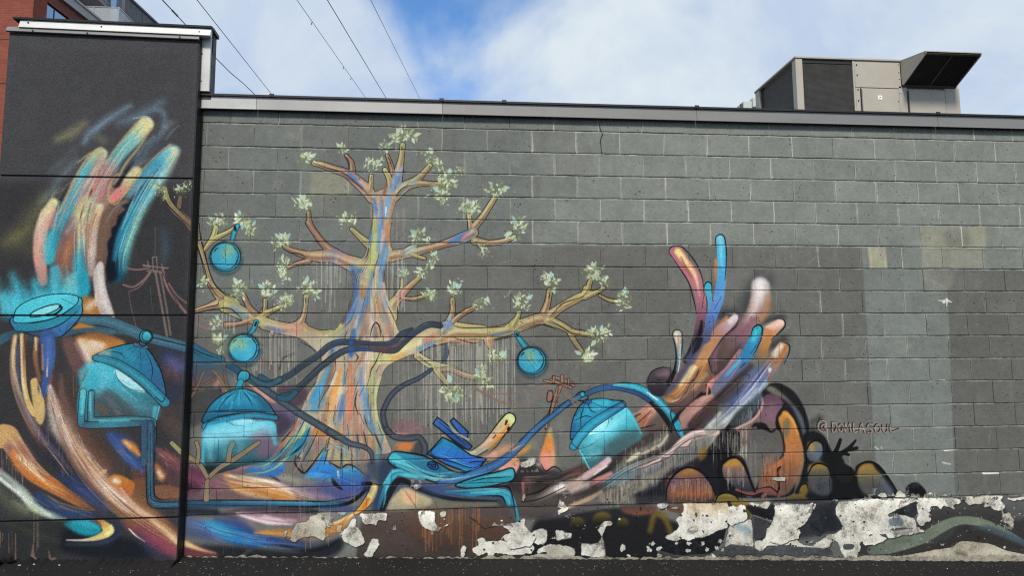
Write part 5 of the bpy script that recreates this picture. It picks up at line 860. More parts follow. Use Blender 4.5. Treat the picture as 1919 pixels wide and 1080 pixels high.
    for q in ('1100 240 1105 330', '1130 240 1135 330', '1100 240 1130 238', '1030 295 1210 322', '1035 305 1215 315', '1060 325 1170 345', '1060 340 1170 352', '1065 270 1075 320', '1168 290 1172 340'):
        S(q, 4, c, 5, .85, .8)
    S('1120 340 1160 560 1205 810', 8, c, 8, .8, .8); S('1155 350 1200 600 1230 800', 7, c, 7, .7, .8)
    S('915 318 980 330 1060 322', 6, '946f6c', 6, .9); S('890 440 960 455 1030 410 1085 345', 7, '946f6c', 7, .9); S('930 490 1010 450 1090 350', 4, '946f6c', 5, .8)
    S('1175 330 1200 440 1260 540 1340 640', 9, '946f6c', 8, .95); S('1215 430 1280 520 1345 570', 7, '846462', 7, .9); S('1170 340 1230 480 1290 590', 3, '2a2222', 4, .7)
    S('930 500 945 600 985 750', 3, '8f7068', 4, .6); S('1120 20 1118 240', 2, 'a8a69c', 4, .4); S('1085 460 1098 620', 2, 'a09a90', 4, .35)
    # little branch that runs on to the block wall
    R(0, 180, 3.857)
    S('1185 670 1215 760 1270 830 1340 890 1400 960', [20, 22, 24, 26, 30], ['a59a68', '8f8460', '8b735a', '84684f'], 5); S('1300 735 1290 800', [14, 16], '7d6253', 5)
    K('1170 670 1200 770 1260 840 1370 945', 4); K('1205 670 1235 750 1290 820 1380 900', 3); K('1315 735 1308 800', 3)
    leaves(299, 353, 17, 11, 24); leaves(343, 355, 15, 12, 26); leaves(305, 372, 7, 14, 8, 0)
    R(0, 180, 3.857); rr = np.random.RandomState(3)
    for i in range(46):
        f = rr.uniform(0, 1); x = 330 + f*900 + rr.uniform(-60, 60); y = 900 - f*560 + rr.uniform(-130, 260); L = rr.uniform(60, 190)
        S([x, y, x + L*.42, y - L*.62, x + L*.9, y - L], [2, rr.uniform(3, 9), 2], ['b8d4de', 'e4e0c8', '8fc4d0', 'd8b8a8', 'cfe0e0'][rr.randint(5)], rr.uniform(14, 30), rr.uniform(.15, .4), .9)
    for q, c in (('560 480 640 420 730 370', 'd8c898'), ('960 160 1060 150 1110 200', 'cfe4e4'), ('700 560 640 700 600 860', 'e8e0cc'), ('1010 640 940 800 880 960', 'bfe4e8'), ('430 760 400 900 380 1000', 'a8dce0'), ('300 820 280 960 290 1080', 'f0e0c8')): S(q, [2, 6, 2], c, 12, .7, .8)
    # ---- lower half ----
    R(0, 620, 3.857)
    P('80 40 200 20 400 30 400 300 480 560 620 760 760 900 760 1090 500 1090 340 900 200 650 110 420', ['46403f', '4a3c38', '4f4440'], 40, .7)
    S('420 380 520 600 640 800 820 1000', [60, 90, 90, 60], '6a4a3c', 120, .55, .8); S('300 640 420 860 560 1040', [30, 60, 50], '4c4a5c', 90, .6, .8); S('700 700 820 760 960 900', [40, 50, 40], '54443e', 90, .6); S('1180 560 1260 640 1300 800', [40, 60, 40], '5c4c48', 90, .5)
    # stems running down from the burner
    S('110 40 95 160 95 300 130 460 210 640 300 790 430 930 560 1090', [14, 18, 22, 28, 34, 38, 40, 46], ['cdb184', 'c2a070', '9a7c68', '7c6054', '75584e', '6e5148', '65483e', '5a4640'], 12, .95, 1)
    S('110 50 95 180 100 330 140 480', [6, 9, 9, 4], 'dcc190', 8, .9, 1)
    S('130 110 130 300 150 460', [10, 14, 8], '54608e', 22, .7, 1)
    S('155 30 165 200 175 400 210 540 260 600 290 520 270 430 245 370', [14, 18, 18, 20, 26, 26, 24, 24], ['c9a06a', 'a97f5a', 'd3b276', 'd9b878', 'd8b778', 'd9ba7e', 'd9bb80', 'd4b478'], 7, 1)
    S('155 40 155 200 165 370 190 490', 7, 'ecd9ac', 8, .9); S('185 40 175 200', [10, 6], '7d4f33', 14, .7, 1)
    S('250 370 262 420 265 520 262 600', [16, 20, 20, 10], '24262a', 10, .9)
    P('220 380 240 345 270 350 275 430 315 500 325 600 300 680 260 650 240 560', 'd2b274', 7, 1)
    S('262 60 255 200 285 360', [14, 16, 12], ['b98a5f', '9a6c4e', '7a5a4c'], 12, .95, 1); S('255 50 260 140', 6, 'e5cfa8', 7, .8)
    S('340 40 350 160 345 300 320 430 318 470', [50, 50, 34, 22, 12], ['3d5c9c', '4663a4', '40619f', '3a5a9c', '34508c'], 12, .95, 1)
    S('305 100 308 280', [5, 8], 'c08a6c', 10, .8); S('345 200 338 330', [5, 6], 'e4c8b0', 8, .9); S('370 330 360 420', [10, 6], '9a5c48', 14, .7)
    # great white-edged tail
    S('360 400 390 560 440 690 520 830 620 980 700 1090', [14, 44, 60, 70, 76, 80], ['a88c7c', '8d7a6e', '87766a', '80685a', '805f4a', '7d5c46'], 16, .95, 1)
    S('360 420 375 560 400 700 450 800', [10, 30, 34, 10], 'c8c0b4', 34, .8, 1)
    S('360 400 410 560 470 720 560 890 640 1010 700 1090', [6, 8, 9, 10, 12, 14], 'ece5dc', 9, 1, .6)
    S('440 320 450 480 520 640 640 820 760 980', [8, 24, 34, 40, 40], ['6e5a56', '765a54', '6d5049', '66483f', '6a4a3e'], 24, .85, 1)
    S('520 860 560 960 600 1060', [20, 30, 20], 'a5713c', 40, .8, 1)
    S('700 1090 740 1030', [30, 16], 'dcb07c', 9, .9)
    # navy gulf
    S('300 760 420 930 520 1020 640 1090', [30, 60, 50, 40], '1f2a40', 50, .8, 1)
    # blue / mauve haze right of the lamp
    S('1200 180 1260 220 1320 260', [40, 60, 50], '35477a', 80, .6, 1); S('1210 310 1250 250 1280 350', [20, 40, 20], '8a5a66', 60, .55, 1); S('1230 480 1290 420', [40, 50], '2b3a5c', 80, .5, 1)
    S('1150 600 1200 660 1260 720', [20, 40, 30], '6a5044', 70, .5, 1)
    S('540 300 560 200 600 300', [30, 40, 30], '6d4f55', 60, .55, 1)
    # lamp glass
    P('680 230 830 265 1000 400 1155 545 1120 660 900 640 690 640 565 640 568 440 620 330', ['49c2d6', '3fa9bf', '3a7a86', '41515a'], 7, 1, ang=(.25, 1))
    P('680 460 780 420 900 480 1000 600 880 640 700 620', '4a4f54', 40, .8)
    S('700 540 760 590', [12, 18], '80583c', 24, .7); S('780 490 860 610', [10, 14], '8a8080', 30, .5)
    S('580 380 600 300 650 250', [10, 30, 30], '50cbe0', 30, .7); S('1120 560 1110 640', [16, 12], '4cc4d8', 16, .8)
    S('1150 550 1125 650', 4, '6fd6e2', 5, .8)
    P('828 280 920 330 1050 440 960 432 880 380 840 330', ['c4eef0', 'a8e2e8'], 6, 1)
    K('828 275 850 350 930 420 1050 440', 3, .6); K('680 235 740 300', 3, .7)
    # lamp dome
    PK('690 190 760 140 880 105 985 92 1060 130 1120 210 1170 320 1195 480 1090 380 900 250', ['34859c', '2f86a4', '2d6f96', '3d628c'], 4, 2, ang=(1, .5))
    for q in ('980 110 860 170', '985 115 920 200', '1010 120 1020 280', '1050 140 1100 270 1090 360', '750 150 860 160 900 200', '1120 240 1180 300'): K(q, 3, .7)
    S('900 150 960 200', [14, 20], '3fa3be', 30, .6)
    tube('685 195 800 222 900 270 1040 370 1190 520', [20, 28, 30, 32, 34], '2f7f94', '45a6ba', 4)
    S('1120 480 1170 515 1190 480', 3, '14181c', 4, .8)
    tube('975 100 1055 118', [12, 12], '56708c', None, 3)
    PK(ell(1028, 92, 26, 20, 20), '3f6070', 4); PK(ell(1053, 42, 48, 46), ['3fa9bf', '2f8298'], 4); PK(ell(1058, 40, 34, 36), ['49b7cc', '3592a8'], 3)
    # stepped tap
    tube('660 450 655 610 680 648 900 642 1080 652 1110 680', 22, '44707f', '62b3c0', 4)
    tube('600 440 585 640 610 682 800 680 1030 672 1052 700 1040 960', 22, ['58bccb', '3f8496', '3c6a7c', '45889a', '3c6678', '3a6076', '3c5a72'], None, 4)
    S('600 450 590 600', [14, 8], '5fd0df', 12, .8); S('650 450 650 580', [8, 5], '5fd0df', 10, .8); S('720 655 930 650', [8, 6], '55c2d0', 10, .8)
    S('1090 660 1104 800 1092 960 1090 1090', [20, 24, 24, 24], '426a80', 6); K('1130 660 1125 800 1112 960 1112 1090', 4); K('1072 680 1078 800 1066 960 1066 1090', 4); K('1090 690 1095 820 1082 1000', 3)
    # blue / orange eddy under the lamp
    P('760 740 860 740 960 800 1020 920 1050 1040 960 1000 860 900', ['2f4d86', '35548c', '304d84'], 20, .85)
    S('890 800 950 840 1010 900', [18, 34, 10], 'b8733a', 18, .9); S('905 810 940 840', [8, 12], 'efe4d6', 14, .9)
    S('1130 980 1170 1040', [14, 30], 'bb7438', 18, .9); S('1140 1000 1165 1050', [10, 14], 'e8d8c4', 14, .8)
    S('1130 860 1220 930 1300 990', [14, 40, 40], '8a5458', 26, .85, 1); S('1180 880 1270 940', [6, 12], 'a5605c', 14, .8)
    R(0, 800, 3.857)
    S('1240 120 1300 180 1360 240', [14, 16, 14], '9c9a64', 6)
    P('960 380 1060 400 1060 560 1020 560 900 460', '7a543c', 14, .9); P('1105 430 1290 440 1290 540 1130 520', '8f6248', 12, .9); P('950 300 1060 340 1060 410 960 380', '84503c', 14, .5)
    P('1110 250 1300 210 1300 440 1200 430 1120 380', '6b444a', 30, .55); S('1130 290 1165 370', [12, 26], 'b8733a', 20, .9); S('1145 330 1165 360', 14, 'ead8c0', 16, .9)
    S('1085 -20 1085 450 1110 545 1180 565 1300 560', 30, '2f4a5c', 4); S('1085 -20 1085 450 1110 545 1180 565 1300 560', [14, 14, 14], '45708a', 12, .9)
    K('1056 -20 1056 480 1090 580 1160 592 1300 590', 4); K('1115 -20 1110 430 1130 510 1180 526 1300 522', 4); K('1085 0 1085 440 1115 540 1300 548', 3)
    S('1040 -20 1040 260', 22, '3c5a76', 6); K('1016 -20 1016 250', 4); K('1062 -20 1060 260', 3)
    # orange tongue at far left
    S('20 70 60 80 140 200 240 330 400 440 560 540 680 605', [90, 80, 66, 62, 50, 34, 6], ['cfa268', 'c49a64', '97646a', 'b06a4a', 'b8723c', '9c6238', '6b4c38'], 10, 1)
    S('70 140 160 170 230 260 330 390', [20, 40, 30, 10], '8c5a66', 40, .8, 1)
    S('100 200 150 270 260 370 400 470', [30, 46, 40, 14], 'cf7a2e', 26, .9, 1)
    S('130 215 200 270 280 360 360 430 470 495', [18, 22, 14, 8, 3], ['f0e6d0', 'efe0b8', 'e6cc8c', 'dcae66', 'c88a4a'], 10, 1)
    S('10 40 60 30 120 60 200 170 260 260 350 350', [6, 8, 6], 'd6b47a', 10, .6, 1)
    S('10 30 60 60 30 90', [20, 26, 14], 'cda468', 30, .6, 1)
    # white highlight of the tail
    S('470 -20 540 170 650 320 780 470 930 600 1100 680 1300 840', [60, 70, 74, 76, 80, 70, 50], ['7a6656', '7f6450', '8a6248', '9a6a48', '9c6e4a', '8f5c44', '8a4a48'], 20, .75, 1)
    P('770 410 830 345 960 400 960 470 920 540 870 500', ['c87a36', 'b96c34', '9c6038'], 9, 1); S('830 390 850 400', [20, 16], 'f2e6d2', 22, 1)
    S('870 450 930 530 1000 600', [10, 14, 8], 'd6a79a', 10, .9)
    S('700 370 740 330 760 320', [12, 20, 12], 'd3a878', 6, .95)
    S('455 -10 530 160 640 320 760 450 900 560 1010 620 1110 655', [8, 10, 14, 34, 40, 26, 8], 'e6d8cc', 24, .95, 1)
    S('455 -10 530 160 640 320 740 430', [7, 8, 10, 10], 'f2ece4', 7, 1)
    S('780 480 900 570 990 620', [14, 24, 12], 'efe4da', 26, .9)
    S('1080 660 1180 740 1290 840', [12, 24, 20], ['d3b088', 'd8b880', 'e6d49c'], 26, .9, 1)
    P('860 690 1000 700 1180 840 1280 930 1180 930 1020 830', ['8a5640', '80484a', '7a3c50', '6d4046'], 20, .85)
    S('1060 740 1200 850 1290 900', [14, 40, 30], '7f3f52', 40, .8, 1); S('930 740 980 790 1045 832', [4, 6, 3], 'f0e8e0', 6, 1)
    # blue bands left
    P('280 470 420 560 640 620 700 660 480 660 300 560 240 520', '31487c', 26, .75)
    for q in ('310 490 430 550 600 600 680 605', '330 530 460 590 620 640', '570 630 690 665', '380 560 420 600'): S(q, [2, 6, 2], '8f7348', 7, .7)
    P('420 330 560 380 700 480 760 560 640 540 500 470', '24345c', 40, .6)
    # dark under the lower curl
    P('500 700 720 690 880 800 1010 840 1100 950 700 960 420 880', '171b24', 40, .8); P('690 700 900 700 850 780 720 860', '2b3557', 40, .6)
    S('1010 800 1100 900 1190 950', [20, 40, 20], '3a4064', 60, .5)
    # pale swoosh and teal curl
    S('-20 330 80 410 180 500 250 590 380 650 470 670', [30, 34, 36, 30, 26, 6], ['a9b8b0', 'a4b2ae', 'b4c0ae', 'a8bcb4', '9ab8b4', '80a8ac'], 20, .95, 1)
    S('-20 360 60 420 150 480', [8, 12, 8], 'e8efe6', 12, .9); S('170 520 230 590 300 625 390 660', [8, 14, 12, 6], 'd8e2b8', 12, .9)
    S('-20 450 60 540 160 620 260 660', [30, 40, 40, 20], '6e7458', 70, .6, 1); S('60 700 200 760 330 800 420 830', [8, 16, 16, 6], '5c6450', 40, .7, 1)
    S('100 540 200 600', [8, 20], '9ca08a', 40, .6)
    P('460 700 560 670 660 680 725 720 725 770 660 792 580 780 500 740', ['27818f', '22909f', '1f8ea0'], 18, 1)
    S('480 822 600 822 700 805 770 770 775 740 740 700 700 680', [4, 8, 20, 34, 36, 22, 4], ['e6dcc8', 'e4d8b4', 'd8c07c', 'd9c36c', 'dac66e', 'c49a54', '9a6a3c'], 10, 1)
    S('760 790 800 760 800 720', [8, 20, 8], 'e8dc8a', 16, .9); S('640 670 700 690 730 720', [4, 10, 6], '8d5a34', 10, .8)
    S('480 850 650 850 780 830 860 780', [4, 10, 12, 4], '4c566e', 30, .6)
    P('0 690 450 690 420 880 380 940 0 960', '2a2b2c', 60, .5)
    for q, ww, c, s, a in (('760 440 900 540 1080 660 1280 860', [20, 50, 50, 40], 'd0905c', 80, .5), ('1000 720 1150 830 1280 920', [20, 40, 30], '9c4c60', 50, .6), ('540 420 660 520 760 600', [20, 40, 20], '5464a0', 70, .5), ('560 180 660 320 800 470 960 600', [10, 22, 34, 24], 'dcb498', 50, .55), ('100 190 180 290 300 390 440 470', [10, 22, 18, 8], 'f0a04c', 24, .7), ('140 220 220 300 320 390', [8, 12, 6], 'fbf2dc', 10, .9), ('20 60 90 100 170 220', [20, 26, 14], 'dcb884', 40, .6), ('-10 380 120 470 240 570 360 640', [6, 12, 12, 6], 'eef4ec', 16, .8), ('520 700 620 700 700 730', [8, 22, 10], '3cb4c8', 24, .7), ('760 780 805 755 800 720', [6, 16, 8], 'f4ec9c', 12, .9), ('1090 680 1180 750 1290 850', [8, 14, 14], 'f0d8a8', 18, .8), ('650 300 760 430 900 550', [6, 14, 10], 'fbf6f0', 14, .9)):
        S(q, ww, c, s, a, .8)
    R(0, 620, 3.857)
    for q, ww, c, s, a in (('100 60 95 300 150 480 240 680 330 820', [6, 10, 12, 12, 6], 'e0bc90', 24, .6), ('430 560 520 760 640 920 760 1060', [10, 26, 34, 30], 'bc9480', 60, .5), ('380 470 430 640 500 800 600 960 720 1090', [8, 20, 24, 26, 26], 'dcc8b8', 50, .6), ('570 850 640 950 700 1040', [10, 18, 10], 'd8a868', 40, .6), ('900 800 960 850 1000 900', [8, 20, 8], 'e09850', 18, .7), ('800 770 880 860 980 980', [10, 24, 14], '4c6cb0', 40, .6), ('1220 210 1290 260', [20, 30], '5c6cae', 60, .5), ('600 100 680 130 780 160', [14, 26, 14], 'f0dcc0', 40, .7), ('700 260 760 330 720 440', [20, 40, 20], '7cdcea', 60, .5), ('840 420 960 520 1080 580', [20, 36, 20], '64b4c4', 70, .45), ('350 60 345 240', [14, 22], '5878bc', 24, .6)):
        S(q, ww, c, s, a, .8)
    R(0, 800, 3.857)
    wm = ['f4e8dc', 'd8a880', 'b87c50', 'c89078', '8c5c4c', 'e0b890', '5c4038']
    wisps('470 -20 650 320 930 600 1300 840', 80, 60, wm, 1); wisps('20 70 140 200 240 330 400 440 680 605', 55, 34, ['f0a850', 'c87030', 'e8c890', 'a85c58', '8c5068'], 2); wisps('-20 330 180 500 380 650', 40, 24, ['e8f0ea', 'a8b8b0', '6c8078', 'd0dcc0'], 3); wisps('300 480 480 590 680 640', 45, 18, ['3c5ca0', '5c74b4', '28406c', '8c7048'], 4); wisps('400 340 560 440 720 540', 50, 16, ['2c4070', '48609c', '1c2438'], 5)
    R(0, 620, 3.857); wisps('360 400 410 560 470 720 560 890 700 1090', 60, 44, wm, 6); wisps('110 40 95 300 210 640 430 930 560 1090', 36, 26, ['d8b888', '8c6c58', '5c6898', 'e8d0a0', '6c4c40'], 7); wisps('640 300 800 420 1000 590', 90, 18, ['8ce0ec', '5cc0d0', '3c98ac'], 8, .4); wisps('560 830 640 900 700 960', 40, 12, ['d8d0c4', 'b08058'], 9); wisps('780 760 900 880 1040 1020', 50, 18, ['3c5ca4', '5c7cbc', 'c88850', '2c3c64'], 10); wisps('1140 860 1220 920 1300 990', 50, 14, ['b06c6c', '8c5058', 'c89084'], 11)
    R(0, 180, 3.857); wisps('1050 205 850 430 700 700 600 900', 42, 34, ['e8e0b0', '8cccc8', '5cb0bc', 'd08c84', 'b8989c', 'e8d8c0'], 12); wisps('725 420 520 740 370 1080', 40, 30, ['a8dcdc', '3ca8c0', 'e0c8a0', 'c89c94', '2c86a0'], 13); wisps('1245 400 1040 720 870 1100 840 1300', 38, 30, ['b8e4e4', '5cb8cc', 'd8e4c0', '2c7c9c'], 14); wisps('385 770 295 990 310 1340', 32, 18, ['f0e4b8', 'e8c0ac', 'd89888'], 15); wisps('640 770 590 960 600 1380', 85, 40, ['e8e4b0', 'd0b8a8', 'a88078', 'c88050', '6cc0cc', '6c4c48'], 16); wisps('720 800 670 980 660 1280', 26, 14, ['f0e0c8', 'c89870', 'e0d0c8'], 17)
    R(0, 800, 3.857)
    # runs
    drips(0, 60, 855, 60, 22, 'a98a78', 3, .6, .6, 20); drips(0, 30, 1000, 50, 6, '9a7a66', 4, .6, .7); drips(60, 112, 800, 60, 9, 'b09678', 5, .5); drips(55, 75, 960, 80, 5, 'a08a70', 6, .5)
    drips(135, 160, 700, 70, 7, 'a8876c', 7, .5); drips(230, 330, 860, 45, 26, '8d7466', 8, .35, .5, 14); drips(95, 140, 850, 50, 7, '9a7a60', 9, .4)
    S('240 850 235 930 245 960', [3, 14, 18], '8c6c60', 8, .8); S('350 900 365 960 390 968', [3, 10, 20], '8c6c60', 8, .8)
    R(0, 0, 1)
# ================= helpers =================
def link(o): C.objects.link(o); return o
def tag(o, label=None, cat_=None, group=None, kind=None):
    if label: o['label'] = label
    if cat_: o['category'] = cat_
    if group: o['group'] = group
    if kind: o['kind'] = kind
    return o
def empty(name, loc=(0, 0, 0)):
    o = bpy.data.objects.new(name, None); o.location = loc; o.empty_display_size = .2; return link(o)
class MB:
    """collects simple solids in world metres, then becomes one mesh object"""
    def __init__(s): s.bm = bmesh.new()
    def box(s, x0, x1, y0, y1, z0, z1, bev=0., M=None):
        r = bmesh.ops.create_cube(s.bm, size=1); v = r['verts']
        bmesh.ops.scale(s.bm, vec=(x1-x0, y1-y0, z1-z0), verts=v); bmesh.ops.translate(s.bm, vec=((x0+x1)/2, (y0+y1)/2, (z0+z1)/2), verts=v)
        if bev: 
            e = list({e for q in v for e in q.link_edges}); g = bmesh.ops.bevel(s.bm, geom=e, offset=bev, segments=1, affect='EDGES'); v = list({q for f in g['faces'] for q in f.verts} | {q for q in v if q.is_valid})
        if M is not None: bmesh.ops.transform(s.bm, matrix=M, verts=[q for q in v if q.is_valid])
        return s
    def poly(s, pts, faces):
        v = [s.bm.verts.new(p) for p in pts]
        for f in faces: s.bm.faces.new([v[i] for i in f])
        return s
    def prism(s, prof, a, b, f):
        """extrude a 2D profile between parameters a and b; f(u, v, t) gives the 3D point"""
        n = len(prof); A = [s.bm.verts.new(f(u, v, a)) for u, v in prof]; B = [s.bm.verts.new(f(u, v, b)) for u, v in prof]
        for i in range(n): s.bm.faces.new((A[i], A[(i+1) % n], B[(i+1) % n], B[i]))
        s.bm.faces.new(A[::-1]); s.bm.faces.new(B); return s
    def cyl(s, p, q, r, n=8, r2=None):
        p, q = Vector(p), Vector(q); d = q - p; M = Matrix.Translation((p+q)/2) @ d.to_track_quat('Z', 'Y').to_matrix().to_4x4()
        bmesh.ops.create_cone(s.bm, cap_ends=True, segments=n, radius1=r, radius2=r if r2 is None else r2, depth=d.length, matrix=M); return s
    def build(s, name, mat, parent=None, smooth=False):
        bmesh.ops.recalc_face_normals(s.bm, faces=s.bm.faces)
        me = bpy.data.meshes.new(name); s.bm.to_mesh(me); s.bm.free()
        if smooth: me.polygons.foreach_set('use_smooth', [True]*len(me.polygons))
        me.materials.append(mat); o = bpy.data.objects.new(name, me); link(o)
        if parent: o.parent = parent; o.matrix_parent_inverse = Matrix.Translation(-Vector(parent.location)) if not parent.parent else Matrix.Identity(4)
        return o
def sub(mb, name, mat, part):
    """a sub-part under a part (parts carry no own transform, so world metres stay world metres)"""
    o = mb.build(name, mat); o.parent = part; return o
# ================= materials =================
class Mat:
    def __init__(s, name, rough=.7, metal=0., spec=.4):
        s.m = bpy.data.materials.new(name); s.m.use_nodes = True; s.t = s.m.node_tree; s.b = s.t.nodes['Principled BSDF']
        s.b.inputs['Roughness'].default_value = rough; s.b.inputs['Metallic'].default_value = metal; s.b.inputs['Specular IOR Level'].default_value = spec
        g = s.t.nodes.new('ShaderNodeNewGeometry'); s.pos = g.outputs['Position']; s.nbump = None
    def N(s, t, **k):
        n = s.t.nodes.new(t)
        for a, b in k.items(): setattr(n, a, b)
        return n
    def put(s, n, i, v):
        if isinstance(v, bpy.types.NodeSocket): s.t.links.new(v, n.inputs[i])
        else: n.inputs[i].default_value = v
    def math(s, op, a, b=0., c=None, clamp=False):
        n = s.N('ShaderNodeMath', operation=op, use_clamp=clamp); s.put(n, 0, a); s.put(n, 1, b)
        if c is not None: s.put(n, 2, c)
        return n.outputs[0]
    def noise(s, sc, det=4, ro=.6, vec=None, stretch=None, dist=0.):
        v = vec or s.pos
        if stretch: mp = s.N('ShaderNodeMapping'); s.t.links.new(v, mp.inputs[0]); mp.inputs['Scale'].default_value = stretch; v = mp.outputs[0]
        n = s.N('ShaderNodeTexNoise'); s.t.links.new(v, n.inputs[0]); n.inputs['Scale'].default_value = sc; n.inputs['Detail'].default_value = det; n.inputs['Roughness'].default_value = ro; n.inputs['Distortion'].default_value = dist
        return n.outputs[0]
    def ramp(s, v, lo, hi, a=0., b=1.):
        n = s.N('ShaderNodeMapRange'); s.put(n, 0, v); n.inputs[1].default_value = lo; n.inputs[2].default_value = hi; n.inputs[3].default_value = a; n.inputs[4].default_value = b
        return n.outputs[0]
    def mix(s, f, a, b, mode='MIX'):
        n = s.N('ShaderNodeMix', data_type='RGBA', blend_type=mode); s.put(n, 0, f)
        for i, v in ((6, a), (7, b)): s.put(n, i, v if isinstance(v, bpy.types.NodeSocket) else (*v, 1))
        return n.outputs[2]
    def scale(s, col, f):
        n = s.N('ShaderNodeVectorMath', operation='SCALE'); s.t.links.new(col, n.inputs[0]); s.put(n, 3, f); return n.outputs[0]
    def color(s, v):
        if isinstance(v, bpy.types.NodeSocket): s.t.links.new(v, s.b.inputs['Base Color'])
        else: s.b.inputs['Base Color'].default_value = (*v, 1)
        return s
    def rough(s, v): s.t.links.new(v, s.b.inputs['Roughness']); return s
    def bump(s, h, strength, dist):
        n = s.N('ShaderNodeBump'); s.t.links.new(h, n.inputs['Height']); n.inputs['Strength'].default_value = strength; n.inputs['Distance'].default_value = dist
        if s.nbump is not None: s.t.links.new(s.nbump, n.inputs['Normal'])
        s.nbump = n.outputs[0]; s.t.links.new(s.nbump, s.b.inputs['Normal']); return s
def simple(name, col, rough=.6, metal=0., var=.15, sc=6., bumpd=0., spec=.4, stretch=None):
    m = Mat(name, rough, metal, spec); n = m.noise(sc, 5, .6, stretch=stretch)
    m.color(m.mix(m.ramp(n, .3, .7), tuple(c*(1-var) for c in col), tuple(min(c*(1+var), 1) for c in col)))
    m.rough(m.ramp(m.noise(sc*3.1, 4), .3, .7, max(rough-.08, .03), min(rough+.1, 1)))
    if bumpd: m.bump(m.noise(sc*12, 4, .7), .5, bumpd)
    return m.m
# ================= wall paint =================
YP = -.13                                   # face of the stucco pier; the block wall face is y = 0
RES = 236.
def wall_xz(p, Y):
    """photograph pixel -> metres on a wall plane (survey of the place from the photograph)"""
    a = p[:, 0] - 959.5; b = p[:, 1] - 540.; c, s = math.cos(ROLL), math.sin(ROLL); a, b = c*a + s*b, -s*a + c*b
    X, Z = a / FPX, -b / FPX; c, s = math.cos(PITCH), math.sin(PITCH); yv, zv = c - s*Z, s + c*Z
    c, s = math.cos(YAW), math.sin(YAW); wx, wy = c*X + s*yv, -s*X + c*yv; t = (Y - CAM[1]) / wy
    return np.stack([CAM[0] + wx*t, CAM[2] + zv*t], 1)
def make_canvas(x0, x1, z0, z1, Y, base):
    w, h = int((x1-x0)*RES), int((z1-z0)*RES)
    return Canvas(w, h, lambda p: (wall_xz(p, Y) - (x0, z1)) * (RES, -RES), 1., hexc(base))
def to_image(name, a, srgb=True):
    h, w = a.shape[:2]; im = bpy.data.images.new(name, w, h, alpha=False); im.colorspace_settings.name = 'sRGB' if srgb else 'Non-Color'
    px = np.ones((h, w, 4), np.float32); px[..., :3] = np.clip(a[::-1], 0, 1); im.pixels.foreach_set(px.ravel()); im.pack(); return im
WX0, WX1, WZ0, WZ1 = -.2, 8.9, -.5, 3.86
PX0, PX1, PZ0, PZ1 = -1.75, .02, -.3, 4.4
def paint_joints():
    """block-sized tone shifts and worn, pale mortar smears, laid out in wall metres"""
    keep = CV.map; CV.map = lambda p: (p - (WX0, WZ1)) * (RES, -RES); R(0, 0, 1); r = np.random.RandomState(15)
    def zone(x, row): return .8 if (row <= 4 and x > 2.75) else .5 if row <= 3 else .62 if 5.2 < x < 6.35 else .26 if x > 4.9 else .12 if row < 10 else .05
    for row in range(-1, 16):
        zt = 3.61 - row*.20445; zb = zt - .20445; js = [(k + (.5 if row % 2 else 0))*.4 for k in range(23)]
        for x in js:
            t = ['8e948e', '6e706c', '848a84', '686a68', '7e7a74', '929288'][r.randint(6)]; P([x+.005, zt-.005, x+.395, zt-.005, x+.395, zb+.005, x+.005, zb+.005], t, .004, r.uniform(.0, .2), False)
            for _ in range(3):   # rain and roller streaks
                xx = x + r.uniform(.02, .38); S([xx, zt-r.uniform(0, .08), xx+r.uniform(-.006, .006), zb+r.uniform(0, .1)], r.uniform(.004, .02), t, .02, r.uniform(.05, .22), 1)
            z_ = zone(x, row)
            S([x, zt-.004, x+r.uniform(-.002, .002), zb+.004], [.0012, .002, .0012], '3c3c3a', .003, .22 if z_ > .3 else .4, .6)
            if r.rand() < .3 + z_*.85:
                j = r.uniform(-.004, .004); a = z_*r.uniform(.55, 1.25); pts = [x+j, zt-r.uniform(0, .01), x+j+r.uniform(-.003, .003), (zt+zb)/2+r.uniform(-.04, .04), x+j+r.uniform(-.004, .004), zb+r.uniform(0, .02)]
                S(pts, [r.uniform(.004, .0095) for _ in range(3)], ['c4c5ba', 'b8bab0', 'cac8ba'][r.randint(3)], .004, min(a, 1), .9)
            if r.rand() < z_*.8:
                L = r.uniform(.05, .38); xs_ = x + r.uniform(0, .3); S([xs_, zt-.005+r.uniform(-.002, .001), xs_+L*.5, zt-.006+r.uniform(-.003, .002), xs_+L, zt-.005], [.001, r.uniform(.0015, .004), .001], 'b2b2a6', .003, z_*r.uniform(.15, .6), .9)
            if r.rand() < z_*.6:
                L = r.uniform(.05, .3); xs_ = x + r.uniform(0, .3); S([xs_, zb+.006, xs_+L*.5, zb+.007+r.uniform(-.002, .002), xs_+L, zb+.006], [.001, r.uniform(.0015, .004), .001], 'aaaaa0', .003, z_*r.uniform(.2, .7), .9)
            if r.rand() < .3*z_: S([x + r.uniform(-.1, .1), zt-r.uniform(.02, .18), x + r.uniform(-.1, .1), zt-r.uniform(.02, .18)], [.001, .004, .001], 'a8a99e', .012, .5, 1)
            if r.rand() < .16*z_: S([x, zt-.01, x+r.uniform(-.03, .03), zt-r.uniform(.02, .06)], [.008, .002], 'a4a599', .01, .6, 1)
    CV.map = keep
CV = cw = make_canvas(WX0, WX1, WZ0, WZ1, 0., '646663'); paint_wall()
CV = cp = make_canvas(PX0, PX1, PZ0, PZ1, YP, '505053'); paint_pier()
for q in (cw, cp):      # the spray paint is richer than the flat greys
    lum = q.c.mean(2, keepdims=True); sat = np.abs(q.c - lum).max(2, keepdims=True); q.c = lum + (q.c - lum)*.97; q.c *= 1 + np.clip(sat*4 - .15, 0, 1)*.05; q.c *= (1 + (q.f2 - .5)*.08 + (q.n - .5)*.10)[..., None]

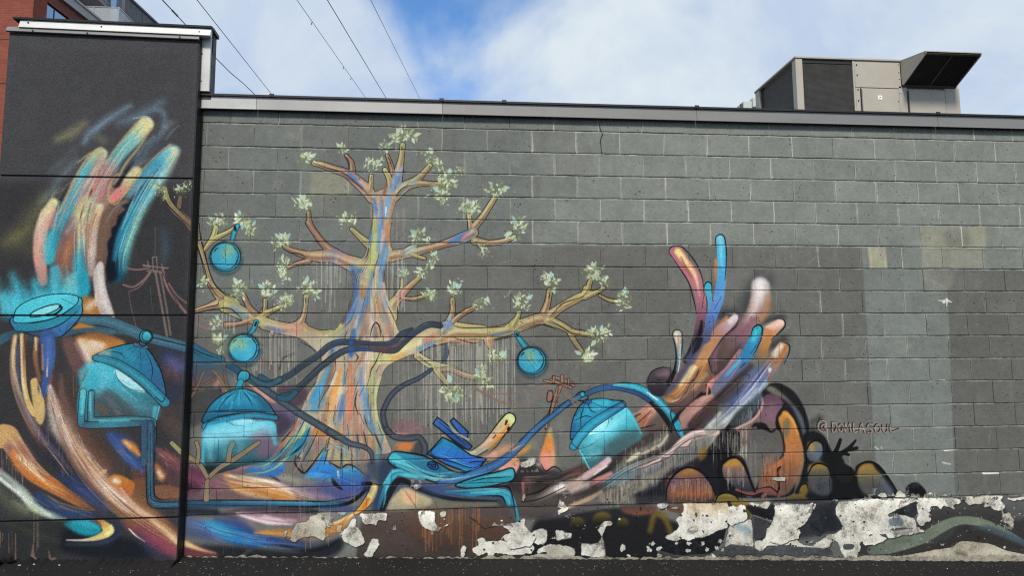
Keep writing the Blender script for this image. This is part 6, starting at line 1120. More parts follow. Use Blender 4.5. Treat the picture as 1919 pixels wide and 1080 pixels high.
def sample(m, im, x0, x1, z0, z1):
    mp = m.N('ShaderNodeMapping', vector_type='POINT'); sx = m.N('ShaderNodeSeparateXYZ'); m.t.links.new(m.pos, sx.inputs[0]); cb_ = m.N('ShaderNodeCombineXYZ')
    m.t.links.new(sx.outputs[0], cb_.inputs[0]); m.t.links.new(sx.outputs[2], cb_.inputs[1]); m.t.links.new(cb_.outputs[0], mp.inputs[0])
    mp.inputs['Scale'].default_value = (1/(x1-x0), 1/(z1-z0), 1); mp.inputs['Location'].default_value = (-x0/(x1-x0), -z0/(z1-z0), 0)
    t = m.N('ShaderNodeTexImage', image=im, extension='EXTEND', interpolation='Linear'); m.t.links.new(mp.outputs[0], t.inputs[0]); return t.outputs[0]
IMW, IMM, IMP = to_image('mural_blocks', cw.c), to_image('mural_masks', cw.m, False), to_image('mural_pier', cp.c)
def wall_mat(name, mortar=False):
    m = Mat(name, .8, 0, .12); col = sample(m, IMW, WX0, WX1, WZ0, WZ1); msk = sample(m, IMM, WX0, WX1, WZ0, WZ1)
    sp_ = m.N('ShaderNodeSeparateColor'); m.t.links.new(msk, sp_.inputs[0]); bare, pale = sp_.outputs[0], sp_.outputs[1]
    col = m.scale(col, PAINT)
    fine = m.noise(170, 3, .7); mid = m.noise(23, 5, .65); big = m.noise(2.3, 4, .6)
    col = m.scale(col, m.math('MULTIPLY', m.ramp(fine, .2, .8, .86, 1.14), m.ramp(mid, .25, .75, .9, 1.1)))
    if mortar:
        f = m.math('MULTIPLY', pale, m.ramp(m.noise(9, 5, .7), .38, .62)); col = m.mix(f, m.scale(col, .9), (.44, .44, .38))
    else:
        oi = m.N('ShaderNodeObjectInfo'); col = m.scale(col, m.ramp(oi.outputs['Random'], 0, 1, .95, 1.05))
        # pin holes of the concrete block
        v = m.N('ShaderNodeTexVoronoi', feature='F1'); m.t.links.new(m.pos, v.inputs[0]); v.inputs['Scale'].default_value = 26
        pit = m.math('MULTIPLY', m.ramp(v.outputs['Distance'], .11, .17, 1, 0), m.ramp(m.noise(5.1, 3), .5, .62)); pit = m.math('MULTIPLY', pit, m.math('SUBTRACT', 1., bare))
        m.bump(m.math('SUBTRACT', 1., pit), 1., .006); col = m.scale(col, m.ramp(pit, 0, 1, 1, .45))
    m.color(col)
    m.bump(bare, .9, -.006)
    m.bump(m.noise(70, 6, .72), .55, .006); m.bump(m.noise(14, 4, .6), .35, .012)
    m.rough(m.math('ADD', m.ramp(mid, .3, .7, .66, .86), m.math('MULTIPLY', bare, .25), clamp=True))
    return m.m
M_BLOCK, M_MORTAR = wall_mat('painted_block'), wall_mat('painted_mortar', True)
def stucco():
    m = Mat('painted_stucco', .9, 0, .1); col = m.scale(sample(m, IMP, PX0, PX1, PZ0, PZ1), PAINT)
    g = m.noise(150, 3, .75); g2 = m.noise(60, 4, .7)
    col = m.scale(col, m.math('MULTIPLY', m.ramp(g, .25, .75, .7, 1.32), m.ramp(g2, .3, .7, .86, 1.14)))
    m.color(col); m.bump(m.noise(110, 5, .8), 1., .008); m.bump(m.noise(9, 3), .3, .012); return m.m
M_STUCCO = stucco()
M_BLACK = simple('black_flashing', (.012, .012, .013), .5, 0, .3, 5)
M_SEAL = simple('black_sealant', (.008, .008, .009), .6, 0, .3, 9)
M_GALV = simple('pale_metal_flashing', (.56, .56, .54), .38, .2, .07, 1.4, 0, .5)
M_SHEEN_MID = simple('flashing_faint_sheen', (.29, .288, .28), .42, .15, .16, .9, 0, .5)  # grey flashing lightened, weaker part of the reflection as base colour
M_SHEEN_HI = simple('flashing_bright_sheen', (.40, .40, .388), .42, .15, .14, 2.5)  # grey flashing lightened more, brightest reflection as base colour
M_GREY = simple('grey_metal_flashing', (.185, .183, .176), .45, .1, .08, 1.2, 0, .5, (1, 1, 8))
M_BROWN = simple('dark_brown_cladding', (.035, .028, .027), .55, 0, .2, 4)
M_BEIGE = simple('beige_unit_metal', (.40, .365, .305), .45, .0, .06, 3, 0, .5)
M_SCREW = simple('dark_screw', (.03, .03, .03), .4, .6)
M_BOLT = simple('light_screw', (.6, .58, .54), .4, .5)
M_STICK = simple('white_sticker', (.8, .8, .78), .5)
M_CONC = simple('old_concrete', (.30, .285, .25), .9, 0, .35, 16, .004)
M_ROOF = simple('roof_membrane', (.10, .10, .10), .9, 0, .3, 3)
# ================= ground =================
def gz(x): return .012 - .0352 * min(max(x, -8.), 16.)
def asphalt():
    m = Mat('asphalt', .9, 0, .25); n = m.noise(95, 4, .8); b = m.noise(1.4, 5, .6)
    c = m.mix(m.ramp(n, .3, .72), (.006, .0057, .0054), (.024, .0225, .021)); c = m.mix(m.ramp(b, .35, .7, 0, .5), c, (.026, .024, .022)); m.color(c)
    m.bump(m.noise(70, 5, .8), 1., .02); m.bump(m.noise(6, 3), .4, .03); return m.m
M_ASPH = asphalt()
xs = sorted(set([-400., -60, -8., 16., 60, 400.] + [-8 + i*.5 for i in range(49)])); ys = [-400., -60, -12, -8, -6, -5, -4, -3, -2.2, -1.6, -1.1, -.7, -.4, -.2, 0., .15, 12, 60, 400]
vv = [(x, y, gz(x)) for y in ys for x in xs]; nx = len(xs)
me = bpy.data.meshes.new('ground'); me.from_pydata(vv, [], [(j*nx+i, j*nx+i+1, (j+1)*nx+i+1, (j+1)*nx+i) for j in range(len(ys)-1) for i in range(nx-1)])
me.materials.append(M_ASPH); tag(link(bpy.data.objects.new('ground', me)), kind='structure')
# ================= block wall =================
CH, Z0, JT = .20445, 3.61, .0085
wall = empty('block_wall', (4.3, 0, 0)); tag(wall, 'long grey concrete block wall painted with a tree mural, beside the dark stucco pier', 'wall')
def block_mesh(w, h, seed=0):
    """block face with a slightly chipped, uneven outline; 46 triangles"""
    r = random.Random(seed); d, c, cx_, dep = .008, .0045, .0008, .03; a, b = w/2, h/2
    ring = [(-1, -1), (-.35, -1), (.35, -1), (1, -1), (1, 0), (1, 1), (.35, 1), (-.35, 1), (-1, 1), (-1, 0)]; J = .0012 if w > .2 else .0004
    out = [(u*a + r.uniform(-J*.4, 0)*u*(abs(u) == 1), v*b + r.uniform(-J, J)*(abs(v) == 1)) for u, v in ring]
    inn = [(x - math.copysign(cx_ + r.uniform(0, J), u)*(abs(u) == 1), z - math.copysign(c + r.uniform(-J, J*1.5), v)*(abs(v) == 1)) for (x, z), (u, v) in zip(out, ring)]
    n = len(ring); P_ = [(x, r.uniform(-.0006, .0006), z) for x, z in inn] + [(x, d, z) for x, z in out] + [(x, dep, z) for x, z in out]
    F = [tuple(range(n))] + [(n+i, n+(i+1) % n, (i+1) % n, i) for i in range(n)] + [(2*n+i, 2*n+(i+1) % n, n+(i+1) % n, n+i) for i in range(n)]
    return P_, F
rnd = random.Random(4); blocks = []
XL, XR = -.052, 8.8
for r in range(-1, 16):
    zc = Z0 - (r+.5)*CH; us = [XL] + [x for x in [(k + (.5 if r % 2 else 0))*.4 for k in range(0, 23)] if XL+.01 < x < XR-.03] + [XR]
    for a, b in zip(us[:-1], us[1:]): blocks.append(((a+b)/2, zc, round(b-a, 4)))
blocks.sort(key=lambda q: (q[0]-CAM[0])**2 + (q[1]-CAM[2])**2)
meshes = {}; rest_v, rest_f = [], []
for i, (x, z, w) in enumerate(blocks):
    sd_ = rnd.randrange(8); P_, F = block_mesh(w-.0022, CH-JT, sd_); dy = rnd.uniform(-.0015, .0015); rz = rnd.uniform(-.002, .002); ry = rnd.uniform(-.003, .003)
    if i < 300:
        if (w, sd_) not in meshes:
            me = bpy.data.meshes.new('block'); me.from_pydata(P_, [], F); me.materials.append(M_BLOCK); meshes[w, sd_] = me
        o = bpy.data.objects.new('block', meshes[w, sd_]); o.location = (x-4.3, dy, z); o.rotation_euler = (0, ry, rz); o.parent = wall; link(o)
    else:
        k = len(rest_v); rest_v += [(p[0]+x-4.3, p[1]+dy, p[2]+z) for p in P_]; rest_f += [tuple(k+j for j in f) for f in F]
me = bpy.data.meshes.new('far_blocks'); me.from_pydata(rest_v, [], rest_f); me.materials.append(M_BLOCK)
o = link(bpy.data.objects.new('far_blocks', me)); o.parent = wall; tag(o, kind='stuff')
m_ = MB()
m_.poly([(XL, .0078, .3), (XR, .0078, .3), (XR, .0078, 3.83), (XL, .0078, 3.83)], [(0, 1, 2, 3)]); m_.build('mortar', M_MORTAR, wall)
# foot of the wall: smooth rendered concrete with fallen paint, a wavy lower lip
n = 120; pl = MB(); pts = []; prof = [(.002, Z0-16*CH-.004), (-.008, Z0-16*CH-.012), (-.010, .2), (-.012, .05), (-.012, -.6)]
rn = np.random.RandomState(8); wob = np.cumsum(rn.uniform(-.002, .002, n+1)); wob -= wob.mean()
for i in range(n+1):
    x = XL + (XR-XL)*i/n
    for j, (y, z) in enumerate(prof): pts.append((x, y + (wob[i]*.25 if j else 0), z + (wob[i]*.12 if j < 2 else 0)))
q = len(prof); pl.poly(pts, [(i*q+j, i*q+j+1, (i+1)*q+j+1, (i+1)*q+j) for i in range(n) for j in range(q-1)])
plinth = pl.build('foundation_band', M_BLOCK, wall, True); tag(plinth, 'low concrete band with paint peeled off in pale patches')
MB().box(XL+.003, XR, .035, .25, -.6, 3.80).build('wall_core', M_CONC, wall); MB().box(-1.4, XR, .25, 9., 3.42, 3.5).build('roof_deck', M_ROOF, wall); MB().box(-1.4, XR, 8.9, 9.1, -.6, 3.8).build('rear_wall', M_CONC, wall)
# metal edge along the top, in lengths; left two paler, reflection put into their colour
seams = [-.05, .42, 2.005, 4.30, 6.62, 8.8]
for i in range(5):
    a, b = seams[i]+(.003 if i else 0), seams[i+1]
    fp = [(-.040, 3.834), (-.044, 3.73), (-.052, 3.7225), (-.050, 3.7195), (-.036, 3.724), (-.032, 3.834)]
    o = MB().prism(fp, a, b, lambda u, v, t: (t, u, v)).build('edge_flashing', (M_SHEEN_HI, M_SHEEN_MID, M_GREY, M_GREY, M_GREY)[i], wall)
    if i == 0: tag(o, 'length of metal edge beside the pier, bright reflection tinted in')
MB().prism([(-.058, 3.833), (-.058, 3.850), (-.02, 3.858), (.28, 3.850), (.28, 3.70), (.24, 3.70), (.24, 3.834)], -.055, 8.82, lambda u, v, t: (t, u, v)).build('edge_cap', M_BLACK, wall)
for x in (.55, 2.0, 2.55, 4.3, 6.62): MB().box(x-.02, x+.02, -.0605, -.05, 3.834, 3.862, .002).build('cap_joint', M_BLACK, wall)
# ================= stucco pier =================
pier = empty('stucco_pier', (-.8, 0, 0)); tag(pier, 'tall dark stucco pier at the left end of the wall, painted with a flaming burner', 'wall')
zs = [4.30, 3.0855, 1.95, .356, -.3]; GAP = .013
for i in range(4):
    MB().box(-1.557, -.045, YP, -.012, zs[i+1]+(GAP/2 if i < 3 else 0), zs[i]-(GAP/2 if i else 0), .0035).build('stucco_panel', M_STUCCO, pier)
MB().box(-1.55, -.052, YP+.014, -.014, -.25, 4.28).build('panel_backing', M_BLACK, pier)
MB().box(-.0445, -.036, YP+.004, -.001, -.3, 4.30, .001).build('corner_sealant', M_SEAL, pier)
MB().box(-.054, -.030, -.012, .004, -.3, 3.72, .002).build('joint_bead', M_SEAL, pier)
M_T = Matrix.Rotation(-.0, 4, 'Y')
def tilt(u): return -.018*(u+1.55)/1.5
def strip(name, prof, a, b, mat, par): return MB().prism(prof, a, b, lambda u, v, t: (t, u, v + tilt(t))).build(name, mat, par)
strip('lower_drip_edge', [(YP-.004, 4.345), (YP-.020, 4.318), (YP-.022, 4.305), (YP-.028, 4.300), (YP-.024, 4.296), (YP-.002, 4.298)], -1.572, -.036, M_GREY, pier)
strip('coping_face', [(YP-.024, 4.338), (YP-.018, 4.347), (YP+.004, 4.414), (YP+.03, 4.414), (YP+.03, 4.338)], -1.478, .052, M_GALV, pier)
strip('coping_cap', [(YP-.014, 4.412), (YP-.016, 4.428), (YP+.05, 4.438), (.05, 4.432), (.05, 4.40), (YP+.04, 4.41)], -1.53, .060, M_BLACK, pier)
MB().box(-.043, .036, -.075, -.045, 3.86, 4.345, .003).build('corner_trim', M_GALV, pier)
MB().box(-1.50, .044, -.043, .035, 3.80, 4.395).build('parapet_core', M_BROWN, pier)
for x, z in ((-1.41, 4.385), (-.83, 4.378), (-.04, 4.372)): MB().cyl((x, YP-.012, z+tilt(x)), (x, YP-.002, z+tilt(x)), .007, 8).build('screw', M_SCREW, pier)
for x in (-1.36, -.93, -.19): MB().cyl((x, YP-.032, 4.309+tilt(x)), (x, YP-.018, 4.309+tilt(x)), .006, 8).build('screw', M_SCREW, pier)
for z in (3.95, 4.19): MB().cyl((-.03, -.08, z), (-.03, -.072, z), .004, 8).build('screw', M_SCREW, pier)
# ================= crumbled asphalt and grit along the foot =================
def crumble(name, x0, x1, y, seed, w, h, label):
    r = np.random.RandomState(seed); n = int((x1-x0)/.018); bm = bmesh.new(); rows = []
    off = np.convolve(r.uniform(-1, 1, n+9), np.ones(5)/5, 'same')[:n+1]; hh = np.abs(np.convolve(r.uniform(-1, 1, n+9), np.ones(3)/3, 'same'))[:n+1]
    for i in range(n+1):
        x = x0 + (x1-x0)*i/n; g = gz(x); k = h*(.35+1.3*hh[i]); yy = y + off[i]*.02
        rows.append([bm.verts.new(p) for p in ((x, yy+.05, g+k*.9), (x, yy, g+k), (x+r.uniform(-.006, .006), yy-w*.35, g+k*r.uniform(.4, .8)), (x, yy-w*r.uniform(.6, .8), g+k*r.uniform(.05, .3)), (x, yy-w*1.2, g-.01))])
    for a, b in zip(rows[:-1], rows[1:]):
        for j in range(4): bm.faces.new((a[j], a[j+1], b[j+1], b[j]))
    me = bpy.data.meshes.new(name); bm.to_mesh(me); bm.free(); me.materials.append(M_ASPH); o = link(bpy.data.objects.new(name, me)); tag(o, label, 'asphalt', kind='stuff'); return o
crumble('crumbled_asphalt', -1.9, -.03, YP-.02, 3, .16, .03, 'crumbled black asphalt edge along the foot of the stucco pier')
crumble('asphalt_edge', -.05, 8.8, -.03, 5, .10, .012, 'rough asphalt edge along the foot of the block wall')
bm = bmesh.new(); r = np.random.RandomState(12)
for c_ in range(16):
    M = Matrix.Translation((-1.33+r.uniform(-.12, .12), YP-.12+r.uniform(-.06, .05), gz(-1.3)+r.uniform(.0, .05))) @ Matrix.Diagonal((*r.uniform(.02, .05, 3), 1)) @ Matrix.Rotation(r.uniform(0, 3), 4, 'Z')
    bmesh.ops.create_icosphere(bm, subdivisions=1, radius=1, matrix=M)
for v in bm.verts: v.co += Vector(r.uniform(-.006, .006, 3))
me = bpy.data.meshes.new('asphalt_lump'); bm.to_mesh(me); bm.free(); me.materials.append(M_ASPH); tag(link(bpy.data.objects.new('asphalt_lump', me)), 'broken black asphalt lump at the left foot of the pier', 'rubble')
def grit(name, n, x0, x1, y0, y1, s0, s1, mat, seed, label):
    bm = bmesh.new(); r = np.random.RandomState(seed)
    for _ in range(n):
        x, y = r.uniform(x0, x1), -abs(r.exponential(.35))*(y1) + y0; s = r.uniform(s0, s1)
        M = Matrix.Translation((x, y, gz(x)+s*.4)) @ Matrix.Rotation(r.uniform(0, 6), 4, 'Z') @ Matrix.Diagonal((s*r.uniform(.6, 1.4), s*r.uniform(.6, 1.2), s*r.uniform(.35, .8), 1))
        bmesh.ops.create_icosphere(bm, subdivisions=1, radius=1, matrix=M)
    me = bpy.data.meshes.new(name); bm.to_mesh(me); bm.free(); me.materials.append(mat); tag(link(bpy.data.objects.new(name, me)), label, 'grit', kind='stuff')
M_WHITE = simple('pale_grit', (.55, .53, .48), .8, 0, .3, 30); M_DARKST = simple('dark_grit', (.06, .055, .05), .9, 0, .5, 40)
grit('paint_chips', 110, -1.5, 8.6, -.06, .7, .0012, .0042, M_WHITE, 21, 'pale paint chips and grit strewn along the wall foot')
grit('loose_stones', 900, -1.8, 8.6, -.05, .9, .003, .010, M_DARKST, 22, 'dark loose stones scattered on the asphalt')
for i, (x, y, s) in enumerate(((-1.24, -.33, .011), (-1.14, -.24, .010), (-1.05, -.22, .011), (-.86, -.23, .008), (-1.28, -.5, .018))):
    bm = bmesh.new(); bmesh.ops.create_icosphere(bm, subdivisions=2, radius=s, matrix=Matrix.Translation((x, y, gz(x)+s*.5)) @ Matrix.Diagonal((1.3, .9, .6, 1)))
    rr_ = np.random.RandomState(i)
    for v in bm.verts: v.co += Vector(rr_.uniform(-.15, .15, 3))*s
    me = bpy.data.meshes.new('pebble'); bm.to_mesh(me); bm.free(); me.materials.append(M_WHITE)
    tag(link(bpy.data.objects.new('pebble', me)), ['small white pebble on the asphalt, second from the left below the pier', 'white pebble near the left foot of the pier, middle one', 'white pebble near the left foot of the pier, closest to the wall', 'tiny pale pebble on the asphalt, rightmost below the pier', 'largest white pebble, at the bottom left edge of the picture'][i], 'pebble', 'pale pebbles below the pier')
# curled paint flakes hanging off the foundation band
M_FLAKE = simple('peeling_paint', (.62, .60, .54), .6, 0, .12, 20); 
def flake(x, z, w, h, lift, seed, mat=M_FLAKE):
    r = np.random.RandomState(seed); n, q = 9, 4; bm = bmesh.new(); G = []; HT = [r.uniform(.15, 1.1) for _ in range(n)]; HT[0] = HT[-1] = .1
    for i in range(n):
        row = []
        for j in range(q):
            u, v = i/(n-1), j/(q-1); ht = h*HT[i]; row.append(bm.verts.new((x+(u-.5)*w, -.015-lift*v*v*(.6+.4*math.sin(u*5+seed)), z+ht*v)))
        G.append(row)
    for a, b in zip(G[:-1], G[1:]):
        for j in range(q-1): bm.faces.new((a[j], b[j], b[j+1], a[j+1]))
    bmesh.ops.solidify(bm, geom=bm.faces[:], thickness=.0012)
    me = bpy.data.meshes.new('paint_flake'); bm.to_mesh(me); bm.free(); me.materials.append(mat); o = link(bpy.data.objects.new('paint_flake', me)); o.parent = wall; o.location = (-4.3, 0, 0)
for i, (x, z, w, h, l) in enumerate(((6.16, .345, .09, .05, .03), (6.28, .345, .07, .045, .035), (6.37, .345, .05, .05, .03), (5.73, .345, .07, .035, .03), (5.43, .33, .06, .03, .02), (5.96, .36, .08, .05, .02), (7.0, .12, .06, .06, .035), (5.98, .17, .05, .05, .03), (2.52, .20, .18, .03, .02), (1.12, .24, .05, .05, .02), (1.62, .19, .05, .045, .02), (1.86, .31, .04, .04, .02), (2.95, .08, .06, .03, .02), (4.0, .30, .07, .03, .02), (4.9, .31, .06, .035, .025), (6.62, .31, .05, .04, .03), (6.92, .31, .07, .04, .03), (3.35, .17, .05, .03, .02), (5.2, .24, .04, .05, .02), (6.05, .30, .05, .04, .025))): flake(x, z, w, h, l, 40+i)
# ================= rooftop unit =================
def fins(name, col, sc):
    m = Mat(name, .6, .2, .4); w = m.N('ShaderNodeTexWave', wave_type='BANDS', bands_direction='Z'); m.t.links.new(m.pos, w.inputs[0]); w.inputs['Scale'].default_value = sc; w.inputs['Distortion'].default_value = .3; w.inputs['Detail'].default_value = 2
    m.color(m.mix(m.math('MULTIPLY', w.outputs[0], m.ramp(m.noise(5, 4), .35, .7, .3, 1.)), tuple(c*.45 for c in col), tuple(c*1.5 for c in col))); m.bump(w.outputs[0], .6, .01); return m.m
M_FIN = fins('condenser_fins', (.055, .053, .05), 26.); M_FIN2 = simple('condenser_mesh', (.075, .070, .062), .8, 0, .15, 20); M_FILT = simple('black_filter_mesh', (.006, .006, .007), .75, 0, .4, 60)
UY, UX0, UX1, UZ0, UZ1, UB = 2.4, 6.585, 8.86, 3.62, 5.53, 3.60
hv = empty('rooftop_unit', (7.7, 3., 3.5)); tag(hv, 'beige rooftop air conditioning unit with dark grilles and black intake hood', 'air conditioner')
MB().box(UX0+.06, UX1, UY+.03, UB-.03, UZ0, UZ1-.03).build('cabinet', M_BEIGE, hv)
MB().box(UX0+.2, UX1-.2, UY+.15, UB-.15, 3.5, UZ0).build('curb', M_BLACK, hv)
MB().box(UX0-.012, UX1+.012, UY-.012, UB+.012, UZ1-.028, UZ1, .004).build('top_cover', M_BEIGE, hv)
for (x0, x1, y0, y1) in ((UX0, UX0+.095, UY, UY+.10), (UX0, UX0+.06, UB-.13, UB)): MB().box(x0, x1, y0, y1, UZ0, UZ1-.03, .004).build('corner_post', M_BEIGE, hv)
MB().box(UX0+.10, 7.385, UY+.018, UY+.028, UZ0+.05, UZ1-.075).build('front_grille', M_FIN, hv); MB().box(UX0+.10, 7.392, UY+.012, UY+.0175, UZ1-.08, UZ1-.03).build('grille_shadow_gap', M_BLACK, hv)
MB().box(7.372, 7.396, UY+.002, UY+.028, UZ0, UZ1-.03, .002).build('grille_frame', M_BEIGE, hv)
MB().box(UX0+.035, UX0+.055, UY+.14, UB-.20, UZ0+.05, UZ1-.06).build('side_grille', M_FIN2, hv); MB().box(UX0+.03, UX0+.058, UB-.20, UB-.13, UZ0, UZ1-.03).build('side_gap', M_BLACK, hv)
MB().box(7.400, 8.040, UY+.006, UY+.03, 5.135, UZ1-.03, .003).build('upper_panel', M_BEIGE, hv); MB().box(7.400, 7.462, UY+.006, UY+.03, UZ0, 5.130, .003).build('side_strip', M_BEIGE, hv)
for (a, b, t) in ((7.47, 7.998, 5.122), (8.125, 8.645, 5.118)):
    d_ = MB().box(a, b, UY-.002, UY+.03, UZ0+.1, t, .004).build('access_door', M_BEIGE, hv)
    sub(MB().box(a+.012, a+.030, UY-.010, UY-.002, UZ0+.2, t-.02, .002), 'hinge', M_BEIGE, d_); sub(MB().box(a-.010, a+.006, UY-.0045, UY-.0022, UZ0+.1, t-.01), 'door_gap', M_BLACK, d_)
    d_.location = (0, 0, 0)
MB().box(8.004, 8.118, UY+.006, UY+.03, UZ0, 5.16, .003).build('side_strip', M_BEIGE, hv); MB().box(8.652, UX1, UY+.006, UY+.03, UZ0, 5.16, .003).build('side_strip', M_BEIGE, hv)
MB().box(7.695, 7.755, UY-.006, UY-.0025, 4.97, 5.025).build('sticker', M_STICK, hv); MB().box(7.718, 7.732, UY-.0075, UY-.0062, 4.99, 5.005).build('sticker_mark', M_SCREW, hv)
for x, z in ((7.43, 5.44), (7.43, 5.30), (7.43, 5.10), (7.43, 4.95), (8.02, 5.47), (8.02, 5.36), (8.02, 5.27), (8.02, 5.17), (8.02, 5.08), (7.98, 4.95)): MB().cyl((x, UY-.004, z), (x, UY+.007, z), .008, 8).build('screw', M_BOLT if x > 8 else M_SCREW, hv)
HX0, HX1, HY, HZT, HZO, HZB = 8.046, 8.80, 1.91, 5.52, 5.43, 5.155
hood = MB().poly([(HX0, UY, HZT), (HX1, UY, HZT), (HX1, HY, HZO), (HX0, HY, HZO), (HX0, UY, HZT-.012), (HX1, UY, HZT-.012), (HX1, HY, HZO-.012), (HX0, HY, HZO-.012)], [(0, 1, 2, 3), (7, 6, 5, 4), (3, 2, 6, 7), (0, 3, 7, 4), (2, 1, 5, 6)]).build('intake_hood', M_BEIGE, hv)
for x in (HX0, HX1-.01): sub(MB().prism([(UY, HZT-.013), (HY, HZO-.013), (HY+.012, HZO-.04), (UY, HZB)], x, x+.01, lambda u, v, t: (t, u, v)), 'hood_side', M_BEIGE, hood)
def slant(x0, x1, a, b, off, th):   # slab lying in the slanted opening, a..b along it from the top
    T, B_ = Vector((0, HY+.012, HZO-.03)), Vector((0, UY-.005, HZB+.005)); d = B_-T; nrm = Vector((0, -d.z, d.y)).normalized(); nrm = nrm if nrm.z < 0 else -nrm
    pts = [];
    for k in (off, off+th):
        for x, t in ((x0, a), (x1, a), (x1, b), (x0, b)): p_ = T + d*t + nrm*k; pts.append((x, p_.y, p_.z))
    return MB().poly(pts, [(0, 1, 2, 3), (4, 5, 6, 7), (0, 1, 5, 4), (1, 2, 6, 5), (2, 3, 7, 6), (3, 0, 4, 7)])
xm = (HX0+HX1)/2
sub(slant(HX0+.012, xm-.012, .06, .96, -.012, .006), 'filter_screen', M_FILT, hood); sub(slant(xm+.012, HX1-.012, .06, .96, -.012, .006), 'filter_screen', M_FILT, hood)
M_DKB = simple('dark_bronze_frame', (.075, .07, .064), .5, .2)
sub(slant(xm-.012, xm+.012, .05, .98, -.014, .012), 'filter_bar', M_DKB, hood); sub(slant(HX0+.0105, HX0+.022, .02, .98, -.014, .012), 'filter_bar', M_DKB, hood); sub(slant(HX0, HX1, .96, 1.02, -.014, .02), 'filter_bar', M_DKB, hood); sub(slant(HX0, HX1, -.005, .05, -.014, .014), 'filter_bar', M_DKB, hood)
M_PALE = simple('pale_green_metal', (.50, .54, .50), .5, .1)
ex = empty('exhaust_box', (7.35, 5.5, 3.5)); tag(ex, 'small pale metal exhaust box peeking out left of the rooftop unit', 'vent')
MB().box(7.26, 7.42, 5.5, 5.9, 3.5, 6.14, .01).build('box_body', M_PALE, ex); MB().box(7.22, 7.26, 5.52, 5.56, 3.5, 6.10).build('box_corner', M_DKB, ex); MB().box(7.42, 7.55, 5.46, 5.9, 6.02, 6.20, .01).build('box_lid', M_PALE, ex); MB().box(7.47, 7.54, 5.44, 5.459, 5.94, 6.06).build('box_latch', M_BLACK, ex)
# ================= apartment building behind =================
def brick():
    m = Mat('red_brick', .85); b = m.N('ShaderNodeTexBrick'); m.t.links.new(m.N('ShaderNodeTexCoord').outputs['Object'], b.inputs[0]); return m
def brickmat():
    m = Mat('red_brick', .85, 0, .3); sx = m.N('ShaderNodeSeparateXYZ'); m.t.links.new(m.pos, sx.inputs[0]); cb_ = m.N('ShaderNodeCombineXYZ')
    m.t.links.new(m.math('ADD', sx.outputs[0], sx.outputs[1]), cb_.inputs[0]); m.t.links.new(sx.outputs[2], cb_.inputs[1])
    b = m.N('ShaderNodeTexBrick'); m.t.links.new(cb_.outputs[0], b.inputs[0]); b.inputs['Scale'].default_value = 1; b.inputs['Brick Width'].default_value = .215; b.inputs['Row Height'].default_value = .075; b.inputs['Mortar Size'].default_value = .006
    b.inputs['Color1'].default_value = (.27, .072, .045, 1); b.inputs['Color2'].default_value = (.21, .052, .036, 1); b.inputs['Mortar'].default_value = (.15, .06, .045, 1); m.color(m.scale(b.outputs[0], m.ramp(m.noise(1.5, 5), .3, .7, .85, 1.15))); m.bump(b.outputs['Fac'], .4, -.01); return m.m
M_BRICK = brickmat(); M_SLAB = simple('pale_concrete', (.42, .42, .40), .8, 0, .08, 2); M_SOF = simple('soffit_grey', (.34, .33, .31), .8, 0, .06, 2)
M_CLAD = simple('charcoal_cladding', (.075, .080, .092), .45, .2, .1, 1.5); M_FRAME = simple('black_window_frame', (.015, .015, .017), .4); M_RAIL = simple('grey_rail', (.35, .37, .39), .35, .6)
def glassmat(name, col):
    m = Mat(name, .04, 0, .9); m.color(col); m.b.inputs['Metallic'].default_value = .75; m.rough(m.ramp(m.noise(.8, 2), .3, .7, .02, .06)); return m.m
M_GLASS = glassmat('reflective_glass', (.20, .33, .52))
def clear():
    m = Mat('clear_glass', .03, 0, .6); m.color((.72, .80, .84)); m.b.inputs['Alpha'].default_value = .28; return m.m
M_CLEAR = clear()
CX, CY, TH = -10.559, 15., .0945; ds, dn = (math.sin(TH), math.cos(TH)), (math.cos(TH), -math.sin(TH))
def fp(s, n, z): return (CX + ds[0]*s + dn[0]*n, CY + ds[1]*s + dn[1]*n, z)       # along the side front, outward, up
def fbox(s0, s1, n0, n1, z0, z1):
    c = [fp(s, n, z) for z in (z0, z1) for s, n in ((s0, n0), (s1, n0), (s1, n1), (s0, n1))]
    return MB().poly(c, [(0, 1, 2, 3), (4, 5, 6, 7), (0, 1, 5, 4), (1, 2, 6, 5), (2, 3, 7, 6), (3, 0, 4, 7)])
ap = empty('apartment_building', (-12, 18, 0)); tag(ap, 'red brick apartment building with grey balconies rising behind the pier', 'building')
fbox(0, .58, -6, 0, -.5, 22).build('brick_wing', M_BRICK, ap); fbox(-.004, .01, -6, .006, 11.235, 11.262).build('brick_course_line', M_FRAME, ap); fbox(-.004, .01, -6, .006, 9.86, 9.887).build('brick_course_line', M_FRAME, ap)
fbox(.58, 9., -6, -.10, -.5, 13.13).build('brick_wall', M_BRICK, ap); fbox(.58, 9., -.10, -.004, 12.76, 12.90).build('brick_lintel', M_BRICK, ap); fbox(.56, 9., -.09, .0, 12.90, 12.955).build('shadow_joint', M_FRAME, ap); fbox(.58, 9., -.10, -.004, 12.955, 13.13).build('brick_band', M_BRICK, ap)
fbox(1.62, 9., -.10, -.006, -.5, 12.76).build('brick_pier', M_BRICK, ap)
w_ = fbox(.60, 1.60, -.10, -.06, 10.9, 12.75).build('window', M_FRAME, ap)
for a, b in ((.65, .93), (1.0, 1.54)): sub(fbox(a, b, -.058, -.05, 12.05, 12.70), 'pane', M_GLASS, w_)
fbox(.95, 9.5, -.3, .10, 13.13, 13.47).build('floor_slab', M_SLAB, ap); fbox(.95, 9.5, .10, .14, 13.41, 13.48).build('slab_edge', M_SLAB, ap)
BY = 24.
bx_ = lambda *a: MB().box(*a)
bx_(-18, -13.82, BY, 28, 13.4, 24).build('rear_volume', M_CLAD, ap)
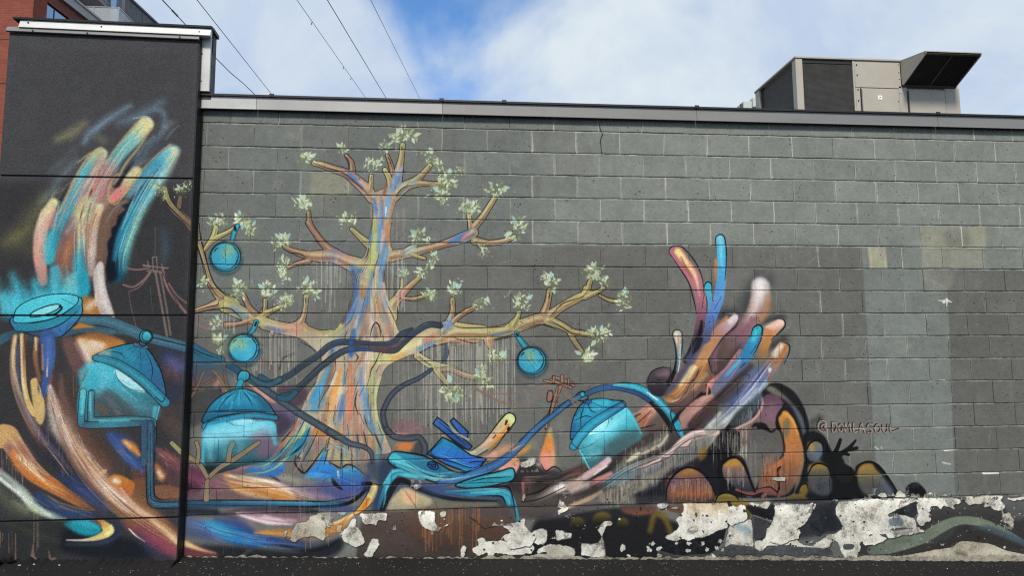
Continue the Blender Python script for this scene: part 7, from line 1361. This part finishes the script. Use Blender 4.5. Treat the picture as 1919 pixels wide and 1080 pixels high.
bx_(-13.82, -12.25, BY+.12, 28, 13.4, 17.62).build('rear_wall', M_CLAD, ap)
dr = bx_(-13.30, -12.27, BY+.04, BY+.12, 14.6, 17.4).build('glass_door', M_FRAME, ap)
for a, b in ((-13.26, -13.03), (-12.84, -12.36)): sub(bx_(a, b, BY+.02, BY+.039, 14.7, 17.35), 'pane', M_GLASS, dr)
bx_(-12.36, -12.22, BY-.02, BY+.12, 13.4, 17.62).build('metal_panel', M_CLAD, ap)
def f2(s, z, n=0): return (-12.22 + ds[0]*s + dn[0]*n, BY + ds[1]*s + dn[1]*n, z)
for k in range(3):
    a, b = k*1.35+.012, (k+1)*1.35-.012
    MB().poly([f2(a, 13.4), f2(b, 13.4), f2(b, 17.56), f2(a, 17.56), f2(a, 13.4, -.05), f2(b, 13.4, -.05), f2(b, 17.56, -.05), f2(a, 17.56, -.05)], [(0, 1, 2, 3), (7, 6, 5, 4), (0, 1, 5, 4), (1, 2, 6, 5), (2, 3, 7, 6), (3, 0, 4, 7)]).build('metal_panel', M_CLAD, ap)
MB().poly([f2(-.1, 17.56, .05), f2(4.1, 17.56, .05), f2(4.1, 17.66, .05), f2(-.1, 17.66, .05), f2(-.1, 17.56, -.4), f2(4.1, 17.56, -.4), f2(4.1, 17.66, -.4), f2(-.1, 17.66, -.4)], [(0, 1, 2, 3), (7, 6, 5, 4), (0, 1, 5, 4), (1, 2, 6, 5), (2, 3, 7, 6), (3, 0, 4, 7)]).build('roof_edge', M_CLAD, ap)
bl = bx_(-14.4, -12.93, 22.6, BY+.1, 16.89, 17.10).build('balcony_slab', M_SOF, ap); sub(bx_(-14.4, -12.90, 22.6, BY+.1, 17.101, 17.16), 'slab_lip', M_SLAB, bl)
rl = bx_(-13.75, -11.96, 22.98, 23.02, 16.46, 16.50).build('balcony_railing', M_RAIL, ap)
sub(bx_(-13.74, -12.0, 22.995, 23.005, 15.5, 16.45), 'glass_panel', M_CLEAR, rl)
for x in (-13.0, -11.98): sub(bx_(x-.02, x+.02, 22.97, 23.0, 15.4, 16.46), 'rail_post', M_RAIL, rl)
sub(bx_(-11.985, -11.975, 23.0, 27, 15.5, 16.45), 'glass_panel', M_CLEAR, rl); sub(bx_(-12.0, -11.96, 23.0, 27, 16.46, 16.50), 'handrail', M_RAIL, rl)
bx_(-14, -11.9, 22.9, 28, 15.1, 15.4).build('lower_balcony_slab', M_SLAB, ap)
# ================= overhead cables =================
M_CABLE = simple('black_cable', (.02, .02, .022), .6)
def ray(px, py, Y):
    q = wall_xz(np.array([[px, py]], float), Y)[0]; return Vector((q[0], Y, q[1]))
def cable(pts, r, label, sleeves=(), ties=()):
    P3 = [Vector(p) for p in pts]; root = empty('overhead_cable', P3[-1]); tag(root, label, 'cable', 'cables crossing the sky')
    cu = bpy.data.curves.new('line', 'CURVE'); cu.dimensions = '3D'; s = cu.splines.new('POLY'); s.points.add(len(P3)-1)
    for a, p in zip(s.points, P3): a.co = (*p, 1)
    cu.bevel_depth = r; cu.bevel_resolution = 1; t_ = bpy.data.objects.new('tmp', cu); link(t_); dg = bpy.context.evaluated_depsgraph_get(); me = bpy.data.meshes.new_from_object(t_.evaluated_get(dg)); bpy.data.objects.remove(t_)
    me.materials.append(M_CABLE); o = bpy.data.objects.new('wire', me); o.parent = root; o.matrix_parent_inverse = Matrix.Translation(-root.location); link(o)
    for a, b, q in sleeves: MB().cyl(a, b, q, 8).build('sleeve', M_CABLE, root)
    for a, b in ties: MB().cyl(a, b, .008, 5).build('wire_tie', M_CABLE, root)
cable([(-1.711, 0.250, 6.101), (-3.397, 7.000, 8.405), (-3.678, 8.125, 8.789), (-4.021, 9.250, 9.236), (-4.309, 10.375, 9.624), (-4.324, 11.500, 9.697), (-4.286, 12.625, 9.737), (-4.303, 13.750, 9.861), (-4.271, 14.875, 9.999), (-4.237, 16.000, 10.085), (-4.067, 21.625, 10.515)], .011, 'thick black cable passing behind the top of the stucco pier', sleeves=[((-3.678, 8.125, 8.789), (-4.021, 9.250, 9.236), .019)])
cable([(-1.833, -2.000, 6.781), (-2.763, 7.000, 8.432), (-3.693, 16.000, 10.083), (-4.437, 23.200, 11.404)], 0.008, 'thin cable just right of the stucco pier, second from the left', ties=[])
cable([(-1.069, -2.000, 6.924), (-0.905, 7.000, 8.510), (-0.741, 16.000, 10.096), (-0.610, 23.200, 11.365)], 0.006, 'thin cable with small wire ties, left of the middle sky cable', ties=[((-0.882, 8.286, 8.737), (-0.902, 8.286, 8.667)), ((-0.813, 12.030, 9.396), (-0.833, 12.030, 9.326)), ((-0.792, 13.226, 9.607), (-0.812, 13.226, 9.537))])
cable([(-0.606, -2.000, 7.007), (-0.329, 7.000, 8.534), (-0.052, 16.000, 10.061), (0.170, 23.200, 11.283)], 0.009, 'plain dark cable between the tied cable and the rightmost cable', ties=[])
cable([(-0.043, -2.000, 7.064), (0.498, 7.000, 8.569), (1.039, 16.000, 10.074), (1.472, 23.200, 11.278)], 0.006, 'rightmost thin cable crossing the sky beside the blue gap', ties=[])
